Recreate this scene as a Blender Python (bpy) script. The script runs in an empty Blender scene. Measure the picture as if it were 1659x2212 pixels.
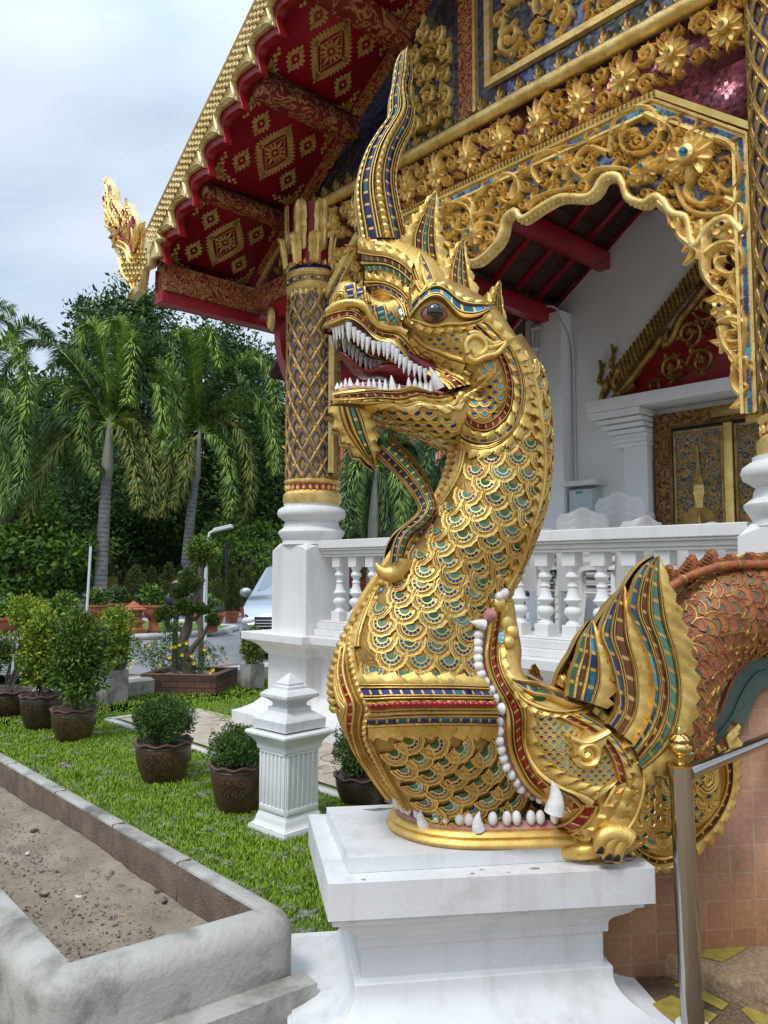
import bpy, math, random
import numpy as np
from mathutils import Vector, Matrix
from mathutils.bvhtree import BVHTree
random.seed(7); rng = np.random.default_rng(7)
sc = bpy.context.scene
R = math.radians
# ---------------------------------------------------------------- camera
FPX = 1698.0; CX = 829.5; CY = 1106.0; CAMH = 1.55; PITCH = math.atan(125 / FPX)
cam_d = bpy.data.cameras.new('camera'); cam = bpy.data.objects.new('camera', cam_d)
sc.collection.objects.link(cam); sc.camera = cam
cam.location = (0, 0, CAMH); cam.rotation_euler = (R(90) + PITCH, 0, 0)
cam_d.sensor_fit = 'VERTICAL'; cam_d.sensor_height = 36; cam_d.lens = FPX / 2212 * 36
cam_d.clip_start = .05; cam_d.clip_end = 2000
# ---------------------------------------------------------------- sky and sun
SUN_EL, SUN_AZ = R(58), R(215)      # azimuth clockwise from +Y
w = bpy.data.worlds.new('World'); sc.world = w; w.use_nodes = True
nt = w.node_tree; nt.nodes.clear()
def N(nt, t, **k):
    n = nt.nodes.new(t)
    for a, b in k.items():
        if a == 'inp':
            for i, v in b.items(): n.inputs[i].default_value = v
        else: setattr(n, a, b)
    return n
out = N(nt, 'ShaderNodeOutputWorld'); bg = N(nt, 'ShaderNodeBackground', inp={1: .12}); bg2 = N(nt, 'ShaderNodeBackground', inp={1: 1.0})
sky = N(nt, 'ShaderNodeTexSky', sky_type='NISHITA', sun_disc=False, sun_elevation=SUN_EL, sun_rotation=SUN_AZ)
tc = N(nt, 'ShaderNodeTexCoord'); mp = N(nt, 'ShaderNodeMapping'); mp.inputs['Scale'].default_value = (1.2, 1.2, 3.2); mp.inputs['Location'].default_value = (.3, 1.7, .25)
no = N(nt, 'ShaderNodeTexNoise', inp={'Scale': 1.5, 'Detail': 7, 'Roughness': .52, 'Distortion': .35})
cr = N(nt, 'ShaderNodeValToRGB'); cr.color_ramp.elements[0].position = .36; cr.color_ramp.elements[1].position = .62
cr.color_ramp.elements[0].color = (.30, .38, .495, 1); cr.color_ramp.elements[1].color = (.50, .56, .635, 1)
mixs = N(nt, 'ShaderNodeMixShader', inp={0: .86})
L = nt.links.new
L(tc.outputs['Generated'], mp.inputs[0]); L(mp.outputs[0], no.inputs['Vector']); L(no.outputs['Fac'], cr.inputs[0])
sz = N(nt, 'ShaderNodeSeparateXYZ'); zr = N(nt, 'ShaderNodeMapRange', inp={1: .5, 2: 1., 3: 1., 4: 3.3})      # an overcast sky is brightest overhead
L(tc.outputs['Generated'], sz.inputs[0]); L(sz.outputs[2], zr.inputs[0]); L(zr.outputs[0], bg2.inputs[1])
L(sky.outputs[0], bg.inputs[0]); L(cr.outputs[0], bg2.inputs[0]); L(bg.outputs[0], mixs.inputs[1]); L(bg2.outputs[0], mixs.inputs[2]); L(mixs.outputs[0], out.inputs[0])
sd = bpy.data.lights.new('sun', 'SUN'); sd.energy = 1.1; sd.angle = R(14); sd.color = (1, .96, .9)
so = bpy.data.objects.new('sun', sd); sc.collection.objects.link(so)
sv = Vector((math.sin(SUN_AZ) * math.cos(SUN_EL), math.cos(SUN_AZ) * math.cos(SUN_EL), math.sin(SUN_EL)))
so.rotation_euler = sv.to_track_quat('Z', 'Y').to_euler()
sc.view_settings.view_transform = 'Standard'; sc.view_settings.look = 'None'
sc.view_settings.exposure = .72; sc.view_settings.gamma = 1
# ---------------------------------------------------------------- materials
MATS = {}
def mat(name, col, rough=.6, metal=0., var=None, vs=4., bump=0., bs=40., spec=.5, coat=0., spots=None, coords='Object', extra=None, detail=5., trans=0.):
    m = bpy.data.materials.new(name); m.use_nodes = True; t = m.node_tree; b = t.nodes['Principled BSDF']; l = t.links.new
    b.inputs['Base Color'].default_value = (*col, 1); b.inputs['Roughness'].default_value = rough; b.inputs['Metallic'].default_value = metal
    b.inputs['Specular IOR Level'].default_value = spec; b.inputs['Coat Weight'].default_value = coat; b.inputs['Coat Roughness'].default_value = .1
    tc = N(t, 'ShaderNodeTexCoord'); src = tc.outputs[coords]; c = None
    if var:
        n = N(t, 'ShaderNodeTexNoise', inp={'Scale': vs, 'Detail': detail, 'Roughness': .6}); l(src, n.inputs['Vector'])
        r = N(t, 'ShaderNodeValToRGB'); r.color_ramp.elements[0].position = .35; r.color_ramp.elements[1].position = .65
        r.color_ramp.elements[0].color = (*col, 1); r.color_ramp.elements[1].color = (*var, 1)
        l(n.outputs['Fac'], r.inputs[0]); c = r.outputs[0]; l(c, b.inputs['Base Color'])
    if spots:   # (colour, scale, lo, hi): patches of dirt and wear
        n = N(t, 'ShaderNodeTexNoise', inp={'Scale': spots[1], 'Detail': 8, 'Roughness': .65}); l(src, n.inputs['Vector'])
        r = N(t, 'ShaderNodeMapRange', inp={1: spots[2], 2: spots[3]}); l(n.outputs['Fac'], r.inputs[0])
        x = N(t, 'ShaderNodeMix', data_type='RGBA'); l(r.outputs[0], x.inputs[0])
        if c: l(c, x.inputs[6])
        else: x.inputs[6].default_value = (*col, 1)
        x.inputs[7].default_value = (*spots[0], 1); l(x.outputs[2], b.inputs['Base Color']); c = x.outputs[2]
    if bump:
        n = N(t, 'ShaderNodeTexNoise', inp={'Scale': bs, 'Detail': 6, 'Roughness': .6}); l(src, n.inputs['Vector'])
        bp = N(t, 'ShaderNodeBump', inp={'Strength': bump, 'Distance': .02}); l(n.outputs['Fac'], bp.inputs['Height']); l(bp.outputs[0], b.inputs['Normal'])
    if extra: extra(t, b, src, c)
    MATS[name] = m; return name
def cells(scale, rand=.6, grout=.04, vec=(1, 1, 1), gcol=(.55, .42, .16), bright=(.8, 1.3)):
    "mirror mosaic: every chip its own tone and tilt"
    def ex(t, b, src, c):
        l = t.links.new
        m = N(t, 'ShaderNodeMapping'); m.inputs['Scale'].default_value = vec; l(src, m.inputs[0])
        v = N(t, 'ShaderNodeTexVoronoi', inp={'Scale': scale, 'Randomness': rand}); l(m.outputs[0], v.inputs['Vector'])
        h = N(t, 'ShaderNodeSeparateColor'); l(v.outputs['Color'], h.inputs[0])
        r = N(t, 'ShaderNodeMapRange', inp={3: bright[0], 4: bright[1]}); l(h.outputs[0], r.inputs[0])
        x = N(t, 'ShaderNodeVectorMath', operation='SCALE')
        if c: l(c, x.inputs[0])
        else: x.inputs[0].default_value = b.inputs['Base Color'].default_value[:3]
        l(r.outputs[0], x.inputs[3]); l(x.outputs[0], b.inputs['Base Color'])
        g = N(t, 'ShaderNodeNewGeometry'); s = N(t, 'ShaderNodeVectorMath', operation='SUBTRACT'); s.inputs[1].default_value = (.5, .5, .5); l(v.outputs['Color'], s.inputs[0])
        k = N(t, 'ShaderNodeVectorMath', operation='SCALE'); k.inputs[3].default_value = .35; l(s.outputs[0], k.inputs[0])
        a = N(t, 'ShaderNodeVectorMath', operation='ADD'); l(g.outputs['Normal'], a.inputs[0]); l(k.outputs[0], a.inputs[1])
        nn = N(t, 'ShaderNodeVectorMath', operation='NORMALIZE'); l(a.outputs[0], nn.inputs[0]); l(nn.outputs[0], b.inputs['Normal'])
    return ex
def grime(colr, lo=.45, hi=.6, scale=30):
    def ex(t, b, src, c):
        l = t.links.new
        n = N(t, 'ShaderNodeTexNoise', inp={'Scale': scale, 'Detail': 8, 'Roughness': .7}); l(src, n.inputs['Vector'])
        r = N(t, 'ShaderNodeMapRange', inp={1: .3, 2: .7, 3: lo, 4: hi}); l(n.outputs['Fac'], r.inputs[0]); l(r.outputs[0], b.inputs['Roughness'])
    return ex
def streaks(colr, amt=.5, sc_=7., lo=.52, hi=.75):
    "rain runs and dirt drawn out down the wall"
    def ex(t, b, src, c):
        l = t.links.new
        m = N(t, 'ShaderNodeMapping'); m.inputs['Scale'].default_value = (1, 1, .10); l(src, m.inputs[0])
        n = N(t, 'ShaderNodeTexNoise', inp={'Scale': sc_, 'Detail': 7, 'Roughness': .65}); l(m.outputs[0], n.inputs['Vector'])
        r = N(t, 'ShaderNodeMapRange', inp={1: lo, 2: hi, 3: 0., 4: amt}); l(n.outputs['Fac'], r.inputs[0])
        x = N(t, 'ShaderNodeMix', data_type='RGBA'); l(r.outputs[0], x.inputs[0])
        if c: l(c, x.inputs[6])
        else: x.inputs[6].default_value = b.inputs['Base Color'].default_value
        x.inputs[7].default_value = (*colr, 1); l(x.outputs[2], b.inputs['Base Color'])
    return ex
def stencil(gold, scale, thr=.5, dist=1.2):
    "painted gold vine pattern on lacquer"
    def ex(t, b, src, c):
        l = t.links.new
        n = N(t, 'ShaderNodeTexNoise', inp={'Scale': scale, 'Detail': 1.0, 'Roughness': .5, 'Distortion': dist}); l(src, n.inputs['Vector'])
        m = N(t, 'ShaderNodeMath', operation='MULTIPLY'); m.inputs[1].default_value = 34.; l(n.outputs['Fac'], m.inputs[0])
        s = N(t, 'ShaderNodeMath', operation='SINE'); l(m.outputs[0], s.inputs[0])
        r = N(t, 'ShaderNodeMapRange', inp={1: thr - .5, 2: thr - .2}); l(s.outputs[0], r.inputs[0])
        x = N(t, 'ShaderNodeMix', data_type='RGBA'); l(r.outputs[0], x.inputs[0]); x.inputs[6].default_value = b.inputs['Base Color'].default_value; x.inputs[7].default_value = (*gold, 1)
        l(x.outputs[2], b.inputs['Base Color'])
    return ex
def brick(c1, c2, mortar, bw, rh, ms, off=0., axis='XZ', freq=2):
    def ex(t, b, src, c):
        l = t.links.new
        s = N(t, 'ShaderNodeSeparateXYZ'); l(src, s.inputs[0]); cm = N(t, 'ShaderNodeCombineXYZ')
        l(s.outputs[axis[0]], cm.inputs[0]); l(s.outputs[axis[1]], cm.inputs[1])
        k = N(t, 'ShaderNodeTexBrick', offset=off, offset_frequency=freq, inp={'Scale': 1., 'Brick Width': bw, 'Row Height': rh, 'Mortar Size': ms, 'Mortar Smooth': .1, 'Color1': (*c1, 1), 'Color2': (*c2, 1), 'Mortar': (*mortar, 1), 'Bias': 0.})
        l(cm.outputs[0], k.inputs['Vector'])
        n = N(t, 'ShaderNodeTexNoise', inp={'Scale': 45., 'Detail': 8, 'Roughness': .75}); l(src, n.inputs['Vector'])
        r = N(t, 'ShaderNodeMapRange', inp={1: .3, 2: .7, 3: .75, 4: 1.25}); l(n.outputs['Fac'], r.inputs[0])
        x = N(t, 'ShaderNodeVectorMath', operation='SCALE'); l(k.outputs['Color'], x.inputs[0]); l(r.outputs[0], x.inputs[3]); l(x.outputs[0], b.inputs['Base Color'])
        bp = N(t, 'ShaderNodeBump', inp={'Strength': .6, 'Distance': .004}); bp.invert = True; l(k.outputs['Fac'], bp.inputs['Height']); l(bp.outputs[0], b.inputs['Normal'])
    return ex
mat('gold', (.84, .58, .18), .38, .84, var=(.56, .35, .09), vs=7., bump=.12, bs=130, spots=((.20, .12, .045), 24., .60, .74), extra=grime(0, .34, .60, 25))
mat('gold_bright', (.93, .69, .24), .34, .86, var=(.74, .49, .14), vs=6., bump=.12, bs=130, spots=((.26, .16, .055), 26., .64, .76), extra=grime(0, .3, .55, 30))
mat('gold_pale', (.86, .70, .38), .45, .6, var=(.66, .48, .2), vs=8, bump=.2, bs=70)
mat('gold_ground', (.70, .46, .14), .42, .8, var=(.42, .26, .07), vs=9., bump=.2, bs=90, spots=((.16, .09, .035), 20., .58, .72))  # darker gold under head and makara carving, crevice shade put into the colour
mat('gold_old_shade', (.50, .31, .09), .42, .8, var=(.24, .135, .035), vs=9., bump=.3, bs=80, extra=grime(0, .3, .55, 25))  # aged gold; on the naga also painted into recesses as crevice shade
mat('gold_facade', (.98, .72, .27), .42, .55, var=(.66, .42, .12), vs=9., bump=.3, bs=60, spots=((.28, .17, .06), 22., .60, .74))
mat('gold_flat', (.50, .32, .11), .5, .35, var=(.38, .22, .07), vs=20.)
mat('gold_dull', (.50, .32, .11), .6, .2, var=(.36, .21, .06), vs=30.)
mat('glass_blue', (.03, .05, .24), .07, .55, var=(.01, .02, .10), vs=14, coat=.4)
mat('glass_teal', (.02, .17, .27), .07, .55, var=(.01, .07, .13), vs=14, coat=.4)
mat('glass_cyan', (.05, .40, .60), .06, .6, var=(.03, .22, .38), vs=14, coat=.4)
mat('glass_green', (.03, .16, .07), .1, .4, var=(.015, .08, .04), vs=14, coat=.4)
mat('glass_jade', (.10, .24, .17), .3, .2, var=(.06, .15, .11), vs=60, coat=.2)
mat('glass_red', (.36, .015, .02), .1, .45, var=(.22, .01, .012), vs=14, coat=.3)
mat('glass_brown', (.20, .055, .012), .12, .45, var=(.10, .03, .01), vs=14, coat=.3)
mat('lip_red', (.20, .008, .012), .25, 0, var=(.12, .005, .008), vs=10, coat=.3)
mat('gum_pink', (.42, .13, .14), .55, 0, var=(.55, .30, .26), vs=25, bump=.5, bs=90)
mat('tooth', (.82, .80, .78), .35, 0, var=(.66, .63, .61), vs=40, bump=.25, bs=120)
mat('eye_white', (.30, .12, .11), .2, coat=.5)
mat('eye_black', (.008, .006, .006), .04, coat=1)
mat('white_paint', (.69, .685, .675), .6, 0, var=(.62, .615, .605), vs=3., bump=.10, bs=70, spots=((.42, .39, .35), 4., .56, .85), extra=streaks((.36, .34, .30), .45, 9.))
mat('white_wall', (.76, .745, .72), .7, 0, var=(.68, .665, .64), vs=1.2, bump=.1, bs=50, spots=((.50, .45, .38), 3., .66, .95), extra=streaks((.45, .42, .37), .45, 6.))
mat('white_gloss', (.80, .80, .79), .25, 0, var=(.74, .74, .73), vs=8, spots=((.16, .14, .12), 30., .78, .82))
mat('inner_wall', (.82, .81, .79), .8, 0, var=(.74, .73, .71), vs=1.1, bump=.05, bs=20)
mat('lacquer', (.34, .008, .022), .38, 0, var=(.25, .006, .016), vs=2.5)
mat('lacquer_bright', (.33, .012, .016), .35, 0, var=(.24, .008, .012), vs=2.5)
mat('lacquer_stencil', (.20, .012, .012), .45, extra=stencil((.40, .20, .07), 8., .75, .6))
mat('lacquer_stencil2', (.20, .012, .012), .45, extra=stencil((.42, .22, .07), 14., .45, .8))
mat('dark_tiles', (.10, .045, .03), .7, var=(.05, .02, .015), vs=12)
mat('mirror_grey', (.36, .39, .42), .2, .5, var=(.10, .14, .34), vs=2.2, extra=cells(42., .55, bright=(.5, 1.5)))
mat('mirror_blue', (.08, .10, .25), .2, .5, var=(.20, .205, .19), vs=1.6, extra=cells(30., .6, bright=(.5, 1.5)))
mat('mirror_plum', (.20, .05, .07), .25, .5, var=(.07, .015, .02), vs=4, extra=cells(42., .12, bright=(.5, 1.9)))
mat('roof_glaze', (.17, .08, .03), .5)
mat('black_gold', (.015, .012, .010), .3, extra=stencil((.26, .17, .05), 9., .35, 1.6))
mat('brown_gold', (.16, .05, .02), .4, extra=stencil((.42, .24, .06), 8., .35, 1.4))
mat('steel', (.46, .44, .41), .16, 1., var=(.40, .38, .35), vs=2)
mat('brass', (.60, .42, .14), .12, 1.)
mat('palm_ring', (.12, .11, .10), .9)
mat('glazed_dark', (.06, .035, .022), .3, var=(.03, .022, .016), vs=6, bump=.2, bs=25, spots=((.12, .075, .04), 8., .55, .7))
mat('terracotta', (.42, .12, .06), .8, var=(.33, .09, .045), vs=6, bump=.3, bs=60)
mat('glazed_pot', (.085, .045, .022), .33, var=(.045, .03, .02), vs=5, bump=.2, bs=25, spots=((.19, .10, .03), 6., .52, .7))
mat('pot_motif', (.12, .065, .028), .45, var=(.08, .045, .02), vs=30)
mat('pot_rim', (.10, .055, .045), .6, var=(.15, .08, .065), vs=12)
mat('bark', (.17, .135, .105), .9, var=(.10, .08, .06), vs=14, bump=.8, bs=30)
mat('green_trim', (.065, .11, .095), .35, var=(.10, .14, .12), vs=9, bump=.15, bs=60)
mat('old_orange', (.44, .14, .035), .42, var=(.22, .05, .02), vs=16, bump=.4, bs=60)
mat('old_rust', (.34, .12, .045), .5, var=(.20, .065, .03), vs=16, bump=.4, bs=60)
mat('old_green', (.05, .12, .07), .3, var=(.10, .16, .12), vs=20)
mat('rubber', (.015, .015, .015), .8); mat('dark', (.012, .012, .013), .7)
mat('soil', (.33, .265, .20), .95, var=(.22, .17, .125), vs=5, bump=1., bs=45, spots=((.14, .10, .075), 22, .56, .7))
mat('pebble', (.42, .33, .26), .8, var=(.10, .06, .045), vs=9)
mat('rail_gum', (.7, .7, .7), .5)
# ---------------------------------------------------------------- mesh builder
def V3(*a): return np.array(a, float)
def nrm(v):
    v = np.asarray(v, float); n = np.linalg.norm(v, axis=-1, keepdims=True); return v / np.maximum(n, 1e-9)
class MB:
    def __init__(s): s.V = []; s.F = []; s.M = []; s.mats = []; s.n = 0
    def mi(s, m):
        if m not in s.mats: s.mats.append(m)
        return s.mats.index(m)
    def add(s, verts, faces, m):
        "m: a material name or a list of names, one per face"
        b = s.n; verts = np.asarray(verts, float).reshape(-1, 3); s.V.append(verts); s.n += len(verts)
        s.F.extend([tuple(i + b for i in f) for f in faces])
        if isinstance(m, str): s.M.extend([s.mi(m)] * len(faces))
        else: s.M.extend([s.mi(x) for x in m])
    def grid(s, P, m, cu=False, cv=False, flip=False):
        P = np.asarray(P, float); a, b = P.shape[:2]; F = []; MM = []
        for i in range(a if cu else a - 1):
            for j in range(b if cv else b - 1):
                i2, j2 = (i + 1) % a, (j + 1) % b; q = (i * b + j, i2 * b + j, i2 * b + j2, i * b + j2)
                F.append(q[::-1] if flip else q)
                if callable(m): MM.append(m(i, j))
        s.add(P, F, MM if callable(m) else m)
    def box(s, x0, x1, y0, y1, z0, z1, m, M=None):
        v = [(x, y, z) for x in (x0, x1) for y in (y0, y1) for z in (z0, z1)]
        if M is not None: v = [tuple(M @ Vector(q)) for q in v]
        s.add(v, [(0, 1, 3, 2), (4, 6, 7, 5), (0, 4, 5, 1), (2, 3, 7, 6), (0, 2, 6, 4), (1, 5, 7, 3)], m)
    def lathe(s, prof, n, c, m, cap=True, ph=0., sq=1., wav=None):
        P = []
        for k, (r, z) in enumerate(prof):
            P.append([(c[0] + r * sqr(math.cos(a), math.sin(a), sq) * math.cos(a), c[1] + r * sqr(math.cos(a), math.sin(a), sq) * math.sin(a), c[2] + z + (wav(k, a) if wav else 0)) for a in [ph + 2 * math.pi * j / n for j in range(n)]])
        s.grid(P, m if not callable(m) else (lambda i, j: m(i, j)), cv=True, flip=True)
        mm = m(0, 0) if callable(m) else m
        if cap:
            s.add(P[0], [tuple(range(n))[::-1]], mm); s.add(P[-1], [tuple(range(n))], mm)
    def sweep(s, pts, prof, m, up=(0, 0, 1), closed=False, caps=True):
        "prof: list of (side, up) offsets (or function of i); swept along pts"
        pts = np.asarray(pts, float); n = len(pts); P = []
        for i in range(n):
            if closed: t = pts[(i + 1) % n] - pts[i - 1]
            else: t = pts[min(i + 1, n - 1)] - pts[max(i - 1, 0)]
            t = nrm(t); u0 = np.asarray(up(i) if callable(up) else up, float); sd = nrm(np.cross(t, u0)); u = np.cross(sd, t)
            pr = prof(i) if callable(prof) else prof
            P.append([pts[i] + sd * a + u * b for a, b in pr])
        s.grid(P, m, cu=closed, cv=True)
        if caps and not closed:
            mm = m(0, 0) if callable(m) else m; k = len(P[0])
            s.add(P[0], [tuple(range(k))], mm); s.add(P[-1], [tuple(range(k))[::-1]], mm)
    def tube(s, pts, rad, m, n=8, up=(0, 0, 1), caps=True):
        rr = rad if callable(rad) else ((lambda i: rad) if np.isscalar(rad) else (lambda i: rad[i]))
        s.sweep(pts, lambda i: [(rr(i) * math.cos(2 * math.pi * k / n), rr(i) * math.sin(2 * math.pi * k / n)) for k in range(n)], m, up, caps=caps)
    def prism(s, poly, fn, d0, d1, m, side=None):
        "poly: 2-D outline; fn(a, b, depth) -> point"
        n = len(poly); A = [fn(a, b, d0) for a, b in poly]; B = [fn(a, b, d1) for a, b in poly]
        F = [tuple(range(n)), tuple(range(n, 2 * n))[::-1]] + [(i, i + n, (i + 1) % n + n, (i + 1) % n) for i in range(n)]
        s.add(A + B, F, [m, m] + [side or m] * n)
    def ball(s, c, r, m, nu=10, nv=7, M=None):
        P = [[V3(math.sin(a) * math.cos(b), math.sin(a) * math.sin(b), math.cos(a)) for b in [2 * math.pi * j / nu for j in range(nu)]] for a in [math.pi * (i + .001) / (nv - 1 + .002) for i in range(nv)]]
        P = np.array(P) * np.asarray(r if not np.isscalar(r) else (r, r, r), float)
        if M is not None: P = P @ np.asarray(M, float).T
        s.grid(P + np.asarray(c, float), m, cv=True)
    def mirror(s, plane_y=0.):
        "add the reflection in y"
        v = np.vstack(s.V); v2 = v.copy(); v2[:, 1] = 2 * plane_y - v2[:, 1]; F = list(s.F); M = list(s.M); b = s.n
        s.V.append(v2); s.n += len(v2); s.F.extend([tuple(i + b for i in f)[::-1] for f in F]); s.M.extend(M)
    def pair(s, name, parent=None, **k):
        "the near piece and its reflection on the far side, each a mesh of its own"
        o = s.build(name, parent, **k); s.V = [v * V3(1, -1, 1) for v in s.V]; s.F = [f[::-1] for f in s.F]; s.build(name, parent, **k); return o
    def build(s, name, parent=None, smooth=32, bevel=0, loc=None, rz=0):
        me = bpy.data.meshes.new(name); v = np.vstack(s.V) if s.V else np.zeros((0, 3))
        F = s.F; me.vertices.add(len(v)); me.vertices.foreach_set('co', v.ravel().astype(np.float32))
        ln = np.fromiter((len(f) for f in F), np.int32, len(F)); st = np.concatenate([[0], np.cumsum(ln)[:-1]]).astype(np.int32) if len(F) else ln
        me.loops.add(int(ln.sum())); me.polygons.add(len(F))
        me.loops.foreach_set('vertex_index', np.fromiter((i for f in F for i in f), np.int32, int(ln.sum())))
        me.polygons.foreach_set('loop_start', st); me.polygons.foreach_set('material_index', np.array(s.M, np.int32))
        for m in s.mats: me.materials.append(MATS[m])
        me.update(calc_edges=True); me.validate()
        if smooth:
            me.polygons.foreach_set('use_smooth', np.ones(len(me.polygons), bool)); me.set_sharp_from_angle(angle=R(smooth))
        o = bpy.data.objects.new(name, me); sc.collection.objects.link(o)
        if parent: o.parent = parent
        if loc is not None: o.location = loc
        o.rotation_euler.z = rz
        if bevel:
            b = o.modifiers.new('b', 'BEVEL'); b.width = bevel; b.segments = 2; b.limit_method = 'ANGLE'; b.angle_limit = R(40)
        return o
def sqr(c, s, sq):
    return 1. if sq == 1. else 1 / (abs(c) ** sq + abs(s) ** sq) ** (1 / sq)
def empty(name, label, cat, loc=(0, 0, 0), rz=0., group=None):
    o = bpy.data.objects.new(name, None); sc.collection.objects.link(o); o.location = loc; o.rotation_euler.z = rz; o.empty_display_size = .1
    o['label'] = label; o['category'] = cat
    if group: o['group'] = group
    return o
def tag(o, label, cat, group=None):
    o['label'] = label; o['category'] = cat
    if group: o['group'] = group
    return o
def setting(o, kind='structure'): o['kind'] = kind; return o
def copy_thing(o, loc=None, rz=None, label=None, parent=None):
    c = o.copy(); sc.collection.objects.link(c); c.parent = parent
    if loc is not None: c.location = loc
    if rz is not None: c.rotation_euler.z = rz
    if label: c['label'] = label
    for ch in list(o.children): copy_thing(ch, parent=c)
    return c
def cr_spline(P, n, closed=False):
    P = np.asarray(P, float); m = len(P)
    if m == 2: return np.array([P[0] + (P[1] - P[0]) * t for t in np.linspace(0, 1, n)])
    Q = []
    seg = m if closed else m - 1
    for i in range(seg):
        a, b, c, d = (P[(i - 1) % m], P[i], P[(i + 1) % m], P[(i + 2) % m]) if closed else (P[max(i - 1, 0)], P[i], P[i + 1], P[min(i + 2, m - 1)])
        for t in np.linspace(0, 1, 12, endpoint=False):
            Q.append(.5 * (2 * b + (c - a) * t + (2 * a - 5 * b + 4 * c - d) * t * t + (3 * b - a - 3 * c + d) * t ** 3))
    Q.append(P[0] if closed else P[-1]); Q = np.array(Q)
    d = np.concatenate([[0], np.cumsum(np.linalg.norm(np.diff(Q, axis=0), axis=1))]); t = np.linspace(0, d[-1], n)
    return np.stack([np.interp(t, d, Q[:, k]) for k in range(Q.shape[1])], 1)
def pl(P, n):
    P = np.asarray(P, float); d = np.concatenate([[0], np.cumsum(np.linalg.norm(np.diff(P, axis=0), axis=1))]); t = np.linspace(0, d[-1], n)
    return np.stack([np.interp(t, d, P[:, k]) for k in range(P.shape[1])], 1)
# ---------------------------------------------------------------- pixel rays -> places (measured on the photograph, 1659 x 2212)
def pray(x, y):
    a = (x - CX) / FPX; b = (CY - y) / FPX; cp, sp = math.cos(PITCH), math.sin(PITCH)
    return V3(a, cp - b * sp, sp + b * cp)
class Frame:
    def __init__(s, ox, oy, ang): s.o = V3(ox, oy, 0); s.a = ang; s.c = math.cos(ang); s.s = math.sin(ang)
    def loc(s, p):
        p = np.asarray(p, float) - s.o; return V3(p[0] * s.c + p[1] * s.s, -p[0] * s.s + p[1] * s.c, p[2])
    def world(s, p): return V3(s.o[0] + p[0] * s.c - p[1] * s.s, s.o[1] + p[0] * s.s + p[1] * s.c, p[2])
    def ray(s, x, y):
        d = pray(x, y); return s.loc((0, 0, CAMH)), V3(d[0] * s.c + d[1] * s.s, -d[0] * s.s + d[1] * s.c, d[2])
    def on(s, ax, x, y, v=0.):
        o, d = s.ray(x, y); return o + d * (v - o[ax]) / d[ax]
T = Frame(-.71, 7.9, math.atan2(-.731, .682))      # the temple front: x along it, y inwards
S = Frame(.313, 2.93, R(8))                        # the naga statue: x along it, y away from the camera side
W = Frame(0, 0, 0)
def Z1(p): return (674 + .2708 * p[0], 86.4 + .2708 * p[1])
def Z2(p): return (691.3 + .3125 * p[0], 570.3 + .3125 * p[1])
def Z3(p): return (691.3 + .3125 * p[0], 950.5 + .3125 * p[1])
def Z4(p): return (708.5 + .3125 * p[0], 1252.9 + .3125 * p[1])
def Z5(p): return (1036.9 + .375 * p[0], 1166.5 + .375 * p[1])
def Z6(p): return (950.5 + .4271 * p[0], .4271 * p[1])
def Z7(p): return (224.7 + .4479 * p[0], .4479 * p[1])
# ================================================================ ornament helpers (a, b in a plane; fn maps (a, b, depth) to a point)
def vine(mb, P, wd, fn, h, m):
    P = np.asarray(P, float); n = len(P); t = np.gradient(P, axis=0); t = nrm(t); s = np.stack([-t[:, 1], t[:, 0]], 1); G = []
    for i in range(n):
        ww = wd(i / (n - 1)) if callable(wd) else wd
        G.append([fn(*(P[i] + s[i] * ww * q), h * e * min(1, ww / .012 + .3)) for q, e in ((-1, -.3), (-.75, .65), (0, 1), (.75, .65), (1, -.3))])
    mb.grid(G, m, flip=True)
def spiral(c, r, a0, turns, sgn, n=22):
    th = np.linspace(0, turns * 2 * math.pi, n); rr = r * (1 - th / (turns * 2 * math.pi) * .82)
    return np.stack([c[0] + rr * np.cos(a0 + sgn * th), c[1] + rr * np.sin(a0 + sgn * th)], 1)
def leaf2(mb, c, ang, ln, wd, fn, h, m, rnd=False):
    "pointed leaf with a raised mid rib"
    d = V3(math.cos(ang), math.sin(ang), 0)[:2]; s = V3(-d[1], d[0], 0)[:2]; G = []
    for k, (u, q) in enumerate(((0, .4), (.3, .9), (.65, 1.), (.9, .7), (1, .25)) if rnd else ((0, .25), (.3, .95), (.6, .8), (.85, .35), (1, .02))):
        p = np.asarray(c) + d * ln * u + s * .12 * ln * math.sin(u * 3)
        G.append([fn(*(p - s * wd * q), 0), fn(*(p - s * wd * q * .5), h * .8), fn(*p, h * (.55 if k < 4 else .3)), fn(*(p + s * wd * q * .5), h * .8), fn(*(p + s * wd * q), 0)])
    mb.grid(G, m, flip=True)
def rosette(mb, c, r, fn, h, m, pet=8, eye=None):
    for k in range(pet):
        a = 2 * math.pi * k / pet + .2; leaf2(mb, (c[0] + math.cos(a) * r * .2, c[1] + math.sin(a) * r * .2), a, r * .8, r * 1.0 * math.pi / pet, fn, h * .8, m, True)
    for rr, hh, mm, q in ((.42, h * 1.25, m, 10), (.2, h * 1.6, eye or m, 8)):
        P = [[fn(c[0] + r * rr * s * math.cos(a), c[1] + r * rr * s * math.sin(a), hh * e) for a in [2 * math.pi * j / q for j in range(q)]] for s, e in ((1, .3), (.8, .95), (.02, 1.1))]
        mb.grid(P, mm, cv=True)
def inside(p, poly):
    x, y = p; c = False; n = len(poly)
    for i in range(n):
        (x1, y1), (x2, y2) = poly[i], poly[i - 1]
        if (y1 > y) != (y2 > y) and x < (x2 - x1) * (y - y1) / (y2 - y1 + 1e-12) + x1: c = not c
    return c
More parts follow.
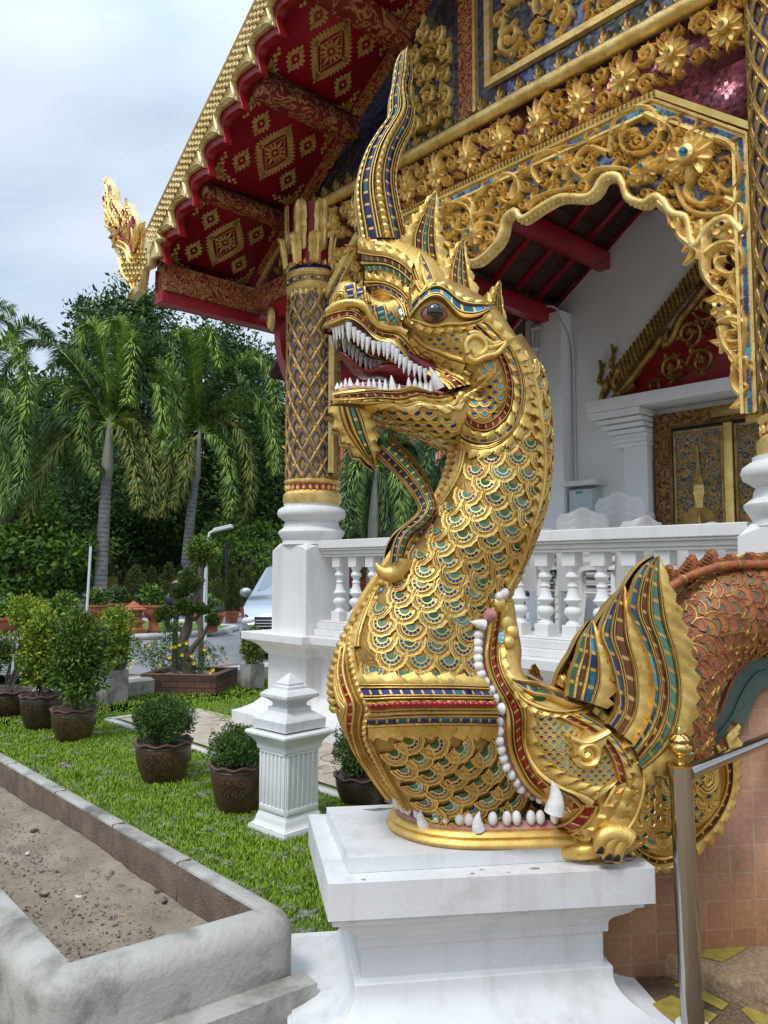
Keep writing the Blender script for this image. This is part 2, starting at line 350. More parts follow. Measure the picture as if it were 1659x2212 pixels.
def edist(p, poly):
    d = 9
    for i in range(len(poly)):
        a = np.asarray(poly[i - 1], float); b = np.asarray(poly[i], float); ab = b - a; t = np.clip(np.dot(p - a, ab) / max(1e-9, ab @ ab), 0, 1); d = min(d, np.linalg.norm(a + ab * t - p))
    return d
def scrollfill(mb, poly, fn, h, m, rmin, rmax, tries=900, taken=(), seed=1, wv=.14, buds=5):
    r_ = random.Random(seed); xs = [p[0] for p in poly]; ys = [p[1] for p in poly]; L_ = list(taken); k0 = len(L_)
    for R_ in np.linspace(rmax, rmin, 7):
        for _ in range(tries // 7):
            p = np.array([r_.uniform(min(xs), max(xs)), r_.uniform(min(ys), max(ys))])
            if not inside(p, poly): continue
            e = edist(p, poly)
            if e < R_ * .9: continue
            if all(math.hypot(p[0] - q[0], p[1] - q[1]) > (R_ + q[2]) * .93 for q in L_): L_.append((p[0], p[1], R_))
    for i, (x, y, r) in enumerate(L_[k0:]):
        sg = 1 if r_.random() < .5 else -1; a0 = r_.uniform(0, 6.28)
        sp = spiral((x, y), r * .92, a0, 1.35, sg); vine(mb, sp, lambda u: r * (wv + .07 * math.sin(u * 3.1)) * (1.15 - .4 * u), fn, h, m)
        rosette(mb, sp[-1], r * .26, fn, h * 1.1, m, 5)
        for k in range(buds):
            j = int(2 + k * 3.2); q = sp[min(j, 20)]; d = q - np.array([x, y]); an = math.atan2(d[1], d[0]) + sg * .9
            leaf2(mb, q, an, r * .5, r * .17, fn, h * .9, m)
        nb = sorted(L_, key=lambda q: math.hypot(q[0] - x, q[1] - y))[1:2]
        for q in nb:      # a stem that joins the next scroll
            d = np.array([q[0] - x, q[1] - y]); L0 = np.linalg.norm(d); nn = np.array([-d[1], d[0]]) / max(L0, 1e-6)
            a = np.array([x, y]) + nn * r * .8; b = np.array([q[0], q[1]]) - nn * q[2] * .8
            vine(mb, cr_spline([a, (a + b) / 2 + d * .02, b], 8), r * wv * .9, fn, h * .8, m)
def mosaicline(mb, P, wd, fn, h, m, tl=.05, gm='gold_facade'):
    "row of mirror chips"
    n = max(4, int(np.linalg.norm(np.diff(P, axis=0), axis=1).sum() / tl)); P = pl(P, n * 2 + 1); t = nrm(np.gradient(P, axis=0)); s = np.stack([-t[:, 1], t[:, 0]], 1)
    for i in range(n):
        a = P[2 * i] * .93 + P[2 * i + 2] * .07; b = P[2 * i] * .07 + P[2 * i + 2] * .93; q = s[2 * i + 1] * wd
        mb.add([fn(*(a - q), h), fn(*(b - q), h), fn(*(b + q), h), fn(*(a + q), h)], [(0, 1, 2, 3)], random.choice(m) if isinstance(m, (list, tuple)) else m)
def ribbon(mb, P, prof, fn, m, closed=False):
    "moulding in a plane: prof = (side, height) list"
    P = np.asarray(P, float); n = len(P); G = []
    for i in range(n):
        if closed: a, b = P[i - 1], P[(i + 1) % n]
        else: a, b = P[max(i - 1, 0)], P[min(i + 1, n - 1)]
        if (0 < i < n - 1) or closed:
            d1 = nrm(P[i] - a); d2 = nrm(b - P[i]); d = nrm(d1 + d2); k = 1 / max(.4, abs(d @ d1))
        else: d = nrm(b - a); k = 1
        s = np.array([-d[1], d[0]]) * k; G.append([fn(*(P[i] + s * q), hh) for q, hh in prof])
    mb.grid(G, m, cu=closed, flip=True)
# ================================================================ THE TEMPLE PORCH
temple = empty('temple_porch', 'richly gilded temple porch with red soffit, white balustrade and gold columns', 'temple', (-.71, 7.9, 0), T.a)
TF = lambda a, b, d=0: V3(a, -d, b)                      # facade plane
def tp(z, pts, y=0.): return [T.on(1, *(z(p) if z else p), y)[[0, 2]] for p in pts]
ROOF = lambda t: 5.52 + .70 * t
# plinth
foot = [(-.48, 6.0), (-.48, -.20), (.15, -.20), (.15, -.10), (4.33, -.10), (4.33, -.20), (4.98, -.20), (4.98, 6.0)]
off = [(-1, 0), (-1, -1), (1, -1), (1, -1), (-1, -1), (-1, -1), (1, -1), (1, 0)]
mb = MB(); G = []
for d, z in ((.26, -.02), (.26, .13), (.20, .15), (.11, .20), (.04, .27), (0, .32), (0, .70), (.025, .72), (.06, .775), (.12, .82), (.19, .845), (.20, .85), (.20, .925), (-.3, .925)):
    G.append([(x + ox * d, y + oy * d, z) for (x, y), (ox, oy) in zip(foot, off)])
mb.grid(G, 'white_wall'); mb.box(-.5, 4.95, -.02, 6, .9, .95, 'inner_wall')
mb.build('plinth', temple, bevel=.006)
# column pedestals
def pedestal(t0, name='pedestal'):
    mb = MB(); x0, x1, y0, y1 = t0 - .31, t0 + .25, -.27, .27; G = []; N_ = 12
    ring = [(x0 + (x1 - x0) * k / N_, y0) for k in range(N_)] + [(x1, y0 + (y1 - y0) * k / N_) for k in range(N_)] + [(x1 - (x1 - x0) * k / N_, y1) for k in range(N_)] + [(x0, y1 - (y1 - y0) * k / N_) for k in range(N_)]
    for z in (.92, 1.70): G.append([(x, y, z) for x, y in ring])
    G.append([(x, y, 1.74 + .07 * math.sin(math.pi * ((i % N_) / N_))) for i, (x, y) in enumerate(ring)])
    cx, cy = (x0 + x1) / 2, 0; G.append([(cx + (x - cx) * .8, y * .8, 1.815) for x, y in ring]); G.append([(cx, 0, 1.82) for _ in ring])
    mb.grid(G, 'white_wall', cv=True); o = mb.build(name, temple, smooth=25)
    m2 = MB(); m2.lathe([(.30, 1.80), (.29, 1.84), (.335, 1.915), (.335, 1.93), (.285, 1.97), (.28, 2.0), (.265, 2.03), (.30, 2.055), (.335, 2.08), (.347, 2.115), (.335, 2.15), (.30, 2.175), (.28, 2.18), (.28, 2.21)], 40, (t0 - .02, 0, 0), 'white_wall', sq=1)
    m2.build('column_base', o, smooth=40); return o
pedestal(-.01); pedestal(4.64)
# gilded columns
def column(t0, up=0.):
    c = (t0, 0, 0); mb = MB(); r = .262; U = up
    mb.lathe([(.285, 2.21), (.295, 2.23), (.295, 2.30), (.275, 2.32), (.262, 2.335), (.262, 2.40), (.285, 2.42), (.285, 2.44), (r, 2.45), (r, 4.36 + U), (.275, 4.37 + U), (.285, 4.40 + U), (.27, 4.43 + U), (.27, 4.50 + U), (.285, 4.52 + U), (.28, 4.56 + U), (.262, 4.60 + U), (.25, 5.25 + U)], 40, c,
             lambda i, j: 'lacquer' if i in (4, 16) else 'glass_blue' if i == 15 else 'gold_old_shade' if i in (8, 12) else 'gold_facade')
    o = mb.build('column', temple, smooth=40)
    fn = lambda a, b, d=0: V3(t0 + (r + d) * math.cos(a / r), (r + d) * math.sin(a / r), b)
    K = 12; pa = 2 * math.pi * r / K; pz = .25; z0, z1 = 2.46, 4.34 + U; m2 = MB()
    for k in range(K):
        for sg in (1, -1):
            P = np.array([(k * pa + sg * (z - z0) / pz * pa, z) for z in np.arange(z0, z1 + .001, .03)])
            ribbon(m2, P, [(-.019, -.004), (-.017, .010), (-.008, .012), (0, .018), (.008, .012), (.017, .010), (.019, -.004)], fn, 'gold_old_shade')
            for s_ in (-.026, .026):
                ribbon(m2, P + V3(s_ * .95, s_ * .5 * sg * -1, 0)[:2], [(-.006, -.002), (-.005, .004), (.005, .004), (.006, -.002)], fn, 'glass_blue')
    o2 = m2.build('lattice', o, smooth=50); m3 = MB()
    for k in range(K):
        for j in range(16 + int(U / .125)):
            z = z0 + .125 * j + (.0 if j else .03)
            if z > z1 - .06 or z < z0 + .03: continue
            a = (k + (.5 if j % 2 == 0 else 0) + .5) * pa
            for q in (-.9, 0, .9): leaf2(m3, (a + q * .004, z - .03), math.pi / 2 + q * .75, .072 - .014 * abs(q), .016, fn, .014, 'gold_facade')
            leaf2(m3, (a, z - .015), -math.pi / 2, .035, .012, fn, .012, 'gold_facade'); 
    for k in range(26):
        a = k * 2 * math.pi * r / 26
        leaf2(m3, (a, 2.34), math.pi / 2, .055, .022, fn, .02, 'gold_facade'); leaf2(m3, (a, 4.60 + U), math.pi / 2, .06, .026, fn, .03, 'gold_facade')
        m3.ball(fn(a, 4.465 + U, .01), .014, 'glass_blue' if k % 2 else 'tooth', 6, 5)
        leaf2(m3, (a, 4.36 + U), -math.pi / 2, .09, .028, fn, .014, 'gold_facade')
    m3.build('ornament', o, smooth=60); m4 = MB()
    # acanthus leaves in two tiers
    for tier, (n, zb, ln, w_, out) in enumerate(((10, 4.60 + U, .34, .058, .085), (8, 4.74 + U, .58, .066, .02))):
        for k in range(n):
            a = 2 * math.pi * (k + .5 * tier) / n; G = []
            for i in range(9):
                u = i / 8; ww = w_ * (.75 + .35 * math.sin(u * 2.6)) * (1 - max(0, u - .85) * 4) * (1 + .12 * (i % 2)); rr = .262 + out * u ** 3 + (.03 if tier == 0 else .0) + .02 * math.sin(u * 3); z = zb + ln * u - (0 if u < .9 else .06 * (u - .9) * 10)
                row = []
                for q in (-1, -.55, -.15, 0, .15, .55, 1):
                    d = rr + .02 * (1 - abs(q)) + (.012 if abs(q) == .55 else 0) - (.012 if abs(q) == .15 else 0); row.append((t0 + d * math.cos(a) - q * ww * math.sin(a), d * math.sin(a) + q * ww * math.cos(a), z + .02 * abs(q) * (-1) ** i))
                G.append(row)
            m4.grid(G, 'gold_facade', flip=True)
    m4.build('capital', o, smooth=60)
    return o
colo = column(-.02); column(4.665, 1.25)
# balustrade
bal = MB()
bal.box(.24, 4.33, -.13, .13, 1.755, 1.835, 'white_wall')
for z0, z1, hw in ((1.735, 1.7545, .115), (1.70, 1.7345, .09), (1.675, 1.6995, .075)): bal.box(.24, 4.32, -hw, hw, z0, z1, 'white_wall')
for z0, z1, hw in ((.925, .985, .175), (.985, 1.05, .145), (1.05, 1.065, .12)): bal.box(.24, 4.34, -hw, hw, z0, z1 - .0005, 'white_wall')
balo = bal.build('balustrade', temple, bevel=.006)
mb = MB(); mb.box(-.06, .06, -.06, .06, 1.065, 1.155, 'white_wall'); mb.box(-.055, .055, -.055, .055, 1.575, 1.675, 'white_wall')
mb.lathe([(.056, 1.155), (.052, 1.17), (.036, 1.18), (.032, 1.20), (.045, 1.212), (.064, 1.235), (.066, 1.255), (.056, 1.275), (.032, 1.29), (.032, 1.30), (.062, 1.325), (.066, 1.335), (.048, 1.352), (.038, 1.39), (.033, 1.42), (.040, 1.428), (.040, 1.436), (.032, 1.444), (.03, 1.47), (.046, 1.485), (.052, 1.50), (.046, 1.518), (.034, 1.53), (.034, 1.54), (.048, 1.56), (.052, 1.575)], 16, (0, 0, 0), 'white_wall')
b0 = mb.build('baluster', balo, smooth=35, bevel=.003); b0.location = (.42, 0, 0)
for k in range(1, 17):
    c = b0.copy(); sc.collection.objects.link(c); c.parent = balo; c.location = (.42 + .2375 * k, 0, 0)
# gable wall panel, beams, frieze
mb = MB(); y0 = .01
def slab(mb, poly, y0, y1, m): mb.prism([tuple(p) for p in poly], lambda a, b, d: V3(a, d, b), y0, y1, m)
slab(mb, [(-.45, 5.2), (5.2, 5.2), (5.2, 9.0), (4.7, ROOF(4.7) + .05), (-.45, ROOF(-.45) + .05)], .01, .12, 'mirror_blue')
gable = mb.build('gable', temple, smooth=0)
mb = MB(); slab(mb, [(-.30, 4.76), (5.1, 4.76), (5.1, 5.21), (-.30, 5.21)], .0, .10, 'mirror_plum')
slab(mb, [(.22, 4.0), (.23, 4.2), (.68, 4.755), (.22, 4.755)], .003, .10, 'lacquer')
slab(mb, [(3.80, 4.755), (4.40, 4.755), (4.40, 4.2)], .002, .10, 'mirror_plum')
frieze = mb.build('frieze', temple, smooth=0)
mb = MB(); mb.sweep([(-.36, -.03, 5.265), (5.2, -.03, 5.265)], [(.062 * math.cos(a), .055 * math.sin(a)) for a in np.linspace(0, 2 * math.pi, 17)[:-1]], 'gold_facade')
mb.box(-.36, 5.2, -.03, .01, 5.32, 5.345, 'glass_teal'); mb.build('roll_beam', gable, smooth=50)
mb = MB(); k = 0
t = -.22
while t < 4.5:      # little flame leaves along the beam
    for q in (-.5, 0, .5): leaf2(mb, (t, 5.34), math.pi / 2 + q, .13 if q == 0 else .09, .03, TF, .03, 'gold_old_shade')
    leaf2(mb, (t + .09, 5.34), math.pi / 2, .05, .025, TF, .02, 'gold_old_shade'); t += .19
# framed scroll panel of the gable
pan = [(2.33, 5.53), (5.1, 5.53), (5.1, 7.5), (2.33, 7.05)]
ribbon(mb, [(2.33, 7.1), (2.33, 5.53), (5.1, 5.53)], [(-.03, 0), (-.028, .05), (.028, .05), (.03, 0)], TF, 'gold_facade')
scrollfill(mb, pan, TF, .05, 'gold_facade', .035, .15, 3600, seed=5, wv=.12)
scrollfill(mb, [(1.15, 5.42), (1.95, 5.42), (1.92, 6.2), (1.55, 6.6), (1.3, 6.1)], TF, .04, 'gold_facade', .03, .10, 2200, seed=8)
vine(mb, tp(Z1, [(860, 740), (1000, 700), (1060, 590), (1040, 480), (970, 500), (1000, 600)]), .02, TF, .05, 'gold_old_shade')
vine(mb, cr_spline(tp(Z1, [(1040, 440), (1050, 300), (1010, 200), (900, 160), (1010, 90), (990, 0)]), 20), lambda u: .03 * (1 - .6 * u), TF, .05, 'gold_old_shade')
mb.box(1.99, 2.16, -.02, .01, 5.36, 7.2, 'lacquer_stencil2'); mb.box(2.162, 2.19, -.035, .01, 5.36, 7.2, 'gold_facade')
mb.build('ornament', gable, smooth=60)
# frieze ornament
mb = MB(); k = 0; rose = []
for t in np.arange(.30, 4.4, .36):
    rosette(mb, (t, 4.99), .115, TF, .07, 'gold_facade', 9)
    for q in (-.4, .1, .6): leaf2(mb, (t, 5.02), math.pi / 2 + q, .17, .035, TF, .06, 'gold_facade')
    leaf2(mb, (t, 4.95), -math.pi / 2, .13, .03, TF, .05, 'gold_facade'); rose.append((t, 4.99, .12))
scrollfill(mb, [(-.25, 4.8), (4.6, 4.8), (4.6, 5.19), (-.25, 5.19)], TF, .055, 'gold_facade', .026, .085, 2600, rose, seed=3, wv=.15)
scrollfill(mb, [(.24, 4.3), (.62, 4.74), (.24, 4.74)], TF, .045, 'gold_facade', .04, .09, 400, seed=4, wv=.17)
mb.build('ornament', frieze, smooth=60)
# arch trim and openwork spandrel
ARCH_T = [(.26, 2.50), (.26, 4.24), (.72, 4.70), (3.74, 4.70), (4.33, 4.22), (4.33, 2.50)]
mb = MB(); ribbon(mb, ARCH_T, [(-.055, 0), (-.05, .05), (-.03, .05), (-.028, .022), (.03, .022), (.035, .05), (.05, .055), (.055, 0)], TF, 'gold_facade')
A2 = [(.26 - .09, 2.6), (.26 - .09, 4.27), (.68, 4.79), (3.78, 4.79), (4.33 + .09, 4.26)]
mosaicline(mb, np.array(ARCH_T), .014, TF, .034, ['glass_teal', 'glass_teal', 'glass_cyan', 'glass_blue'], .045)
trim = mb.build('arch_trim', temple, smooth=40)
mb = MB(); ribbon(mb, [(.17, 4.28), (.68, 4.775), (3.78, 4.775), (4.42, 4.26)], [(-.022, 0), (-.02, .04), (.018, .05), (.022, 0)], TF, 'gold_bright')
for i in range(92):
    t = .72 + i * .0335
    mb.box(t, t + .006, -.062, -.03, 4.758, 4.793, 'gold_old_shade')
mb.build('moulding', trim, smooth=40)
half = tp(Z6, [(120, 1330), (200, 1320), (290, 1240), (320, 1180), (335, 1110), (390, 1068), (425, 1110), (520, 1050), (620, 1000), (750, 1000), (800, 960), (830, 905), (900, 890), (935, 930), (960, 1000), (1040, 1030), (1090, 995), (1140, 1020), (1185, 1085), (1260, 1110)])
half += tp(lambda p: (993.7 + .401 * p[0], 414.8 + .401 * p[1]), [(1270, 300), (1340, 200), (1440, 140), (1530, 220)]); half = [np.array(p) for p in half]
CT = half[0][0] - .06
left = [np.array((2 * CT - p[0], p[1])) for p in half[::-1]]; left = [p for p in left if p[0] > .29]
low = left + half
out_ = [(4.29, 4.20), (3.73, 4.655), (.73, 4.655), (.30, 4.21)]
mb = MB(); poly = [tuple(p) for p in low if p[0] < 4.29] + out_
slab(mb, poly, .012, .07, 'mirror_grey'); span = mb.build('spandrel', temple, smooth=0)
mb = MB(); arc = cr_spline(np.array(low), 120)
ribbon(mb, arc, [(-.034, -.05), (-.032, .03), (-.015, .052), (.012, .052), (.024, .035), (.027, 0)], TF, 'gold_facade')
for i in range(0, 120, 1):
    if arc[i][0] > .5: mb.ball(TF(arc[i][0], arc[i][1] - .03, .02), .02, 'gold_facade', 6, 5)
px = lambda *a: tuple(T.on(1, *Z6(a), 0)[[0, 2]])
ro = [(px(1275, 800), .17, 10), (px(190, 1190), .10, 8), (px(1060, 870), .09, 7), (px(1200, 900), .05, 6), (px(50, 1040), .06, 6), (px(440, 870), .05, 6), (px(1000, 910), .06, 6), (px(640, 830), .08, 7)]
for c, r_, n_ in ro: rosette(mb, c, r_, TF, .09, 'gold_facade', n_, 'glass_cyan')
for a, b in ((( 1100, 1000), (1000, 580)),): pass
big = [] and [[(830, 860), (1010, 800), (1120, 700), (1290, 630)], [(930, 870), (1060, 700), (1120, 630), (1090, 565), (1010, 570), (930, 640), (905, 740), (960, 775), (1000, 740)], [(1250, 640), (1400, 700), (1530, 780)], [(1440, 1120), (1530, 990), (1500, 900), (1440, 930)], [(400, 1050), (460, 900), (420, 860)], [(420, 1020), (560, 930), (700, 960)],
       [(1260, 900), (1250, 1000), (1330, 1080), (1440, 1060)], [(20, 1000), (100, 1000), (170, 1060), (160, 1150), (100, 1170)], [(300, 920), (360, 890), (410, 950), (390, 1040)], [(560, 900), (540, 830), (600, 780), (680, 800)], [(1160, 1010), (1220, 1080), (1310, 1110), (1400, 1110)]]
for P in big: vine(mb, cr_spline([px(*p) for p in P], 24), lambda u: .034 * (1.1 - .5 * u), TF, .06, 'gold_facade')
taken = [(c[0], c[1], r_ * .9) for c, r_, n_ in ro]
Z11 = lambda p: (864.1 + .835 * p[0], .835 * p[1])
for P in ([(885, 500), (870, 540), (830, 560), (770, 555), (735, 525), (715, 470)], [(600, 470), (640, 440), (690, 410), (730, 375), (770, 340), (800, 332)], [(548, 400), (556, 330), (580, 298), (625, 280), (662, 292), (680, 335), (665, 375), (630, 400), (592, 398), (576, 370), (590, 345), (612, 345)], [(690, 345), (705, 315), (730, 318), (728, 345)],
          [(545, 400), (500, 385), (470, 400), (455, 440), (480, 462)], [(370, 480), (350, 450), (356, 415), (388, 395), (420, 402), (428, 430), (405, 448), (388, 432)], [(290, 520), (302, 480), (332, 448), (372, 408), (420, 388), (470, 378), (520, 345)], [(248, 482), (280, 455), (310, 465), (315, 500), (295, 528), (268, 520)],
          [(110, 605), (108, 562), (140, 530), (180, 537), (195, 570), (175, 600), (146, 592), (142, 570)], [(180, 545), (215, 500), (262, 470)], [(820, 362), (860, 380), (884, 430), (880, 480), (852, 500), (832, 480), (842, 456)], [(762, 462), (745, 500), (770, 530), (810, 530), (830, 500), (812, 470)], [(700, 400), (690, 430), (650, 448), (610, 448)], [(480, 470), (520, 442), (580, 440), (618, 455)], [(335, 545), (352, 520), (400, 500), (450, 490)],
          [(160, 640), (185, 600), (230, 580), (262, 590)], [(200, 560), (230, 545), (250, 500)], [(430, 470), (440, 440), (470, 420)], [(640, 300), (700, 330), (720, 370)], [(590, 320), (560, 350), (500, 372)]):
    Q = cr_spline([T.on(1, *Z11(p), 0)[[0, 2]] for p in P], 24)
    for F_ in (Q, np.array([(2 * CT - q[0], q[1]) for q in Q])):
        if F_[:, 0].min() < .3: continue
        vine(mb, F_, lambda u: .026 * (1.15 - .55 * u), TF, .06, 'gold_facade'); rosette(mb, F_[-1], .035, TF, .06, 'gold_facade', 5)
        for k in (4, 8, 12, 16, 20):
            q = F_[k]; d = F_[k] - F_[k - 1]; an = math.atan2(d[1], d[0]) + (.8 if k % 8 else -.8); leaf2(mb, q, an, .085, .022, TF, .055, 'gold_facade'); taken.append((q[0], q[1], .035))
scrollfill(mb, poly, TF, .05, 'gold_facade', .022, .06, 3500, taken, seed=11, wv=.15)
mb.build('scrollwork', span, smooth=60)
# openwork brackets running down beside the columns
def bracket(sgn, tcol, name):
    mb = MB(); Z8 = lambda p: (993.7 + .401 * p[0], 414.8 + .401 * p[1])
    f = (lambda p: np.array(p)) if sgn > 0 else (lambda p: np.array((2 * CT - p[0], p[1])))
    def q(P): return [f(p) for p in tp(Z8, P)]
    for P, w_ in (([(1080, 60), (1150, 120), (1190, 150), (1185, 230), (1250, 290), (1290, 330), (1285, 370)], .035), ([(1310, 160), (1320, 300), (1320, 420), (1360, 500), (1430, 560), (1480, 610)], .04),
                  ([(1330, 340), (1400, 290), (1480, 280), (1530, 340), (1530, 420), (1460, 450), (1400, 420), (1400, 370), (1450, 360)], .035), ([(1230, 190), (1280, 180), (1280, 230), (1240, 240)], .025),
                  ([(1500, 420), (1470, 500), (1530, 590)], .03), ([(1400, 560), (1480, 590), (1540, 680), (1540, 760)], .03), ([(1400, 710), (1470, 680), (1540, 710), (1530, 800), (1460, 810), (1460, 760), (1500, 755)], .03),
                  ([(1410, 730), (1430, 820), (1490, 900), (1500, 960)], .035), ([(1550, 760), (1530, 860), (1490, 960), (1480, 1040), (1530, 1100), (1560, 1050), (1530, 1040)], .032), ([(1500, 940), (1550, 900), (1560, 960)], .025),
                  ([(1440, 40), (1540, 100), (1545, 200), (1480, 240), (1420, 330)], .03)):
        vine(mb, cr_spline(q(P), 26), lambda u: w_ * (1.05 - .45 * u), TF, .05, 'gold_facade'); vine(mb, cr_spline(q(P), 26), lambda u: w_ * (1.05 - .45 * u), lambda a, b, d: TF(a, b, -d - .03), .03, 'gold_old_shade')
        sp = cr_spline(q(P), 7)
        for k in (1, 3, 5): leaf2(mb, sp[k], random.uniform(0, 6.28), .12, .035, TF, .05, 'gold_facade')
    for P, r_ in (((1440, 190), .085), ((1425, 625), .08), ((1380, 460), .04)): rosette(mb, q([P])[0], r_, TF, .06, 'gold_facade', 6, 'glass_blue')
    x0, x1 = (4.28, 4.40) if sgn > 0 else (.20, .31)
    mb.box(x0 + .01, x1, .0, .05, 2.45, 4.2, 'gold_old_shade')
    return mb.build(name, span, smooth=60)
bracket(1, 4.35, 'bracket'); bracket(-1, .25, 'bracket')
# ---------------------------------------------------------------- roof overhang: soffit, purlins, stencils, bargeboard
OV = -1.14; EA = -1.22; TOP = 4.9
mb = MB(); slab(mb, [(EA, ROOF(EA)), (TOP, ROOF(TOP)), (TOP, ROOF(TOP) + .10), (EA, ROOF(EA) + .10)], OV, .0, 'lacquer')
slab(mb, [(EA - .1, ROOF(EA) + .09), (TOP, ROOF(TOP) + .13), (TOP, ROOF(TOP) + .22), (EA - .1, ROOF(EA) + .18)], OV - .05, .2, 'roof_glaze'); sof = mb.build('soffit', temple, smooth=0)
mb = MB(); slab(mb, [(TOP, ROOF(TOP)), (2 * TOP - EA, ROOF(EA)), (2 * TOP - EA, ROOF(EA) + .2), (TOP, ROOF(TOP) + .2)], OV, .2, 'lacquer'); mb.build('soffit', temple, smooth=0)
PUR = [(-.36, 5.17), (.60, 5.76), (1.36, 6.30), (2.12, 6.85), (2.88, 7.4), (3.64, 7.95)]
for t, z in PUR:
    mb = MB(); mb.box(t - .085, t + .085, OV + .02, -.005, z, ROOF(t) + .02, 'lacquer_stencil'); mb.build('purlin', sof, smooth=0, bevel=.006)
mb = MB(); mb.box(-1.19, -1.02, OV + .0, .05, 4.42, 4.70, 'lacquer_stencil2'); mb.box(-1.22, -1.192, OV - .02, 5.9, 4.30, 4.66, 'lacquer_bright'); mb.box(-1.191, -1.05, OV - .02, 5.9, 4.30, 4.415, 'lacquer_bright')
mb.box(-1.04, -.30, -.09, .06, 4.45, 4.68, 'lacquer_stencil2'); mb.build('eave_beam', sof, smooth=0, bevel=.004)
mb = MB(); slab(mb, [(-.95, 4.70), (-.33, 4.70), (-.33, ROOF(-.33)), (-.9, ROOF(-.9))], -.03, .05, 'mirror_plum')
ribbon(mb, [(-.98, 4.72), (-.36, ROOF(-.36) - .06)], [(-.02, .02), (-.018, .06), (.018, .06), (.02, .02)], TF, 'gold_facade')
scrollfill(mb, [(-.8, 4.72), (-.34, 4.72), (-.34, 5.12)], lambda a, b, d: TF(a, b, d + .03), .03, 'gold_old_shade', .04, .09, 300, seed=2)
slab(mb, [(-.9, ROOF(-.9) - .08), (4.5, ROOF(4.5) - .08), (4.5, ROOF(4.5)), (-.9, ROOF(-.9))], -.10, -.001, 'lacquer_stencil2')
mb.build('rake_board', sof, smooth=50)
# curved bracket under the eave beside the column
mb = MB(); P = cr_spline([(-.62, 0, 4.33), (-.60, 0, 4.0), (-.52, 0, 3.75), (-.34, 0, 3.45), (-.26, 0, 3.2)], 14)
mb.sweep(P, [(-.04, -.05), (.04, -.05), (.04, .05), (-.04, .05)], 'lacquer_bright', up=(1, 0, 0)); mb.box(-.72, -.28, -.07, .07, 4.26, 4.44, 'lacquer_bright')
mb.lathe([(.01, -.02), (.075, .0), (.06, .035), (.02, .05)], 10, (0, 0, 0), 'gold_facade')
vv = mb.V[-3:]; mb.V[-3] = np.array([V3(p[1] * .8 - .62, -.10 - p[2], 4.24 + p[0] * 1.8) for p in mb.V[-3]])
for i in (-2, -1): mb.V[i] = np.array([V3(p[1] * .8 - .62, -.10 - p[2], 4.24 + p[0] * 1.8) for p in mb.V[i]])
mb.box(-.34, -.24, -.05, .05, 3.05, 3.5, 'gold_facade'); mb.build('eave_bracket', temple, smooth=40)
for t, z in PUR[:2]:      # bird spikes on two of the purlins
    mb = MB(); mb.box(t + .10, t + .12, OV + .03, -.03, ROOF(t) - .005, ROOF(t) + .0, 'dark')
    for i in range(46): y = OV + .04 + i * .0235; mb.box(t + .10, t + .104, y, y + .004, ROOF(t) - .10 + random.uniform(-.03, .03), ROOF(t) - .003, 'dark')
    mb.build('bird_spikes', sof, smooth=0)
# gold stencils painted on the soffit panels
CS = 1 / math.hypot(1, .70)
mb = MB()
def sten(t0):      # t0: panel middle; coordinates (s along the slope, q along the overhang)
    qm = (OV - .03) / 2 - .02
    def fn(s, q, d=0): t_ = t0 + s * CS; return V3(t_ + .003 * .7, qm + q, ROOF(t_) - .004)
    def poly(pts): mb.add([fn(*p) for p in pts], [tuple(range(len(pts)))], 'gold_flat')
    def lf(c, a, ln, w_):
        d = np.array([math.cos(a), math.sin(a)]); s = np.array([-d[1], d[0]]); c = np.array(c)
        poly([c, c + d * ln * .35 + s * w_, c + d * ln * .7 + s * w_ * .7, c + d * ln, c + d * ln * .7 - s * w_ * .7, c + d * ln * .35 - s * w_])
    def dia(c, A, B, big):
        c = np.array(c); n = 11 if big else 4
        for (x0, y0), (x1, y1) in (((A, 0), (0, B)), ((0, B), (-A, 0)), ((-A, 0), (0, -B)), ((0, -B), (A, 0))):
            for k in range(n):
                u = (k + .5) / n; p = np.array([x0 + (x1 - x0) * u, y0 + (y1 - y0) * u]) * (.72 if big else .45)
                lf(c + p, math.atan2(p[1] / B, p[0] / A) * .6 + (0 if p[0] > 0 else 0) * 1 if False else math.atan2(p[1], p[0]), (A + B) / 2 * (.36 if big else .6), (A + B) / 2 * (.075 if big else .16))
        for sx, sy in ((A, 0), (-A, 0), (0, B), (0, -B)): lf(c + np.array([sx, sy]) * .62, math.atan2(sy, sx), math.hypot(sx, sy) * .42, (A + B) * .055)
        if big:
            for k in range(36):
                u = k / 9 % 1; s4 = k // 9; C4 = [(A, 0), (0, B), (-A, 0), (0, -B), (A, 0)]; p = (np.array(C4[s4]) * (1 - u) + np.array(C4[s4 + 1]) * u) * .58
                poly([c + p + .009 * np.array([math.cos(a), math.sin(a)]) for a in np.linspace(0, 6.28, 7)[:-1]])
            for k in range(12): a = k * math.pi / 6; lf(c + .03 * np.array([math.cos(a), math.sin(a)]), a, .075 if k % 3 else .12, .016)
        poly([c + (.02 if big else .016) * np.array([math.cos(a), math.sin(a)]) for a in np.linspace(0, 6.28, 9)[:-1]])
    dia((0, 0), .31, .20, True)
    for sx in (-1, 1):
        for sy in (-1, 1):
            dia((sx * .2, sy * .275), .135, .085, False)
            c0 = np.array((sx * .42, sy * .45))
            for k in range(7): lf(c0 - np.array((sx * .035 * k, 0)), (math.pi if sx > 0 else 0) + sy * sx * -.5 * (-1) ** k, .075 - .006 * k, .018); lf(c0 - np.array((0, sy * .035 * k)), (-sy * math.pi / 2) + .6 * (-1) ** k, .075 - .006 * k, .018)
            for k in range(5): a = math.atan2(-sy, -sx) + (k - 2) * .45; lf(c0, a, .12, .022)
